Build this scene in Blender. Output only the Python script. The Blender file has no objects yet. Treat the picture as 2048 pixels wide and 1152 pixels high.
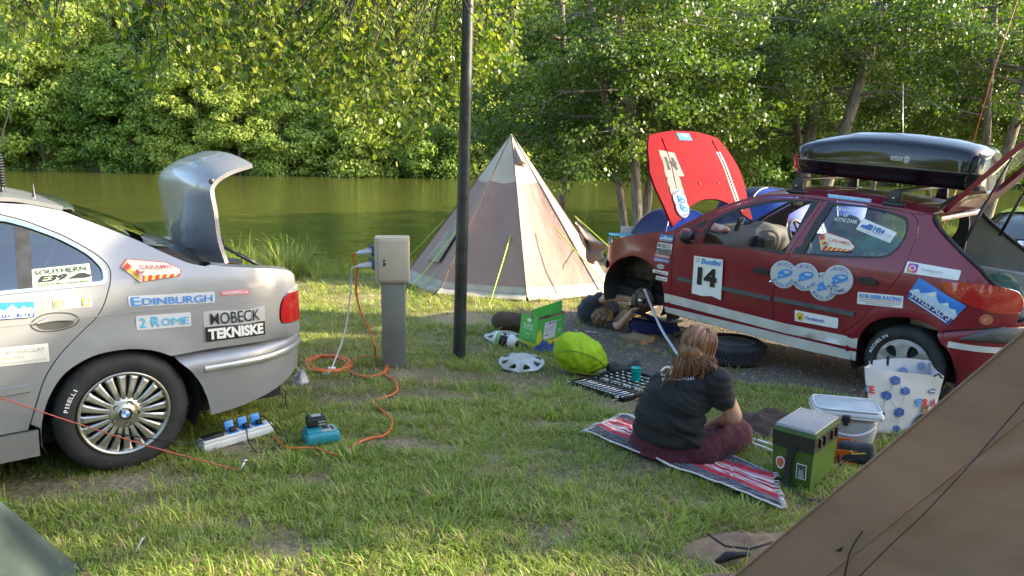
import bpy, bmesh, math, random
import numpy as np
from mathutils import Vector, Matrix, noise
from mathutils.geometry import delaunay_2d_cdt, interpolate_bezier
random.seed(7); rng = np.random.default_rng(7)
S = bpy.context.scene
COL = S.collection
rad = math.radians
PI = math.pi

# ------------------------------------------------------------------ camera
FPX = 1479.0; PITCH = math.atan(281/FPX); ROLL = rad(1.0); CAMZ = 1.65
_r0 = Vector((1, 0, 0)); _u0 = Vector((0, math.sin(PITCH), math.cos(PITCH)))
FWD = Vector((0, math.cos(PITCH), -math.sin(PITCH)))
RGT = math.cos(ROLL)*_r0 + math.sin(ROLL)*_u0
UP = math.cos(ROLL)*_u0 - math.sin(ROLL)*_r0
CAM = Vector((0, 0, CAMZ))
cd = bpy.data.cameras.new('camera'); cam = bpy.data.objects.new('camera', cd); COL.objects.link(cam)
cd.sensor_width = 36; cd.lens = 36*FPX/2048; cd.clip_start = .05; cd.clip_end = 2000
cam.matrix_world = Matrix(((RGT.x, UP.x, -FWD.x, 0), (RGT.y, UP.y, -FWD.y, 0), (RGT.z, UP.z, -FWD.z, CAMZ), (0, 0, 0, 1)))
S.camera = cam

# ------------------------------------------------------------------ sky, sun, exposure
SUN_EL, SUN_AZ = rad(22), rad(87)          # azimuth clockwise from +Y
W_ = bpy.data.worlds.new('World'); S.world = W_; W_.use_nodes = True
nt = W_.node_tree; bg = nt.nodes['Background']
sk = nt.nodes.new('ShaderNodeTexSky'); sk.sky_type = 'NISHITA'; sk.sun_disc = False
sk.sun_elevation = SUN_EL; sk.sun_rotation = SUN_AZ; sk.dust_density = 1.5
nt.links.new(sk.outputs[0], bg.inputs[0]); bg.inputs[1].default_value = .15
SUNV = Vector((math.sin(SUN_AZ)*math.cos(SUN_EL), math.cos(SUN_AZ)*math.cos(SUN_EL), math.sin(SUN_EL)))
sd = bpy.data.lights.new('sun', 'SUN'); sun = bpy.data.objects.new('sun', sd); COL.objects.link(sun)
sd.energy = 4.0; sd.angle = rad(.55); sd.color = (1, .86, .62)
sun.rotation_euler = SUNV.to_track_quat('Z', 'Y').to_euler(); sun.location = SUNV*30
S.view_settings.view_transform = 'Standard'; S.view_settings.look = 'None'
S.view_settings.exposure = 2.18; S.view_settings.gamma = 1
S.render.engine = 'CYCLES'
S.cycles.max_bounces = 8; S.cycles.transparent_max_bounces = 16; S.cycles.transmission_bounces = 4
S.cycles.diffuse_bounces = 3; S.cycles.glossy_bounces = 4
S.cycles.use_denoising = True; S.cycles.caustics_reflective = False; S.cycles.caustics_refractive = False

# ------------------------------------------------------------------ helpers
def ray(px, py):
    d = FWD + RGT*((px-1024)/FPX) - UP*((py-576)/FPX); return d.normalized()
def gz(x, y):                                   # height of the camping ground
    return -.02 - .022*y - .02*x
def G(px, py, h=0.0):                           # a pixel to the ground point it shows (h above the ground)
    d = ray(px, py); t = (-.02+h-CAMZ)/(d.z+.022*d.y+.02*d.x); return CAM + d*t
def D(px, py, y):                               # a pixel to the point at distance y
    d = ray(px, py); return CAM + d*(y/d.y)

def tag(o, label=None, cat=None, group=None, kind=None):
    if label: o['label'] = label
    if cat: o['category'] = cat
    if group: o['group'] = group
    if kind: o['kind'] = kind
    return o
def empty(name, loc=(0, 0, 0), rz=0, mat=None):
    o = bpy.data.objects.new(name, None); COL.objects.link(o); o.empty_display_size = .1
    if mat is not None: o.matrix_world = mat
    else: o.location = loc; o.rotation_euler = (0, 0, rz)
    return o
def thing(name, label, cat, loc=(0, 0, 0), rz=0, group=None, mat=None):
    return tag(empty(name, loc, rz, mat), label, cat, group)

class MB:
    """collects geometry for ONE mesh"""
    def __init__(s): s.v = []; s.f = []; s.m = []; s.sm = []
    def add(s, vs, fs, mi=0, smooth=False):
        n = len(s.v); s.v += [tuple(v) for v in vs]
        for f in fs: s.f.append(tuple(i+n for i in f)); s.m.append(mi); s.sm.append(smooth)
        return s
    def box(s, c, d, rot=None, mi=0, bev=0.0, taper=1.0):
        c = Vector(c); hx, hy, hz = d[0]/2, d[1]/2, d[2]/2
        R = rot if rot is not None else Matrix.Identity(3)
        if isinstance(R, (int, float)): R = Matrix.Rotation(R, 3, 'Z')
        if bev <= 0:
            vs = [Vector((x*hx*(taper if z < 0 else 1), y*hy*(taper if z < 0 else 1), z*hz)) for z in (-1, 1) for y in (-1, 1) for x in (-1, 1)]
            fs = [(0, 2, 3, 1), (4, 5, 7, 6), (0, 1, 5, 4), (2, 6, 7, 3), (0, 4, 6, 2), (1, 3, 7, 5)]
            return s.add([c+R@v for v in vs], fs, mi)
        # rounded box: rings
        k = 3; rings = []
        for zi in range(2*k+2):
            if zi <= k: a = -PI/2 + PI/2*zi/k; zz = -hz+bev+bev*math.sin(a)
            else: a = PI/2*(zi-k-1)/k; zz = hz-bev+bev*math.sin(a)
            rr = bev*math.cos(a); t = taper+(1-taper)*(zz+hz)/(2*hz); ring = []
            for q in range(4):
                sx, sy = ((1, 1), (-1, 1), (-1, -1), (1, -1))[q]
                for j in range(k+1):
                    b = PI/2*q+PI/2*j/k
                    ring.append(Vector(((sx*(hx-bev)+rr*math.cos(b))*t, (sy*(hy-bev)+rr*math.sin(b))*t, zz)))
            rings.append(ring)
        n = len(rings[0]); vs = [c+R@v for r in rings for v in r]; fs = []
        for i in range(len(rings)-1):
            for j in range(n): fs.append((i*n+j, i*n+(j+1) % n, (i+1)*n+(j+1) % n, (i+1)*n+j))
        s.add(vs, fs, mi, True)
        s.add([vs[j] for j in range(n)], [tuple(reversed(range(n)))], mi, True)
        return s.add([vs[(len(rings)-1)*n+j] for j in range(n)], [tuple(range(n))], mi, True)
    def tube(s, pts, r, n=8, mi=0, cap=True, closed=False):
        pts = [Vector(p) for p in pts]; m = len(pts)
        rs = r if isinstance(r, (list, tuple)) else [r]*m
        vs = []; ref = None
        for i, p in enumerate(pts):
            a = pts[i-1] if (i > 0 or closed) else p; b = pts[(i+1) % m] if (i < m-1 or closed) else p
            t = (b-a); t = t.normalized() if t.length > 1e-9 else Vector((0, 0, 1))
            if ref is None: ref = t.orthogonal().normalized()
            ref = (ref - t*ref.dot(t)); ref = ref.normalized() if ref.length > 1e-6 else t.orthogonal().normalized()
            bn = t.cross(ref)
            for j in range(n):
                an = 2*PI*j/n; vs.append(p+(ref*math.cos(an)+bn*math.sin(an))*rs[i])
        fs = [(i*n+j, i*n+(j+1) % n, ((i+1) % m)*n+(j+1) % n, ((i+1) % m)*n+j) for i in range(m if closed else m-1) for j in range(n)]
        if cap and not closed: fs += [tuple(reversed(range(n))), tuple(range((m-1)*n, m*n))]
        return s.add(vs, fs, mi, True)
    def lathe(s, prof, n=32, M=None, mi=0, mod=None, smooth=True, close=False):
        """prof: (radius, height) along local Z"""
        M = M or Matrix.Identity(4); vs = []
        for k, (r, h) in enumerate(prof):
            for j in range(n):
                a = 2*PI*j/n; rr = r+(mod(k, j) if mod else 0)
                vs.append(M @ Vector((rr*math.cos(a), rr*math.sin(a), h)))
        K = len(prof)
        fs = [(i*n+j, i*n+(j+1) % n, ((i+1) % K)*n+(j+1) % n, ((i+1) % K)*n+j) for i in range(K if close else K-1) for j in range(n)]
        return s.add(vs, fs, mi, smooth)
    def grid(s, rows, mi=0, smooth=True, thick=None):
        a = len(rows); b = len(rows[0]); vs = [Vector(p) for r in rows for p in r]
        fs = [(i*b+j, i*b+j+1, (i+1)*b+j+1, (i+1)*b+j) for i in range(a-1) for j in range(b-1)]
        s.add(vs, fs, mi, smooth)
        if thick:
            N = [Vector((0, 0, 0)) for _ in vs]
            for f in fs:
                nn = (vs[f[1]]-vs[f[0]]).cross(vs[f[3]]-vs[f[0]])
                for i in f: N[i] += nn
            w = [v-n.normalized()*thick for v, n in zip(vs, N)]
            s.add(w, [tuple(reversed(f)) for f in fs], mi, smooth)
            bd = [j for j in range(b)]+[i*b+b-1 for i in range(1, a)]+[(a-1)*b+j for j in range(b-2, -1, -1)]+[i*b for i in range(a-2, 0, -1)]
            q = [vs[i] for i in bd]+[w[i] for i in bd]; n = len(bd)
            s.add(q, [(i, (i+1) % n, n+(i+1) % n, n+i) for i in range(n)], mi)
        return s
    def prism(s, poly, z0, z1, M=None, mi=0, mi2=None):
        M = M or Matrix.Identity(4); n = len(poly)
        vs = [M@Vector((x, y, z)) for z in (z0, z1) for x, y in poly]
        s.add(vs, [(i, (i+1) % n, n+(i+1) % n, n+i) for i in range(n)], mi)
        return s.add(vs, [tuple(reversed(range(n))), tuple(range(n, 2*n))], mi if mi2 is None else mi2)
    def ell(s, c, r, R=None, n=16, m=10, mi=0):
        R = R or Matrix.Identity(3); c = Vector(c); vs = []
        for i in range(m+1):
            a = -PI/2+PI*i/m
            for j in range(n):
                b = 2*PI*j/n; vs.append(c+R@Vector((r[0]*math.cos(a)*math.cos(b), r[1]*math.cos(a)*math.sin(b), r[2]*math.sin(a))))
        return s.add(vs, [(i*n+j, i*n+(j+1) % n, (i+1)*n+(j+1) % n, (i+1)*n+j) for i in range(m) for j in range(n)], mi, True)
    def cap(s, a, b, ra, rb, n=14):             # tapered capsule, closed, for remeshing
        a = Vector(a); b = Vector(b); t = (b-a).normalized(); pts = []; rs = []
        for k in range(5): an = PI/2*(1-k/4); pts.append(a-t*ra*math.sin(an)); rs.append(max(ra*math.cos(an), 1e-4))
        for k in range(5): an = PI/2*k/4; pts.append(b+t*rb*math.sin(an)); rs.append(max(rb*math.cos(an), 1e-4))
        return s.tube(pts, rs, n)
    def mesh(s, name, mats, sm=None):
        me = bpy.data.meshes.new(name); me.from_pydata(s.v, [], s.f)
        for m in (mats if isinstance(mats, (list, tuple)) else [mats]): me.materials.append(m)
        me.polygons.foreach_set('material_index', s.m); me.polygons.foreach_set('use_smooth', s.sm if sm is None else [sm]*len(s.f))
        me.update(); return me
    def build(s, name, mats, parent=None, sm=None, label=None, cat=None, group=None, kind=None):
        o = bpy.data.objects.new(name, s.mesh(name, mats, sm)); COL.objects.link(o)
        if parent is not None: o.parent = parent
        return tag(o, label, cat, group, kind)
def inst(name, me, parent=None, loc=None, rot=None, sc=None):
    o = bpy.data.objects.new(name, me); COL.objects.link(o)
    if parent is not None: o.parent = parent
    if loc is not None: o.location = loc
    if rot is not None: o.rotation_euler = rot
    if sc is not None: o.scale = (sc, sc, sc) if isinstance(sc, (int, float)) else sc
    return o
def remeshed(mb, vox, smooth_it=6, disp=None):
    """one continuous skin over overlapping closed shapes"""
    me = mb.mesh('tmp', []) ; o = bpy.data.objects.new('tmp', me); COL.objects.link(o)
    m = o.modifiers.new('r', 'REMESH'); m.mode = 'VOXEL'; m.voxel_size = vox
    if smooth_it: m2 = o.modifiers.new('s', 'SMOOTH'); m2.iterations = smooth_it; m2.factor = .5
    dg = bpy.context.evaluated_depsgraph_get(); dg.update()
    r = bpy.data.meshes.new_from_object(o.evaluated_get(dg), depsgraph=dg)
    bpy.data.objects.remove(o); bpy.data.meshes.remove(me)
    if disp:
        n_ = len(r.vertices); co = np.empty(n_*3, np.float32); no = np.empty(n_*3, np.float32); r.vertices.foreach_get('co', co); r.vertices.foreach_get('normal', no)
        out = np.array([tuple(disp(Vector(c), Vector(m_))) for c, m_ in zip(co.reshape(-1, 3), no.reshape(-1, 3))], np.float32); r.vertices.foreach_set('co', out.ravel()); r.update()
    r.polygons.foreach_set('use_smooth', [True]*len(r.polygons)); return r
def meshobj(name, me, mats, parent=None, **k):
    me.materials.clear()
    for m in (mats if isinstance(mats, (list, tuple)) else [mats]): me.materials.append(m)
    me.name = name; o = bpy.data.objects.new(name, me); COL.objects.link(o)
    if parent is not None: o.parent = parent
    return tag(o, **k)
def crv(pts, k=5, closed=False):                 # Catmull-Rom through points of any dimension
    P_ = [np.array(p, float) for p in pts]; n = len(P_)
    if n < 3 and not closed: return [tuple(p) for p in P_]
    out = []
    for i in range(n if closed else n-1):
        p1, p2 = P_[i], P_[(i+1) % n]
        p0 = P_[i-1] if (i > 0 or closed) else 2*p1-p2
        p3 = P_[(i+2) % n] if (i < n-2 or closed) else 2*p2-p1
        for j in range(k):
            t = j/k
            out.append(tuple(.5*((2*p1)+(p2-p0)*t+(2*p0-5*p1+4*p2-p3)*t*t+(3*p1-p0-3*p2+p3)*t**3)))
    if not closed: out.append(tuple(P_[-1]))
    return out
def inside(poly, x, y):
    c = False; j = len(poly)-1
    for i in range(len(poly)):
        xi, yi = poly[i]; xj, yj = poly[j]
        if (yi > y) != (yj > y) and x < (xj-xi)*(y-yi)/(yj-yi)+xi: c = not c
        j = i
    return c
def clean(poly, eps=1e-4):
    o = []
    for p in poly:
        if not o or (abs(p[0]-o[-1][0])+abs(p[1]-o[-1][1])) > eps: o.append((float(p[0]), float(p[1])))
    if len(o) > 1 and abs(o[0][0]-o[-1][0])+abs(o[0][1]-o[-1][1]) <= eps: o.pop()
    return o
def area(p): return .5*sum(p[i][0]*p[(i+1) % len(p)][1]-p[(i+1) % len(p)][0]*p[i][1] for i in range(len(p)))
def inset(poly, d):
    n = len(poly); sgn = 1 if area(poly) > 0 else -1; o = []
    for i in range(n):
        a = Vector(poly[i-1]); b = Vector(poly[i]); c = Vector(poly[(i+1) % n])
        e1 = (b-a).normalized(); e2 = (c-b).normalized(); nn = Vector((-e1.y-e2.y, e1.x+e2.x))
        if nn.length < 1e-6: o.append(tuple(b)); continue
        nn.normalize(); q = max(nn.dot(Vector((-e1.y, e1.x))), .5); o.append(tuple(b+nn*sgn*d/q))
    return o
def fill2d(outline, holes=(), step=.07):
    """triangulate an outline with inner points, so it can follow a curved surface"""
    loops = [clean(outline)]+[clean(h) for h in holes]; vs = []; ed = []
    for L in loops:
        n0 = len(vs); vs += [Vector(p) for p in L]; ed += [(n0+i, n0+(i+1) % len(L)) for i in range(len(L))]
    if step:
        xs = [p[0] for p in loops[0]]; ys = [p[1] for p in loops[0]]
        x = min(xs)+step*.53
        ins = [inset(loops[0], step*.3)]+[inset(h, -step*.3) for h in loops[1:]]
        while x < max(xs):
            y = min(ys)+step*.51
            while y < max(ys):
                if inside(ins[0], x, y) and not any(inside(h, x, y) for h in ins[1:]): vs.append(Vector((x, y)))
                y += step
            x += step
    V, E_, F_, *_r = delaunay_2d_cdt(vs, ed, [], 0, 1e-5)
    F2 = []
    for f in F_:
        cx = sum(V[i].x for i in f)/len(f); cy = sum(V[i].y for i in f)/len(f)
        if inside(loops[0], cx, cy) and not any(inside(h, cx, cy) for h in loops[1:]): F2.append(tuple(f))
    return [tuple(v) for v in V], F2, loops

# ------------------------------------------------------------------ materials
MAT = {}
def M(name, col=(.5, .5, .5), rough=.5, metal=0, coat=0, var=0, vs=8, bump=0, bs=30, col2=None, emit=0, alpha=1, spec=.5, stretch=None, dist=.01, trans=0, sheen=0, dirt=None, aniso=None):
    if name in MAT: return MAT[name]
    m = bpy.data.materials.new(name); m.use_nodes = True; MAT[name] = m
    n = m.node_tree.nodes; L = m.node_tree.links; b = n['Principled BSDF']
    b.inputs['Base Color'].default_value = (*col, 1); b.inputs['Roughness'].default_value = rough
    b.inputs['Metallic'].default_value = metal; b.inputs['Coat Weight'].default_value = coat; b.inputs['Coat Roughness'].default_value = .05
    b.inputs['Specular IOR Level'].default_value = spec
    if trans: b.inputs['Transmission Weight'].default_value = trans
    if sheen: b.inputs['Sheen Weight'].default_value = sheen
    tc = n.new('ShaderNodeTexCoord'); src = tc.outputs['Object']
    if stretch:
        mp = n.new('ShaderNodeMapping'); mp.inputs['Scale'].default_value = stretch; L.new(src, mp.inputs[0]); src = mp.outputs[0]
    if var or col2 or dirt:
        t = n.new('ShaderNodeTexNoise'); t.inputs['Scale'].default_value = vs; t.inputs['Detail'].default_value = 6; L.new(src, t.inputs['Vector'])
        r = n.new('ShaderNodeValToRGB'); r.color_ramp.elements[0].position = .35; r.color_ramp.elements[1].position = .65
        c1 = tuple(max(0, c*(1-var)) for c in col); c2 = col2 or tuple(min(1, c*(1+var)) for c in col)
        r.color_ramp.elements[0].color = (*c1, 1); r.color_ramp.elements[1].color = (*c2, 1)
        L.new(t.outputs[0], r.inputs[0]); L.new(r.outputs[0], b.inputs['Base Color'])
        rr = n.new('ShaderNodeMapRange'); rr.inputs[3].default_value = max(0, rough-.08); rr.inputs[4].default_value = min(1, rough+.08)
        L.new(t.outputs[0], rr.inputs[0]); L.new(rr.outputs[0], b.inputs['Roughness'])
    if bump:
        t2 = n.new('ShaderNodeTexNoise'); t2.inputs['Scale'].default_value = bs; t2.inputs['Detail'].default_value = 4; L.new(src, t2.inputs['Vector'])
        bm_ = n.new('ShaderNodeBump'); bm_.inputs['Strength'].default_value = bump; bm_.inputs['Distance'].default_value = dist
        L.new(t2.outputs[0], bm_.inputs['Height']); L.new(bm_.outputs[0], b.inputs['Normal'])
    if emit: b.inputs['Emission Color'].default_value = (*col, 1); b.inputs['Emission Strength'].default_value = emit
    return m
def leafmat(name, c1, c2, c3, rough=.45, tr=.4, ns=.6):
    """leaf: two-sided, lets some light through; colour varies by plant, by leaf and over the crown"""
    m = bpy.data.materials.new(name); m.use_nodes = True; n = m.node_tree.nodes; L = m.node_tree.links
    b = n['Principled BSDF']; out = n['Material Output']
    g = n.new('ShaderNodeNewGeometry'); oi = n.new('ShaderNodeObjectInfo')
    t = n.new('ShaderNodeTexNoise'); t.inputs['Scale'].default_value = ns; t.inputs['Detail'].default_value = 3; L.new(g.outputs['Position'], t.inputs['Vector'])
    a = n.new('ShaderNodeMath'); a.operation = 'MULTIPLY_ADD'; L.new(g.outputs['Random Per Island'], a.inputs[0]); a.inputs[1].default_value = .45; L.new(t.outputs[0], a.inputs[2])
    a2 = n.new('ShaderNodeMath'); a2.operation = 'MULTIPLY_ADD'; L.new(oi.outputs['Random'], a2.inputs[0]); a2.inputs[1].default_value = .45; L.new(a.outputs[0], a2.inputs[2])
    r = n.new('ShaderNodeValToRGB'); e = r.color_ramp.elements
    e[0].position = .4; e[0].color = (*c1, 1); e[1].position = 1.35/1.4; e[1].color = (*c3, 1)
    q = e.new(.7); q.color = (*c2, 1)
    L.new(a2.outputs[0], r.inputs[0]); L.new(r.outputs[0], b.inputs['Base Color'])
    b.inputs['Roughness'].default_value = rough
    tl = n.new('ShaderNodeBsdfTranslucent'); hs = n.new('ShaderNodeHueSaturation'); hs.inputs['Value'].default_value = 1.5; hs.inputs['Saturation'].default_value = 1.1
    L.new(r.outputs[0], hs.inputs['Color']); L.new(hs.outputs[0], tl.inputs[0])
    mx = n.new('ShaderNodeMixShader'); mx.inputs[0].default_value = tr
    L.new(b.outputs[0], mx.inputs[1]); L.new(tl.outputs[0], mx.inputs[2]); L.new(mx.outputs[0], out.inputs[0])
    return m
def glassmat(name, tint=(.75, .85, .8), refl=.5, lo=.06):
    """thin pane: see-through with a sky-bright sheen at grazing angles"""
    m = bpy.data.materials.new(name); m.use_nodes = True; n = m.node_tree.nodes; L = m.node_tree.links
    n.remove(n['Principled BSDF']); out = n['Material Output']
    t = n.new('ShaderNodeBsdfTransparent'); t.inputs[0].default_value = (*tint, 1)
    g = n.new('ShaderNodeBsdfGlossy'); g.inputs['Roughness'].default_value = .01
    lw = n.new('ShaderNodeFresnel'); lw.inputs[0].default_value = 1.5
    mr = n.new('ShaderNodeMapRange'); mr.inputs[3].default_value = lo; mr.inputs[4].default_value = refl+lo
    L.new(lw.outputs[0], mr.inputs[0]); mx = n.new('ShaderNodeMixShader')
    L.new(mr.outputs[0], mx.inputs[0]); L.new(t.outputs[0], mx.inputs[1]); L.new(g.outputs[0], mx.inputs[2]); L.new(mx.outputs[0], out.inputs[0])
    return m

white_print = M('white_print', (.78, .78, .76), .4)
black_print = M('black_print', (.012, .012, .014), .4)
black_plastic = M('black_plastic', (.018, .018, .02), .45, var=.3, vs=20)
grey_plastic = M('grey_plastic', (.075, .078, .08), .6, var=.2, vs=15)
rubber = M('rubber', (.022, .022, .023), .7, var=.45, vs=9, bump=.25, bs=60, dist=.003)
steel = M('steel', (.55, .55, .53), .28, 1, var=.15, vs=20)
dark_steel = M('dark_steel', (.09, .08, .075), .5, .7, var=.5, vs=14, bump=.3, bs=40)
chrome = M('chrome', (.75, .75, .74), .12, 1)
blue_print = M('blue_print', (.03, .16, .55), .4)
sky_print = M('sky_print', (.12, .42, .68), .4)
red_print = M('red_print', (.6, .03, .03), .4)
yellow_print = M('yellow_print', (.8, .55, .06), .4)
grey_print = M('grey_print', (.35, .36, .38), .4)

# ------------------------------------------------------------------ flat print (decals)
_tx = {}
def textgeo(s, bold=0, shear=0, space=1.0):
    if 'M' in s or 'W' in s: bold = min(bold, .004)
    key = (s, bold, shear, space)
    if key in _tx: return _tx[key]
    c = bpy.data.curves.new('t', 'FONT'); c.body = s; c.offset = bold; c.shear = shear; c.resolution_u = 3; c.space_character = space
    o = bpy.data.objects.new('t', c); COL.objects.link(o)
    dg = bpy.context.evaluated_depsgraph_get(); dg.update()
    me = bpy.data.meshes.new_from_object(o.evaluated_get(dg), depsgraph=dg)
    vs = [(v.co.x, v.co.y) for v in me.vertices]; fs = [tuple(p.vertices) for p in me.polygons]
    bpy.data.objects.remove(o); bpy.data.curves.remove(c); bpy.data.meshes.remove(me)
    x0 = min(v[0] for v in vs); x1 = max(v[0] for v in vs); y0 = min(v[1] for v in vs); y1 = max(v[1] for v in vs)
    vs = [((x-x0)/(x1-x0), (y-y0)/(y1-y0)) for x, y in vs]
    _tx[key] = (vs, fs); return _tx[key]
def R_(u0, v0, u1, v1, r=0, n=4):               # rectangle outline, rounded if r (in u; v scaled by caller)
    if not r: return [(u0, v0), (u1, v0), (u1, v1), (u0, v1)]
    o = []
    ru, rv = (r if isinstance(r, tuple) else (r, r))
    for cx, cy, a0 in ((u1-ru, v0+rv, -90), (u1-ru, v1-rv, 0), (u0+ru, v1-rv, 90), (u0+ru, v0+rv, 180)):
        for k in range(n+1): a = rad(a0+90*k/n); o.append((cx+ru*math.cos(a), cy+rv*math.sin(a)))
    return o
def C_(u, v, ru, rv=None, n=24, a0=0, a1=360):
    rv = ru if rv is None else rv
    return [(u+ru*math.cos(rad(a0+(a1-a0)*k/(n if a1-a0 >= 360 else n-1))), v+rv*math.sin(rad(a0+(a1-a0)*k/(n if a1-a0 >= 360 else n-1)))) for k in range(n)]
def decal(name, parent, mapf, items, label=None, step=.2):
    """items: ('p', outline, mat[, layer]) or ('t', text, (u0,v0,u1,v1), mat[, bold, shear]) or ('a', text, (cu,cv,r,h,deg0,deg1), mat, bold)"""
    mb = MB(); mats = []; n = 0
    def mi(m):
        if m not in mats: mats.append(m)
        return mats.index(m)
    for k, it in enumerate(items):
        if it[0] == 'p':
            lay = it[3] if len(it) > 3 else (0 if k == 0 else 1+.35*k)
            big_ = (max(q[0] for q in it[1])-min(q[0] for q in it[1]))*(max(q[1] for q in it[1])-min(q[1] for q in it[1])) > .04
            vs, fs, _l = fill2d(it[1], (), step if k == 0 else (.17 if big_ and step else None))
            mb.add([mapf(u, v, lay) for u, v in vs], fs, mi(it[2]), True)
        elif it[0] == 't':
            bold = it[4] if len(it) > 4 else 0; sh = it[5] if len(it) > 5 else 0
            vs, fs = textgeo(it[1], bold, sh); u0, v0, u1, v1 = it[2]
            mb.add([mapf(u0+(u1-u0)*u, v0+(v1-v0)*v, 1+.35*k) for u, v in vs], fs, mi(it[3]))
        elif it[0] == 'a':                       # lettering on an arc, clockwise from deg0 to deg1 (flip when deg1>deg0)
            cu, cv, r, h, d0, d1 = it[2]; bold = it[4] if len(it) > 4 else 0
            N_ = len(it[1])
            for q, ch in enumerate(it[1]):
                if ch == ' ': continue
                vs, fs = textgeo(ch, bold); a = rad(d0+(d1-d0)*(q+.5)/N_); w = abs(rad(d1-d0))*r/N_*.8*(.45 if ch in "I1'." else 1)
                up = -1 if d1 > d0 else 1
                cx, cy = cu+r*math.cos(a), cv+r*math.sin(a); ux, uy = math.cos(a)*up, math.sin(a)*up; tx, ty = uy, -ux
                h_ = h*(.2 if ch == '-' else 1); mb.add([mapf(cx+tx*(x-.5)*w+ux*(y-.5)*h_, cy+ty*(x-.5)*w+uy*(y-.5)*h_, 1+.35*k) for x, y in vs], fs, mi(it[3]))
    return mb.build(name, mats, parent, label=label)
def quadmap(q, surf, e0=.003, e1=.003):
    """q: four corners tl,tr,br,bl in surface coordinates; surf(a,b,offset)->point"""
    tl, tr, br, bl = [np.array(p) for p in q]
    def f(u, v, lay):
        a = (bl*(1-u)+br*u)*(1-v)+(tl*(1-u)+tr*u)*v
        return surf(a[0], a[1], e0+e1*lay)
    return f

# ================================================================== THE SETTING
WATER_Z = -.66
SHORE = [(-200, 6), (-60, 8.3), (-8, 9.6), (-3.6, 10.4), (-1.6, 11.6), (.8, 13.3), (2.5, 15.6), (6, 19), (20, 24), (80, 40), (300, 60)]
def shore_y(x):
    for (x0, y0), (x1, y1) in zip(SHORE, SHORE[1:]):
        if x <= x1: return y0+(y1-y0)*(x-x0)/(x1-x0)
    return 60
def terr(x, y):
    s = shore_y(x)+.25*math.sin(x*1.3)+.12*math.sin(x*3.1)
    if y < s:
        g = gz(max(-30, min(30, x)), max(-25, y))+.012*noise.noise(Vector((x*1.1, y*1.1, 0)))+.006*noise.noise(Vector((x*4, y*4, 2)))
        e = max(0, 1-(s-y)/.5); return g*(1-e*e)+(WATER_Z-.05)*e*e
    fs = 57+1.5*math.sin(x*.11)+.6*math.sin(x*.4)
    if y < fs-2: return WATER_Z-.05-min(1.5, (y-s)*.5)
    sl = .56-.0035*max(0, min(60, x))
    if y < fs+1.5: return WATER_Z-1.2+(y-fs+2)*.42
    return min(WATER_Z+.3+(y-fs-1.5)*sl, 60)+noise.noise(Vector((x*.07, y*.07, 5)))*2*min(1, (y-fs-1.5)/10)
xs = sorted(set([-200, -150, -110, -80, -60, -45, -32, -24]+list(np.arange(-18, 26, .35))+[30, 40, 52, 65, 80, 100, 130, 170, 220]))
ys = sorted(set([-40, -30, -20, -12, -6, -3]+list(np.arange(-1, 24, .3))+[26, 30, 36, 42, 48, 53]+list(np.arange(54, 62, .8))+[66, 72, 80, 90, 105, 125, 150, 180, 220]))
gm = MB().grid([[(x, y, terr(x, y)) for x in xs] for y in ys])

def ground_mat():
    m = bpy.data.materials.new('ground_soil'); m.use_nodes = True; n = m.node_tree.nodes; L = m.node_tree.links; b = n['Principled BSDF']
    tc = n.new('ShaderNodeTexCoord')
    def nz(s, d=6):
        t = n.new('ShaderNodeTexNoise'); t.inputs['Scale'].default_value = s; t.inputs['Detail'].default_value = d; L.new(tc.outputs['Object'], t.inputs['Vector']); return t.outputs[0]
    def ramp(f, stops):
        r = n.new('ShaderNodeValToRGB'); e = r.color_ramp.elements
        e[0].position, e[0].color = stops[0][0], (*stops[0][1], 1); e[1].position, e[1].color = stops[-1][0], (*stops[-1][1], 1)
        for p, c in stops[1:-1]: q = e.new(p); q.color = (*c, 1)
        L.new(f, r.inputs[0]); return r.outputs[0]
    a = ramp(nz(.9), [(.35, (.075, .085, .025)), (.5, (.15, .125, .06)), (.62, (.38, .29, .19))])
    c = ramp(nz(38, 8), [(.3, (.045, .04, .02)), (.5, (.13, .11, .05)), (.7, (.33, .27, .16))])
    mx = n.new('ShaderNodeMixRGB'); mx.blend_type = 'MIX'; mx.inputs[0].default_value = .55; L.new(a, mx.inputs[1]); L.new(c, mx.inputs[2])
    L.new(mx.outputs[0], b.inputs['Base Color']); b.inputs['Roughness'].default_value = .95
    bp = n.new('ShaderNodeBump'); bp.inputs['Strength'].default_value = .9; bp.inputs['Distance'].default_value = .02
    L.new(nz(30, 8), bp.inputs['Height']); L.new(bp.outputs[0], b.inputs['Normal']); return m
gm.build('ground', ground_mat(), kind='structure')

# water
def water_mat():
    m = bpy.data.materials.new('lake_water'); m.use_nodes = True; n = m.node_tree.nodes; L = m.node_tree.links; b = n['Principled BSDF']
    b.inputs['Base Color'].default_value = (.078, .082, .018, 1); b.inputs['Roughness'].default_value = .07; b.inputs['IOR'].default_value = 1.33
    b.inputs['Specular IOR Level'].default_value = .6
    tc = n.new('ShaderNodeTexCoord'); prev = None
    for s, sx, st, ds in ((.5, .35, .45, .14), (2.6, .5, .7, .05), (9, .6, .5, .018)):
        mp = n.new('ShaderNodeMapping'); mp.inputs['Scale'].default_value = (s*sx, s, s); L.new(tc.outputs['Object'], mp.inputs[0])
        t = n.new('ShaderNodeTexNoise'); t.inputs['Scale'].default_value = 1; t.inputs['Detail'].default_value = 3; L.new(mp.outputs[0], t.inputs[0])
        bp = n.new('ShaderNodeBump'); bp.inputs['Strength'].default_value = st; bp.inputs['Distance'].default_value = ds
        L.new(t.outputs[0], bp.inputs['Height'])
        if prev: L.new(prev, bp.inputs['Normal'])
        prev = bp.outputs[0]
    L.new(prev, b.inputs['Normal']); return m
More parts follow.
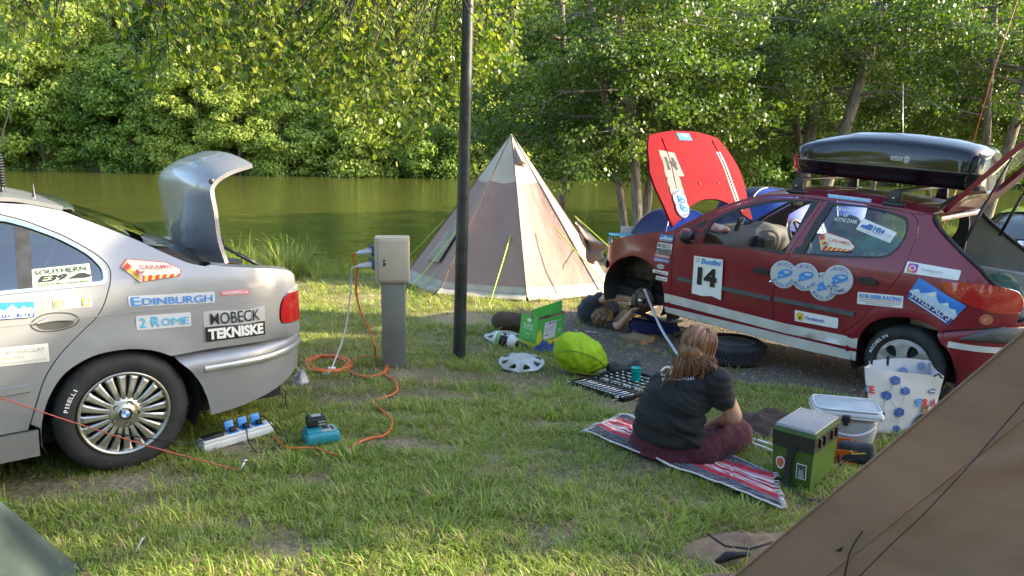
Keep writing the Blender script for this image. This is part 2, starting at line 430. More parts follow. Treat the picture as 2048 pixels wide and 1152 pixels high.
MB().grid([[(x, y, WATER_Z) for x in np.linspace(-220, 240, 24)] for y in np.linspace(3, 62, 14)]).build('water', water_mat(), kind='structure')

# gravel drive under the red car
DR = [G(*p) for p in ((985, 640), (1020, 664), (1085, 668), (1130, 705), (1215, 738), (1300, 765), (1400, 772), (1500, 768), (1620, 785), (1740, 808), (1900, 850), (2200, 940))]
DR = [(p.x, p.y) for p in DR]
drive_poly = crv(DR, 6)+[(9, 4.0), (16, 7), (22, 14), (17, 20), (9, 15.5), (5.2, 13.2), (3.2, 11.6), (2.1, 10.2), (1.5, 9.3), (.9, 8.6), (.3, 8.3)]
random.seed(3)
drive_poly = [(x+random.uniform(-.05, .05), y+random.uniform(-.05, .05)) for x, y in drive_poly]
gv, gf, _ = fill2d(drive_poly, (), .3)
gravel_m = M('gravel_dirt', (.085, .072, .058), .9, vs=45, col2=(.15, .125, .095), bump=.8, bs=70, dist=.012)
MB().add([(x, y, terr(x, y)+.006) for x, y in gv], gf, 0, True).build('gravel_drive', gravel_m, kind='structure')

# ------------------------------------------------------------------ scattering of what nobody could count
def scatter(name, pts, rz, sc, ti, meshes, label, cat, mats=None):
    col = bpy.data.collections.new(name+'_kinds')
    for i, me in enumerate(meshes):
        o = bpy.data.objects.new('%s_kind_%02d' % (name, i), me); col.objects.link(o)
    me = bpy.data.meshes.new(name); me.from_pydata([tuple(p) for p in pts], [], [])
    for nme, typ, dat in (('rz', 'FLOAT', rz), ('sc', 'FLOAT', sc), ('ti', 'INT', ti)):
        at = me.attributes.new(nme, typ, 'POINT'); at.data.foreach_set('value', np.array(dat, dtype=np.float32 if typ == 'FLOAT' else np.int32))
    o = bpy.data.objects.new(name, me); COL.objects.link(o)
    ng = bpy.data.node_groups.new(name, 'GeometryNodeTree')
    ng.interface.new_socket('Geometry', in_out='INPUT', socket_type='NodeSocketGeometry'); ng.interface.new_socket('Geometry', in_out='OUTPUT', socket_type='NodeSocketGeometry')
    N = ng.nodes; L = ng.links; gi = N.new('NodeGroupInput'); go = N.new('NodeGroupOutput'); ip = N.new('GeometryNodeInstanceOnPoints')
    ci = N.new('GeometryNodeCollectionInfo'); ci.inputs[0].default_value = col; ci.inputs['Separate Children'].default_value = True; ci.inputs['Reset Children'].default_value = True
    def att(nme, t):
        a = N.new('GeometryNodeInputNamedAttribute'); a.data_type = t; a.inputs[0].default_value = nme; return a.outputs[0]
    cx = N.new('ShaderNodeCombineXYZ'); L.new(att('rz', 'FLOAT'), cx.inputs[2]); e2r = N.new('FunctionNodeEulerToRotation'); L.new(cx.outputs[0], e2r.inputs[0])
    L.new(gi.outputs[0], ip.inputs['Points']); L.new(ci.outputs[0], ip.inputs['Instance']); ip.inputs['Pick Instance'].default_value = True
    L.new(att('ti', 'INT'), ip.inputs['Instance Index']); L.new(e2r.outputs[0], ip.inputs['Rotation']); L.new(att('sc', 'FLOAT'), ip.inputs['Scale'])
    L.new(ip.outputs[0], go.inputs[0]); md = o.modifiers.new('scatter', 'NODES'); md.node_group = ng
    return tag(o, label, cat, None, 'stuff')
grass_green = leafmat('grass_green', (.065, .14, .013), (.15, .26, .028), (.31, .38, .07), .5, .35, .8)
grass_dry = leafmat('grass_dry', (.16, .15, .05), (.3, .25, .1), (.42, .34, .16), .6, .3, .8)
def tuft(n, h, spread, lean, wid, mats, seed, dryf=.1):
    r = random.Random(seed); mb = MB()
    for i in range(n):
        a = r.uniform(0, 2*PI); d = spread*math.sqrt(r.random()); x, y = d*math.cos(a), d*math.sin(a)
        b = a+r.uniform(-1.3, 1.3); l = lean*r.uniform(.2, 1.3); hh = h*r.uniform(.45, 1.15); w = wid*r.uniform(.6, 1.2)
        px, py = -math.sin(b)*w, math.cos(b)*w; c = r.uniform(0, .5)
        q = [(x, y, -.01, 1), (x+math.cos(b)*l*.3*hh, y+math.sin(b)*l*.3*hh, hh*.5, .85), (x+math.cos(b)*l*.8*hh, y+math.sin(b)*l*.8*hh, hh*(.85-c*.15), .5), (x+math.cos(b)*l*1.35*hh, y+math.sin(b)*l*1.35*hh, hh*(1-c*.45), .05)]
        vs = []
        for X, Y, Z, k in q: vs += [(X-px*k, Y-py*k, Z), (X+px*k, Y+py*k, Z)]
        mb.add(vs, [(0, 1, 3, 2), (2, 3, 5, 4), (4, 5, 7, 6)], 1 if r.random() < dryf else 0, True)
    return mb.mesh('grass_tuft', mats)
GM = [grass_green, grass_dry]
tufts = [tuft(18, .034, .055, 1.1, .0026, GM, i, .10) for i in range(4)]+[tuft(14, .030, .06, 1.5, .0026, GM, 10+i, .7) for i in range(3)]+[tuft(16, .075, .055, .9, .0032, GM, 20+i, .3) for i in range(3)]
# bare trodden patches: (pixel centre, half width m, half depth m)
bare = []
for px, py, a, b in ((575, 1098, .13, .08), (825, 888, .22, .07), (330, 1012, .16, .05), (50, 985, .25, .13), (285, 965, .2, .10), (490, 908, .16, .08), (612, 962, .14, .06), (840, 752, .4, .12),
                     (455, 1050, .16, .05), (1100, 1070, .1, .05), (700, 800, .3, .08), (880, 790, .35, .1), (1010, 760, .4, .12), (940, 700, .2, .1), (640, 770, .25, .1), (800, 832, .25, .06), (1120, 850, .2, .06), (960, 640, .5, .25), (1270, 815, .3, .1)):
    g = G(px, py); bare.append((g.x, g.y, a*1.1, b*1.2))
dpoly = [Vector(p) for p in drive_poly]
NOGRASS = [[(g.x, g.y) for g in (G(*p) for p in q)] for q in (
 [(1138, 775), (1248, 812), (1312, 775), (1240, 740)], [(1180, 868), (1545, 1024), (1545, 962), (1252, 842)], [(1270, 950), (1440, 950), (1490, 900), (1380, 830), (1262, 880)], [(1618, 986), (1548, 962), (1590, 935), (1660, 948)],
 [(1635, 895), (1700, 905), (1770, 890), (1780, 860), (1650, 850)], [(1746, 866), (1862, 860), (1870, 830), (1750, 835)], [(1110, 755), (1210, 760), (1215, 725), (1110, 725)], [(1070, 698), (1036, 687), (1080, 675), (1122, 683)],
 [(1660, 925), (1760, 935), (1760, 905), (1670, 900)], [(1000, 752), (1090, 748), (1080, 728), (1005, 730)], [(600, 890), (680, 888), (680, 870), (600, 868)], [(395, 912), (541, 874), (535, 858), (400, 885)], [(965, 690), (1050, 700), (1045, 672), (965, 670)], [(1480, 880), (1590, 880), (1590, 850), (1480, 850)], [(1370, 1110), (1560, 1120), (1580, 1060), (1400, 1060)])]
def in_drive(x, y): return inside(drive_poly, x, y)
P_, RZ, SC, TI = [], [], [], []
r = random.Random(5)
def try_tuft(x, y, force=None):
    if y > shore_y(x)-.1: return
    if y < 8 and any(inside(q, x, y) for q in NOGRASS): return
    if in_drive(x, y) and (r.random() > .04 or (2 < x < 6 and 4 < y < 9)): return
    nz = noise.noise(Vector((x*.9, y*.9, 3)))+.5*noise.noise(Vector((x*2.7, y*2.7, 7)))
    for cx, cy, a, b in bare:
        q = ((x-cx)/a)**2+((y-cy)/b)**2
        if q < 1+.5*noise.noise(Vector((x*9, y*9, 0))) and r.random() > .06: return
        if q < 2.4 and r.random() < .5: return
    if nz < -.45 and r.random() < .5: return
    if nz > .45 and r.random() < .25: return
    dry = .16+.6*max(0, nz)+(.35 if 8.2 < y < 10.4 else 0)+(.2 if 5 < y < 8.2 else 0)
    k = r.random()
    ti = r.randrange(7, 10) if r.random() < .05+(.1 if y > 8.3 else 0) else (r.randrange(4, 7) if k < dry else r.randrange(0, 4))
    P_.append((x, y, terr(x, y))); RZ.append(r.uniform(0, 6.28)); SC.append(r.uniform(.7, 1.35)*(1 if nz > -.2 else .8)); TI.append(ti)
for y0, y1, dens in ((1.9, 3.4, 1050), (3.4, 5, 820), (5, 7.5, 520), (7.5, 11, 300), (11, 20, 60)):
    hw0, hw1 = .78*y0+.6, .78*y1+.6
    for _ in range(int((y1-y0)*(hw0+hw1)*dens)):
        y = r.uniform(y0, y1); x = r.uniform(-1, 1)*(.78*y+.6); try_tuft(x, y)
scatter('grass', P_, RZ, SC, TI, tufts, 'short trodden lawn grass mixed with dry straw coloured blades', 'grass')
# tall bank grass
tall = [tuft(26, .75, .16, .55, .006, GM, 40+i, .18) for i in range(4)]+[tuft(18, .42, .14, .8, .005, GM, 50+i, .35) for i in range(3)]
P_, RZ, SC, TI = [], [], [], []
for _ in range(1500):
    x = r.uniform(-14, 3.2); s = shore_y(x); y = s-abs(r.gauss(0, .38))
    if x > -1.2 and r.random() < .5: continue
    hgt = .72 if -4.6 < x < -2.6 else .62
    if x > -2.7: hgt = .45
    P_.append((x, y, terr(x, y))); RZ.append(r.uniform(0, 6.28)); SC.append(hgt*r.uniform(.5, 1.1)); TI.append(r.randrange(0, 7))
for _ in range(500):
    x = r.uniform(3.0, 16); y = shore_y(x)-abs(r.gauss(0, .6)); P_.append((x, y, terr(x, y))); RZ.append(r.uniform(0, 6.28)); SC.append(r.uniform(.3, .8)); TI.append(r.randrange(0, 7))
scatter('bank_grass', P_, RZ, SC, TI, tall, 'tall reedy grass growing along the edge of the lake', 'tall grass')
# loose stones on the drive
peb = []
peb_m = [M('stone_grey', (.2, .18, .16), .85, var=.3, vs=40), M('stone_tan', (.3, .23, .15), .85, var=.3, vs=40), M('stone_pale', (.42, .38, .32), .85)]
for i in range(6):
    bm = bmesh.new(); bmesh.ops.create_icosphere(bm, subdivisions=1, radius=.011)
    for v in bm.verts: v.co = Vector((v.co.x*r.uniform(.7, 1.3), v.co.y*r.uniform(.7, 1.2), v.co.z*r.uniform(.45, .8)))
    me = bpy.data.meshes.new('pebble'); bm.to_mesh(me); bm.free(); me.materials.append(peb_m[(0, 1, 1, 0, 2, 1)[i]]); peb.append(me)
P_, RZ, SC, TI = [], [], [], []
for _ in range(30000):
    y = 4+8.5*math.sqrt(r.random())*r.uniform(.6, 1); x = r.uniform(-.2, 7.5)
    if in_drive(x, y): P_.append((x, y, terr(x, y)+.008)); RZ.append(r.uniform(0, 6.28)); SC.append(r.choice((.35, .5, .6, .8, 1.1))); TI.append(r.choice((0, 1, 2, 3, 5, 0, 3, 4)))
scatter('gravel', P_, RZ, SC, TI, peb, 'loose gravel strewn over the dark dirt drive under the red car', 'gravel')

# ------------------------------------------------------------------ foliage
def leafquads(C, Nn, size, mats, name='crown', r=rng, asp=.62, var=.35):
    """C centres, Nn facing directions -> rhombic leaves"""
    n = len(C); Nn = Nn/np.maximum(np.linalg.norm(Nn, axis=1, keepdims=True), 1e-6)
    t = np.cross(Nn, r.normal(size=(n, 3))); t /= np.maximum(np.linalg.norm(t, axis=1, keepdims=True), 1e-6); b = np.cross(Nn, t)
    s = (size*(1+var*r.uniform(-1, 1, n)))[:, None]
    V = np.stack([C-t*s, C+b*s*asp+Nn*s*.12, C+t*s, C-b*s*asp+Nn*s*.12], 1).reshape(-1, 3)
    me = bpy.data.meshes.new(name); me.vertices.add(4*n); me.vertices.foreach_set('co', V.ravel().astype(np.float32))
    me.loops.add(4*n); me.loops.foreach_set('vertex_index', np.arange(4*n, dtype=np.int32)); me.polygons.add(n)
    me.polygons.foreach_set('loop_start', np.arange(0, 4*n, 4, dtype=np.int32)); me.polygons.foreach_set('loop_total', np.full(n, 4, np.int32))
    me.materials.append(mats); me.update(calc_edges=True); return me
def cloud(clumps, per, r=rng):
    """clumps: (x,y,z,rx,rz) -> leaf centres biased to each clump's skin, facing outwards"""
    cc = np.array(clumps); k = np.repeat(np.arange(len(cc)), (per*(cc[:, 3]/cc[:, 3].mean())**2).astype(int)+1)
    d = r.normal(size=(len(k), 3)); d /= np.linalg.norm(d, axis=1, keepdims=True)
    rr = r.uniform(.25, 1, len(k))**.5*r.uniform(.85, 1.25, len(k))
    sc = np.stack([cc[k, 3], cc[k, 3], cc[k, 4]], 1)
    C = cc[k, :3]+d*sc*rr[:, None]
    return C, d+r.normal(size=d.shape)*.55+np.array([0, 0, .5])
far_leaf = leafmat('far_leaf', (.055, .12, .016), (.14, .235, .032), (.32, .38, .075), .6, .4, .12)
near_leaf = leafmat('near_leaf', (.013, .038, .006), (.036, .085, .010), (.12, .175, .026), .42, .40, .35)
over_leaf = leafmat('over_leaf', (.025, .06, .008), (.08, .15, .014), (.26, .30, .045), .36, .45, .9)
bark = M('bark', (.13, .105, .08), .9, vs=6, col2=(.27, .225, .17), bump=.9, bs=9, stretch=(3, 3, .6), dist=.04)
bark_dark = M('bark_dark', (.035, .028, .02), .9)
bark_pale = M('bark_pale', (.2, .18, .14), .85, vs=6, col2=(.33, .3, .25), bump=.5, bs=9, stretch=(3, 3, .8), dist=.03)

# far bank: six kinds, copied
far_kinds = []
for k in range(6):
    H = (11, 13, 9, 12, 7, 14)[k]; Wd = (3.4, 3.0, 3.4, 4.0, 3.0, 3.2)[k]; rk = np.random.default_rng(100+k); cl = []
    for i in range(110):
        t = rk.uniform(0, 1)**.85; z = .4+t*(H-.8)
        if k in (1, 5): env = Wd*(1.05-t)**.75*min(1, .55+t*2)
        elif k == 3: env = Wd*math.sin(PI*min(1, .18+t*.80))**.6
        else: env = Wd*(math.sin(PI*min(1, .22+t*.76))**.7)
        a = rk.uniform(0, 2*PI); d = env*rk.uniform(.45, 1.0); rr = rk.uniform(.55, 1.05)
        cl.append((d*math.cos(a), d*math.sin(a), z, rr*1.15, rr*.62))
    C, Nn = cloud(cl, 165, rk)
    cm = leafquads(C, Nn, .125, far_leaf, 'crown', rk)
    tb = MB(); tb.tube([(0, 0, -.5), (.1, 0, H*.3), (-.1, .1, H*.6), (0, 0, H*.93)], [.16, .13, .08, .02], 6)
    for i in range(9):
        z = H*rk.uniform(.12, .8); a = rk.uniform(0, 6.28); q = Wd*.7*(1-z/H*.6)
        tb.tube([(0, 0, z), (q*.5*math.cos(a), q*.5*math.sin(a), z+q*.35), (q*math.cos(a), q*math.sin(a), z+q*.5)], [.05, .03, .01], 4)
    far_kinds.append((cm, tb.mesh('trunk', bark_pale)))
r = random.Random(11)
LB = ['broad round tree on the far bank of the lake', 'tall pointed tree on the far wooded bank', 'low bushy tree at the far water edge', 'wide spreading tree on the far wooded bank', 'small shrubby tree at the far water edge', 'tall slender tree high on the far wooded slope']
nfar = 0
for ri, (yy, dx, kinds) in enumerate(((57.8, 3.3, (2, 4, 2, 4, 0)), (60.5, 4.0, (0, 1, 2, 3)), (65, 4.4, (0, 1, 3, 5)), (71, 4.8, (0, 1, 3, 5)), (79, 5.2, (1, 3, 5, 0)), (88, 5.8, (3, 5, 1)), (99, 6.5, (3, 5, 1)))):
    lim = yy*.74+4; x = -lim-(60 if ri in (0, 1, 3) else 0)
    while x < lim:
        k = r.choice(kinds); xx = x+r.uniform(-1, 1); y = yy+r.uniform(-1.2, 1.2)+1.5*math.sin(xx*.11)
        if yy > 75 and 24 < xx < 44 and r.random() < .6: x += dx; continue
        t = thing('far_tree', LB[k], 'tree', (xx, y, terr(xx, y)-(.9 if ri == 0 else 0)), r.uniform(0, 6.28), 'far bank '+('pointed', 'round')[k not in (1, 5)]+' trees kind %s' % ('round', 'pointed', 'low bushy', 'spreading', 'shrubby', 'slender')[k])
        s = r.uniform(.8, 1.2)*(1+.04*ri); t.scale = (s*r.uniform(.9, 1.1), s, s*r.uniform(.85, 1.15)); t['group'] = 'far bank %s trees' % ('round', 'pointed', 'low bushy', 'spreading', 'shrubby', 'slender')[k]
        inst('crown', far_kinds[k][0], t); inst('trunk', far_kinds[k][1], t); nfar += 1
        x += dx*r.uniform(.75, 1.2)

# trees round the camping ground behind the viewer: they show in paint and glass
for i, (x, y) in enumerate([(-34+6.2*k+r.uniform(-1.5, 1.5), -13-r.uniform(0, 7)) for k in range(12)]+[(-24, -4), (-26, 2), (-21, -9), (-30, -1)]):
    k = (0, 3, 1, 0)[i % 4]; t = thing('field_tree', 'leafy tree in the row behind the camping pitch', 'tree', (x, y, gz(max(-30, x), max(-25, y))), r.uniform(0, 6.28), 'trees behind the pitch'); s = r.uniform(.8, 1.1); t.scale = (s, s, s)
    inst('crown', far_kinds[k][0], t); inst('trunk', far_kinds[k][1], t)
# near trees by the water on the right
def near_tree(label, path, r0, H, seed, crown_from, dens=1.0, spread=2.6, group=None, hang=.0, leaf=.040, up=6.5, cat='tree', mat=None, nb=26):
    """path: trunk points (world); limbs leave it from crown_from upwards and carry sprays of leaves"""
    rk = random.Random(seed); rn = np.random.default_rng(seed)
    base = Vector(path[0]); t = thing('alder_tree', label, cat, base, 0, group)
    pts = [Vector(p)-base for p in path]; d = (pts[-1]-pts[-2]).normalized()
    while pts[-1].z < H: pts.append(pts[-1]+(d+Vector((rk.uniform(-.12, .12), rk.uniform(-.12, .12), .25))).normalized()*1.1)
    pts = [Vector(p) for p in crv([tuple(p) for p in pts], 3)]; n = len(pts)
    tb = MB(); tb.tube([pts[0]-Vector((0, 0, .4))]+pts, [r0*.95]+[r0*(.74-.66*i/n) if i else r0*.85 for i in range(n)], 10)
    cl = []
    for i in range(nb):
        z = rk.uniform(crown_from, min(H, up)); j = min(range(n), key=lambda q: abs(pts[q].z-z)); p = pts[j]
        a = rk.uniform(0, 2*PI); L_ = spread*rk.uniform(.55, 1.1)*(1-.25*z/H)
        q = [p]
        dz = rk.uniform(-.05, .35)-hang
        for s in (.3, .6, 1): q.append(p+Vector((math.cos(a)*L_*s, math.sin(a)*L_*s, L_*(dz*s+.12*s-(.28+hang)*s*s)))+Vector((rk.uniform(-.12, .12), rk.uniform(-.12, .12), rk.uniform(-.1, .1))))
        tb.tube(q, [r0*.28, r0*.18, r0*.1, .008], 5)
        for m in range(7):
            s = rk.uniform(.3, 1.05); k = min(2, int(s*3)); e = q[0].lerp(q[-1], s)*.35+(q[min(k+1, 3)])*.65
            b = a+rk.choice((-1, 1))*rk.uniform(.4, 1.2); l2 = rk.uniform(.3, .9)
            e2 = e+Vector((math.cos(b)*l2, math.sin(b)*l2, rk.uniform(-.35, .25)))
            if m < 4: tb.tube([e, e2], [.014, .005], 4, cap=False)
            rr = rk.uniform(.26, .52); cl.append((e2.x, e2.y, e2.z, rr, rr*.55))
    C, Nn = cloud(cl, 122*dens, rn); keep = C[:, 2] > .12+.0*C[:, 0]; 
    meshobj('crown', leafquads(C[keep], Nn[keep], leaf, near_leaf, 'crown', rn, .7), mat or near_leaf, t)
    tb.build('trunk', bark, t)
    return t
def tp(px0, py0, px1, py1, y, dy=0):             # trunk through two pixels at distance y, rooted in the ground
    a = D(px0, py0, y); b = D(px1, py1, y+dy); 
    g = a+(a-b)*((a.z-terr(a.x, a.y))/(b.z-a.z)); g.z = terr(g.x, g.y)
    return [g, a.lerp(b, .33)+Vector((.04, 0, 0)), b]
NT = [
 ('slim tree trunk leaning left, left of the three trunks behind the tipi', tp(1244, 440, 1207, 180, 16.5), .13, 11, 2.8, .7, 2.5),
 ('upright tree trunk in the middle of the three behind the tipi', tp(1272, 440, 1258, 180, 16.2), .17, 12, 2.8, .7, 2.5),
 ('tree trunk leaning right behind the raised red bonnet', tp(1287, 440, 1323, 140, 16.8), .15, 12, 2.8, .7, 2.6),
 ('tree with curved trunk rising left of the black roof box', tp(1598, 300, 1545, 30, 19.5), .14, 12, 3.2, .5, 2.5),
 ('thin tree close behind the curved one near the roof box nose', tp(1590, 230, 1582, 40, 20.2), .12, 12, 3.2, .5, 2.3),
 ('stout straight tree rising above the front of the roof box', tp(1618, 270, 1650, 20, 18.6), .20, 13, 3.2, .5, 2.5),
 ('big leaning tree with mottled bark above the roof box', tp(1680, 280, 1765, 10, 18), .19, 13, 3.3, .5, 2.6),
 ('slim tree between roof box and raised hatch', tp(1968, 300, 1975, 200, 19), .14, 12, 3.0, .6, 2.4),
 ('tree leaning right beyond the raised tailgate', tp(2012, 300, 2050, 170, 18.5), .17, 12, 3.0, .6, 2.4),
 ('young tree with bright leaves behind the roof box tail', tp(1850, 300, 1842, 160, 22), .10, 10, 2.0, 1.0, 2.6),
]
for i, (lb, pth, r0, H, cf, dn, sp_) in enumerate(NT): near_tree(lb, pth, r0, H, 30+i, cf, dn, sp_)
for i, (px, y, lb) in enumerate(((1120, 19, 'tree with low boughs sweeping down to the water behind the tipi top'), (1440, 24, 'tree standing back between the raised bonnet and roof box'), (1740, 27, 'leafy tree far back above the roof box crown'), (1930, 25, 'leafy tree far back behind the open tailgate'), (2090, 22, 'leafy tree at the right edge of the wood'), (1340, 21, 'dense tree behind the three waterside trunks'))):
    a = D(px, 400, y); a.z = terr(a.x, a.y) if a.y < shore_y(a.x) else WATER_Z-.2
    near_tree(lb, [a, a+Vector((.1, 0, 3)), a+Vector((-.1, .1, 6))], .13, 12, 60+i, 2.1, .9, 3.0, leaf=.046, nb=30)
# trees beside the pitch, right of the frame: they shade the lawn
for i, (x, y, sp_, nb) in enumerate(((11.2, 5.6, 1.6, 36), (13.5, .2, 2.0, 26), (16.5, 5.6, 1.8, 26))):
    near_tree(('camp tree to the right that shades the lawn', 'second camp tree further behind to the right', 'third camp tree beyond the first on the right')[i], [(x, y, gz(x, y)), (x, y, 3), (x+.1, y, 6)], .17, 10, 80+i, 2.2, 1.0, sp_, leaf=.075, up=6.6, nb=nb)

# the tree overhead at the left: its boughs hang into the view
ov = thing('overhanging_tree', 'broadleaf tree at upper left with leafy boughs hanging over the silver car', 'tree', (-9, 5.5, gz(-9, 5.5)))
ob = Vector(ov.location); rk = random.Random(21)
bark_mb = MB(); bark_mb.tube([(0, 0, -.4), (.1, 0, 2), (.3, .1, 4), (.8, .2, 6), (1, .4, 9)], [.34, .27, .24, .2, .1], 12)
boughs = []
for q in ([(-8.6, 5.5, 3.9), (-6.6, 5.8, 4.6), (-4.2, 6.0, 4.5), (-2.0, 6.4, 3.9), (-.6, 6.6, 3.2)], [(-8.4, 5.6, 4.6), (-6, 7.2, 5.6), (-3, 8, 5.3), (-.8, 8.1, 4.2), (.0, 8.2, 3.1)],
          [(-8.6, 5.4, 4.2), (-6.4, 4.9, 4.7), (-4.2, 5.0, 4.1), (-2.6, 5.2, 3.6)], [(-8.3, 5.6, 5.2), (-5, 6.6, 6.4), (-2, 7, 5.6), (-.6, 7.1, 4.5)], [(-8.5, 5.8, 4.4), (-7, 7.4, 5), (-5.6, 8, 4.4), (-4.6, 8.2, 3.6)]):
    c = [Vector(p) for p in crv(q, 5)]; boughs += c; bark_mb.tube([p-ob for p in c], [.10*(1-.85*i/len(c))+.012 for i in range(len(c))], 7)
BND = [(-100, 110), (0, 120), (130, 150), (250, 190), (360, 185), (430, 265), (520, 235), (600, 215), (690, 290), (760, 335), (800, 350), (850, 285), (905, 215), (960, 185), (1035, 160)]
def bnd(px):
    for (a, b), (c, d) in zip(BND, BND[1:]):
        if px <= c: return b+(d-b)*(px-a)/(c-a)
    return 0
twigs = MB(); leaves_ = []
for i in range(2100):
    px = rk.uniform(-120, 1035); f = rk.random()**.62; py = -150+(bnd(px)+150)*f; y = rk.uniform(5.2, 8.4) if not 840 < px < 1010 else rk.uniform(7.0, 8.8)
    clump = noise.noise(Vector((px*.006, py*.009, 4)))+.4*noise.noise(Vector((px*.02, py*.02, 1)))
    thin = .15 if px > 380 else -.05
    if clump < -.08-thin*1.2 and rk.random() < .9: continue
    if px < 380 and (clump < .12 or rk.random() < .45): continue
    if py > 190 and rk.random() < .35: continue
    e = D(px, py, y); st = min(boughs, key=lambda b_: (b_-e).length+rk.uniform(0, .5)); L_ = rk.uniform(.3, .65)
    dd = (st-e); dd.z = abs(dd.z)+.3; dd = (dd.normalized()+Vector((rk.uniform(-.5, .5), rk.uniform(-.5, .5), rk.uniform(0, .6)))).normalized()
    s0 = e+dd*L_; mid = s0.lerp(e, .5)+Vector((0, 0, .05))
    twigs.tube([s0-ob, mid-ob, e-ob], [.004, .003, .0012], 4, cap=False)
    if rk.random() < .25 and dd.z > .2: s1 = s0.lerp(st, min(1, .8/max((st-s0).length, .1))); twigs.tube([s1-ob, s0-ob], [.008, .005], 4, cap=False)
    nl = rk.randrange(7, 12)
    for j in range(nl):
        u = (j+.5)/nl; p = (s0.lerp(mid, u*2) if u < .5 else mid.lerp(e, u*2-1)); sd_ = 1 if j % 2 else -1
        ax = Vector((-dd.y, dd.x, 0)).normalized()*sd_*rk.uniform(.5, 1)+Vector((rk.uniform(-.4, .4), rk.uniform(-.4, .4), rk.uniform(-.9, .1)))-dd*.5
        leaves_.append((p-ob, ax.normalized(), rk.uniform(.038, .068), px, py, y))
def leafshape(n=7):
    """round pointed leaf folded along its midrib, unit length along X"""
    mb = MB(); o = [(0, 0), (.12, .22), (.38, .4), (.68, .34), (.9, .15), (1.05, 0)]
    vs = [(x, y, .14*y) for x, y in o]+[(x, -y, .14*y) for x, y in o[1:-1]]
    mb.add(vs, [(0, 1, 2, 3, 4, 5), (0, 5, 9, 8, 7, 6)], 0, False); return mb
LS = leafshape(); leafme = LS.mesh('leaf', over_leaf)
def leafmat4(p, ax, s):
    up = Vector((rk.uniform(-.6, .6), rk.uniform(-.6, .6), 1)); y = up.cross(ax).normalized(); z = ax.cross(y)
    m = Matrix((ax, y, z)).transposed().to_4x4()*s; m[3][3] = 1; m.translation = p; return m
vis = [q for q in leaves_ if 0 < q[3] < 1024 and 0 < q[4] < 400]; vis.sort(key=lambda q: -q[2]/q[5]); big = set(id(q) for q in vis[:290])
lm = MB()
for q in leaves_:
    m4 = leafmat4(q[0], q[1], q[2])
    if id(q) in big: o = inst('leaf', leafme, ov); o.matrix_local = m4
    else: lm.add([m4@Vector(v) for v in LS.v], LS.f, 0)
dry_m = M('dry_leaf', (.30, .20, .10), .8, vs=30, col2=(.16, .09, .04)); P_, RZ, SC, TI = [], [], [], []
for _ in range(1300):
    y = 2.2+8*rk.random()**1.3; x = rk.uniform(-1, 1)*(.75*y+.4)
    if any(inside(q, x, y) for q in NOGRASS): continue
    P_.append((x, y, terr(x, y)+rk.uniform(.006, .028))); RZ.append(rk.uniform(0, 6.28)); SC.append(rk.uniform(.012, .034)); TI.append(rk.randrange(2))
l2 = MB(); l2.add([(v[0], v[1]*.7, v[2]+.25*v[0]*v[0]) for v in LS.v], LS.f, 0)
scatter('fallen_leaves', P_, RZ, SC, TI, [LS.mesh('dry_leaf', dry_m), l2.mesh('dry_leaf', dry_m)], 'small dry leaves and bits of straw littering the lawn', 'fallen leaves')
lm.build('foliage', over_leaf, ov, kind='stuff'); bark_mb.build('trunk', bark, ov); twigs.build('twigs', bark_dark, ov)

# ================================================================== VEHICLES
def sp(t): return math.log1p(math.exp(min(t*40, 60)))/40
silver = M('silver_paint', (.28, .285, .30), .42, .32, .55, bump=.02, bs=3)
red_paint = M('red_paint', (.19, .003, .017), .38, 0, .5)
red_matte = M('red_matte_paint', (.185, .005, .010), .8, 0, 0, var=.12, vs=2.5, spec=.08)  # matte, uncoated red for the bonnet, close to the body red
white_paint = M('white_paint', (.62, .61, .57), .45, 0, .3, var=.12, vs=6)
cabin = M('cabin_trim', (.06, .06, .062), .8, var=.2, vs=5)
cabin_light = M('cabin_light_trim', (.42, .41, .38), .8, var=.15, vs=5)
underside = M('underside', (.025, .024, .023), .9, var=.4, vs=6)
pane_m = glassmat('window_glass', (.72, .82, .78), .55, .05)
pane_dark = glassmat('tinted_glass', (.42, .47, .48), .8, .16)
lamp_red = M('lamp_red', (.42, .012, .012), .12, 0, 1.0, stretch=(1, 1, 30), bump=.25, bs=3, dist=.004)
lamp_clear = M('lamp_clear', (.62, .6, .58), .12, .3, 1.0, stretch=(1, 1, 30), bump=.2, bs=3, dist=.004)
lamp_glass = M('headlamp', (.5, .52, .54), .08, .6, 1.0)

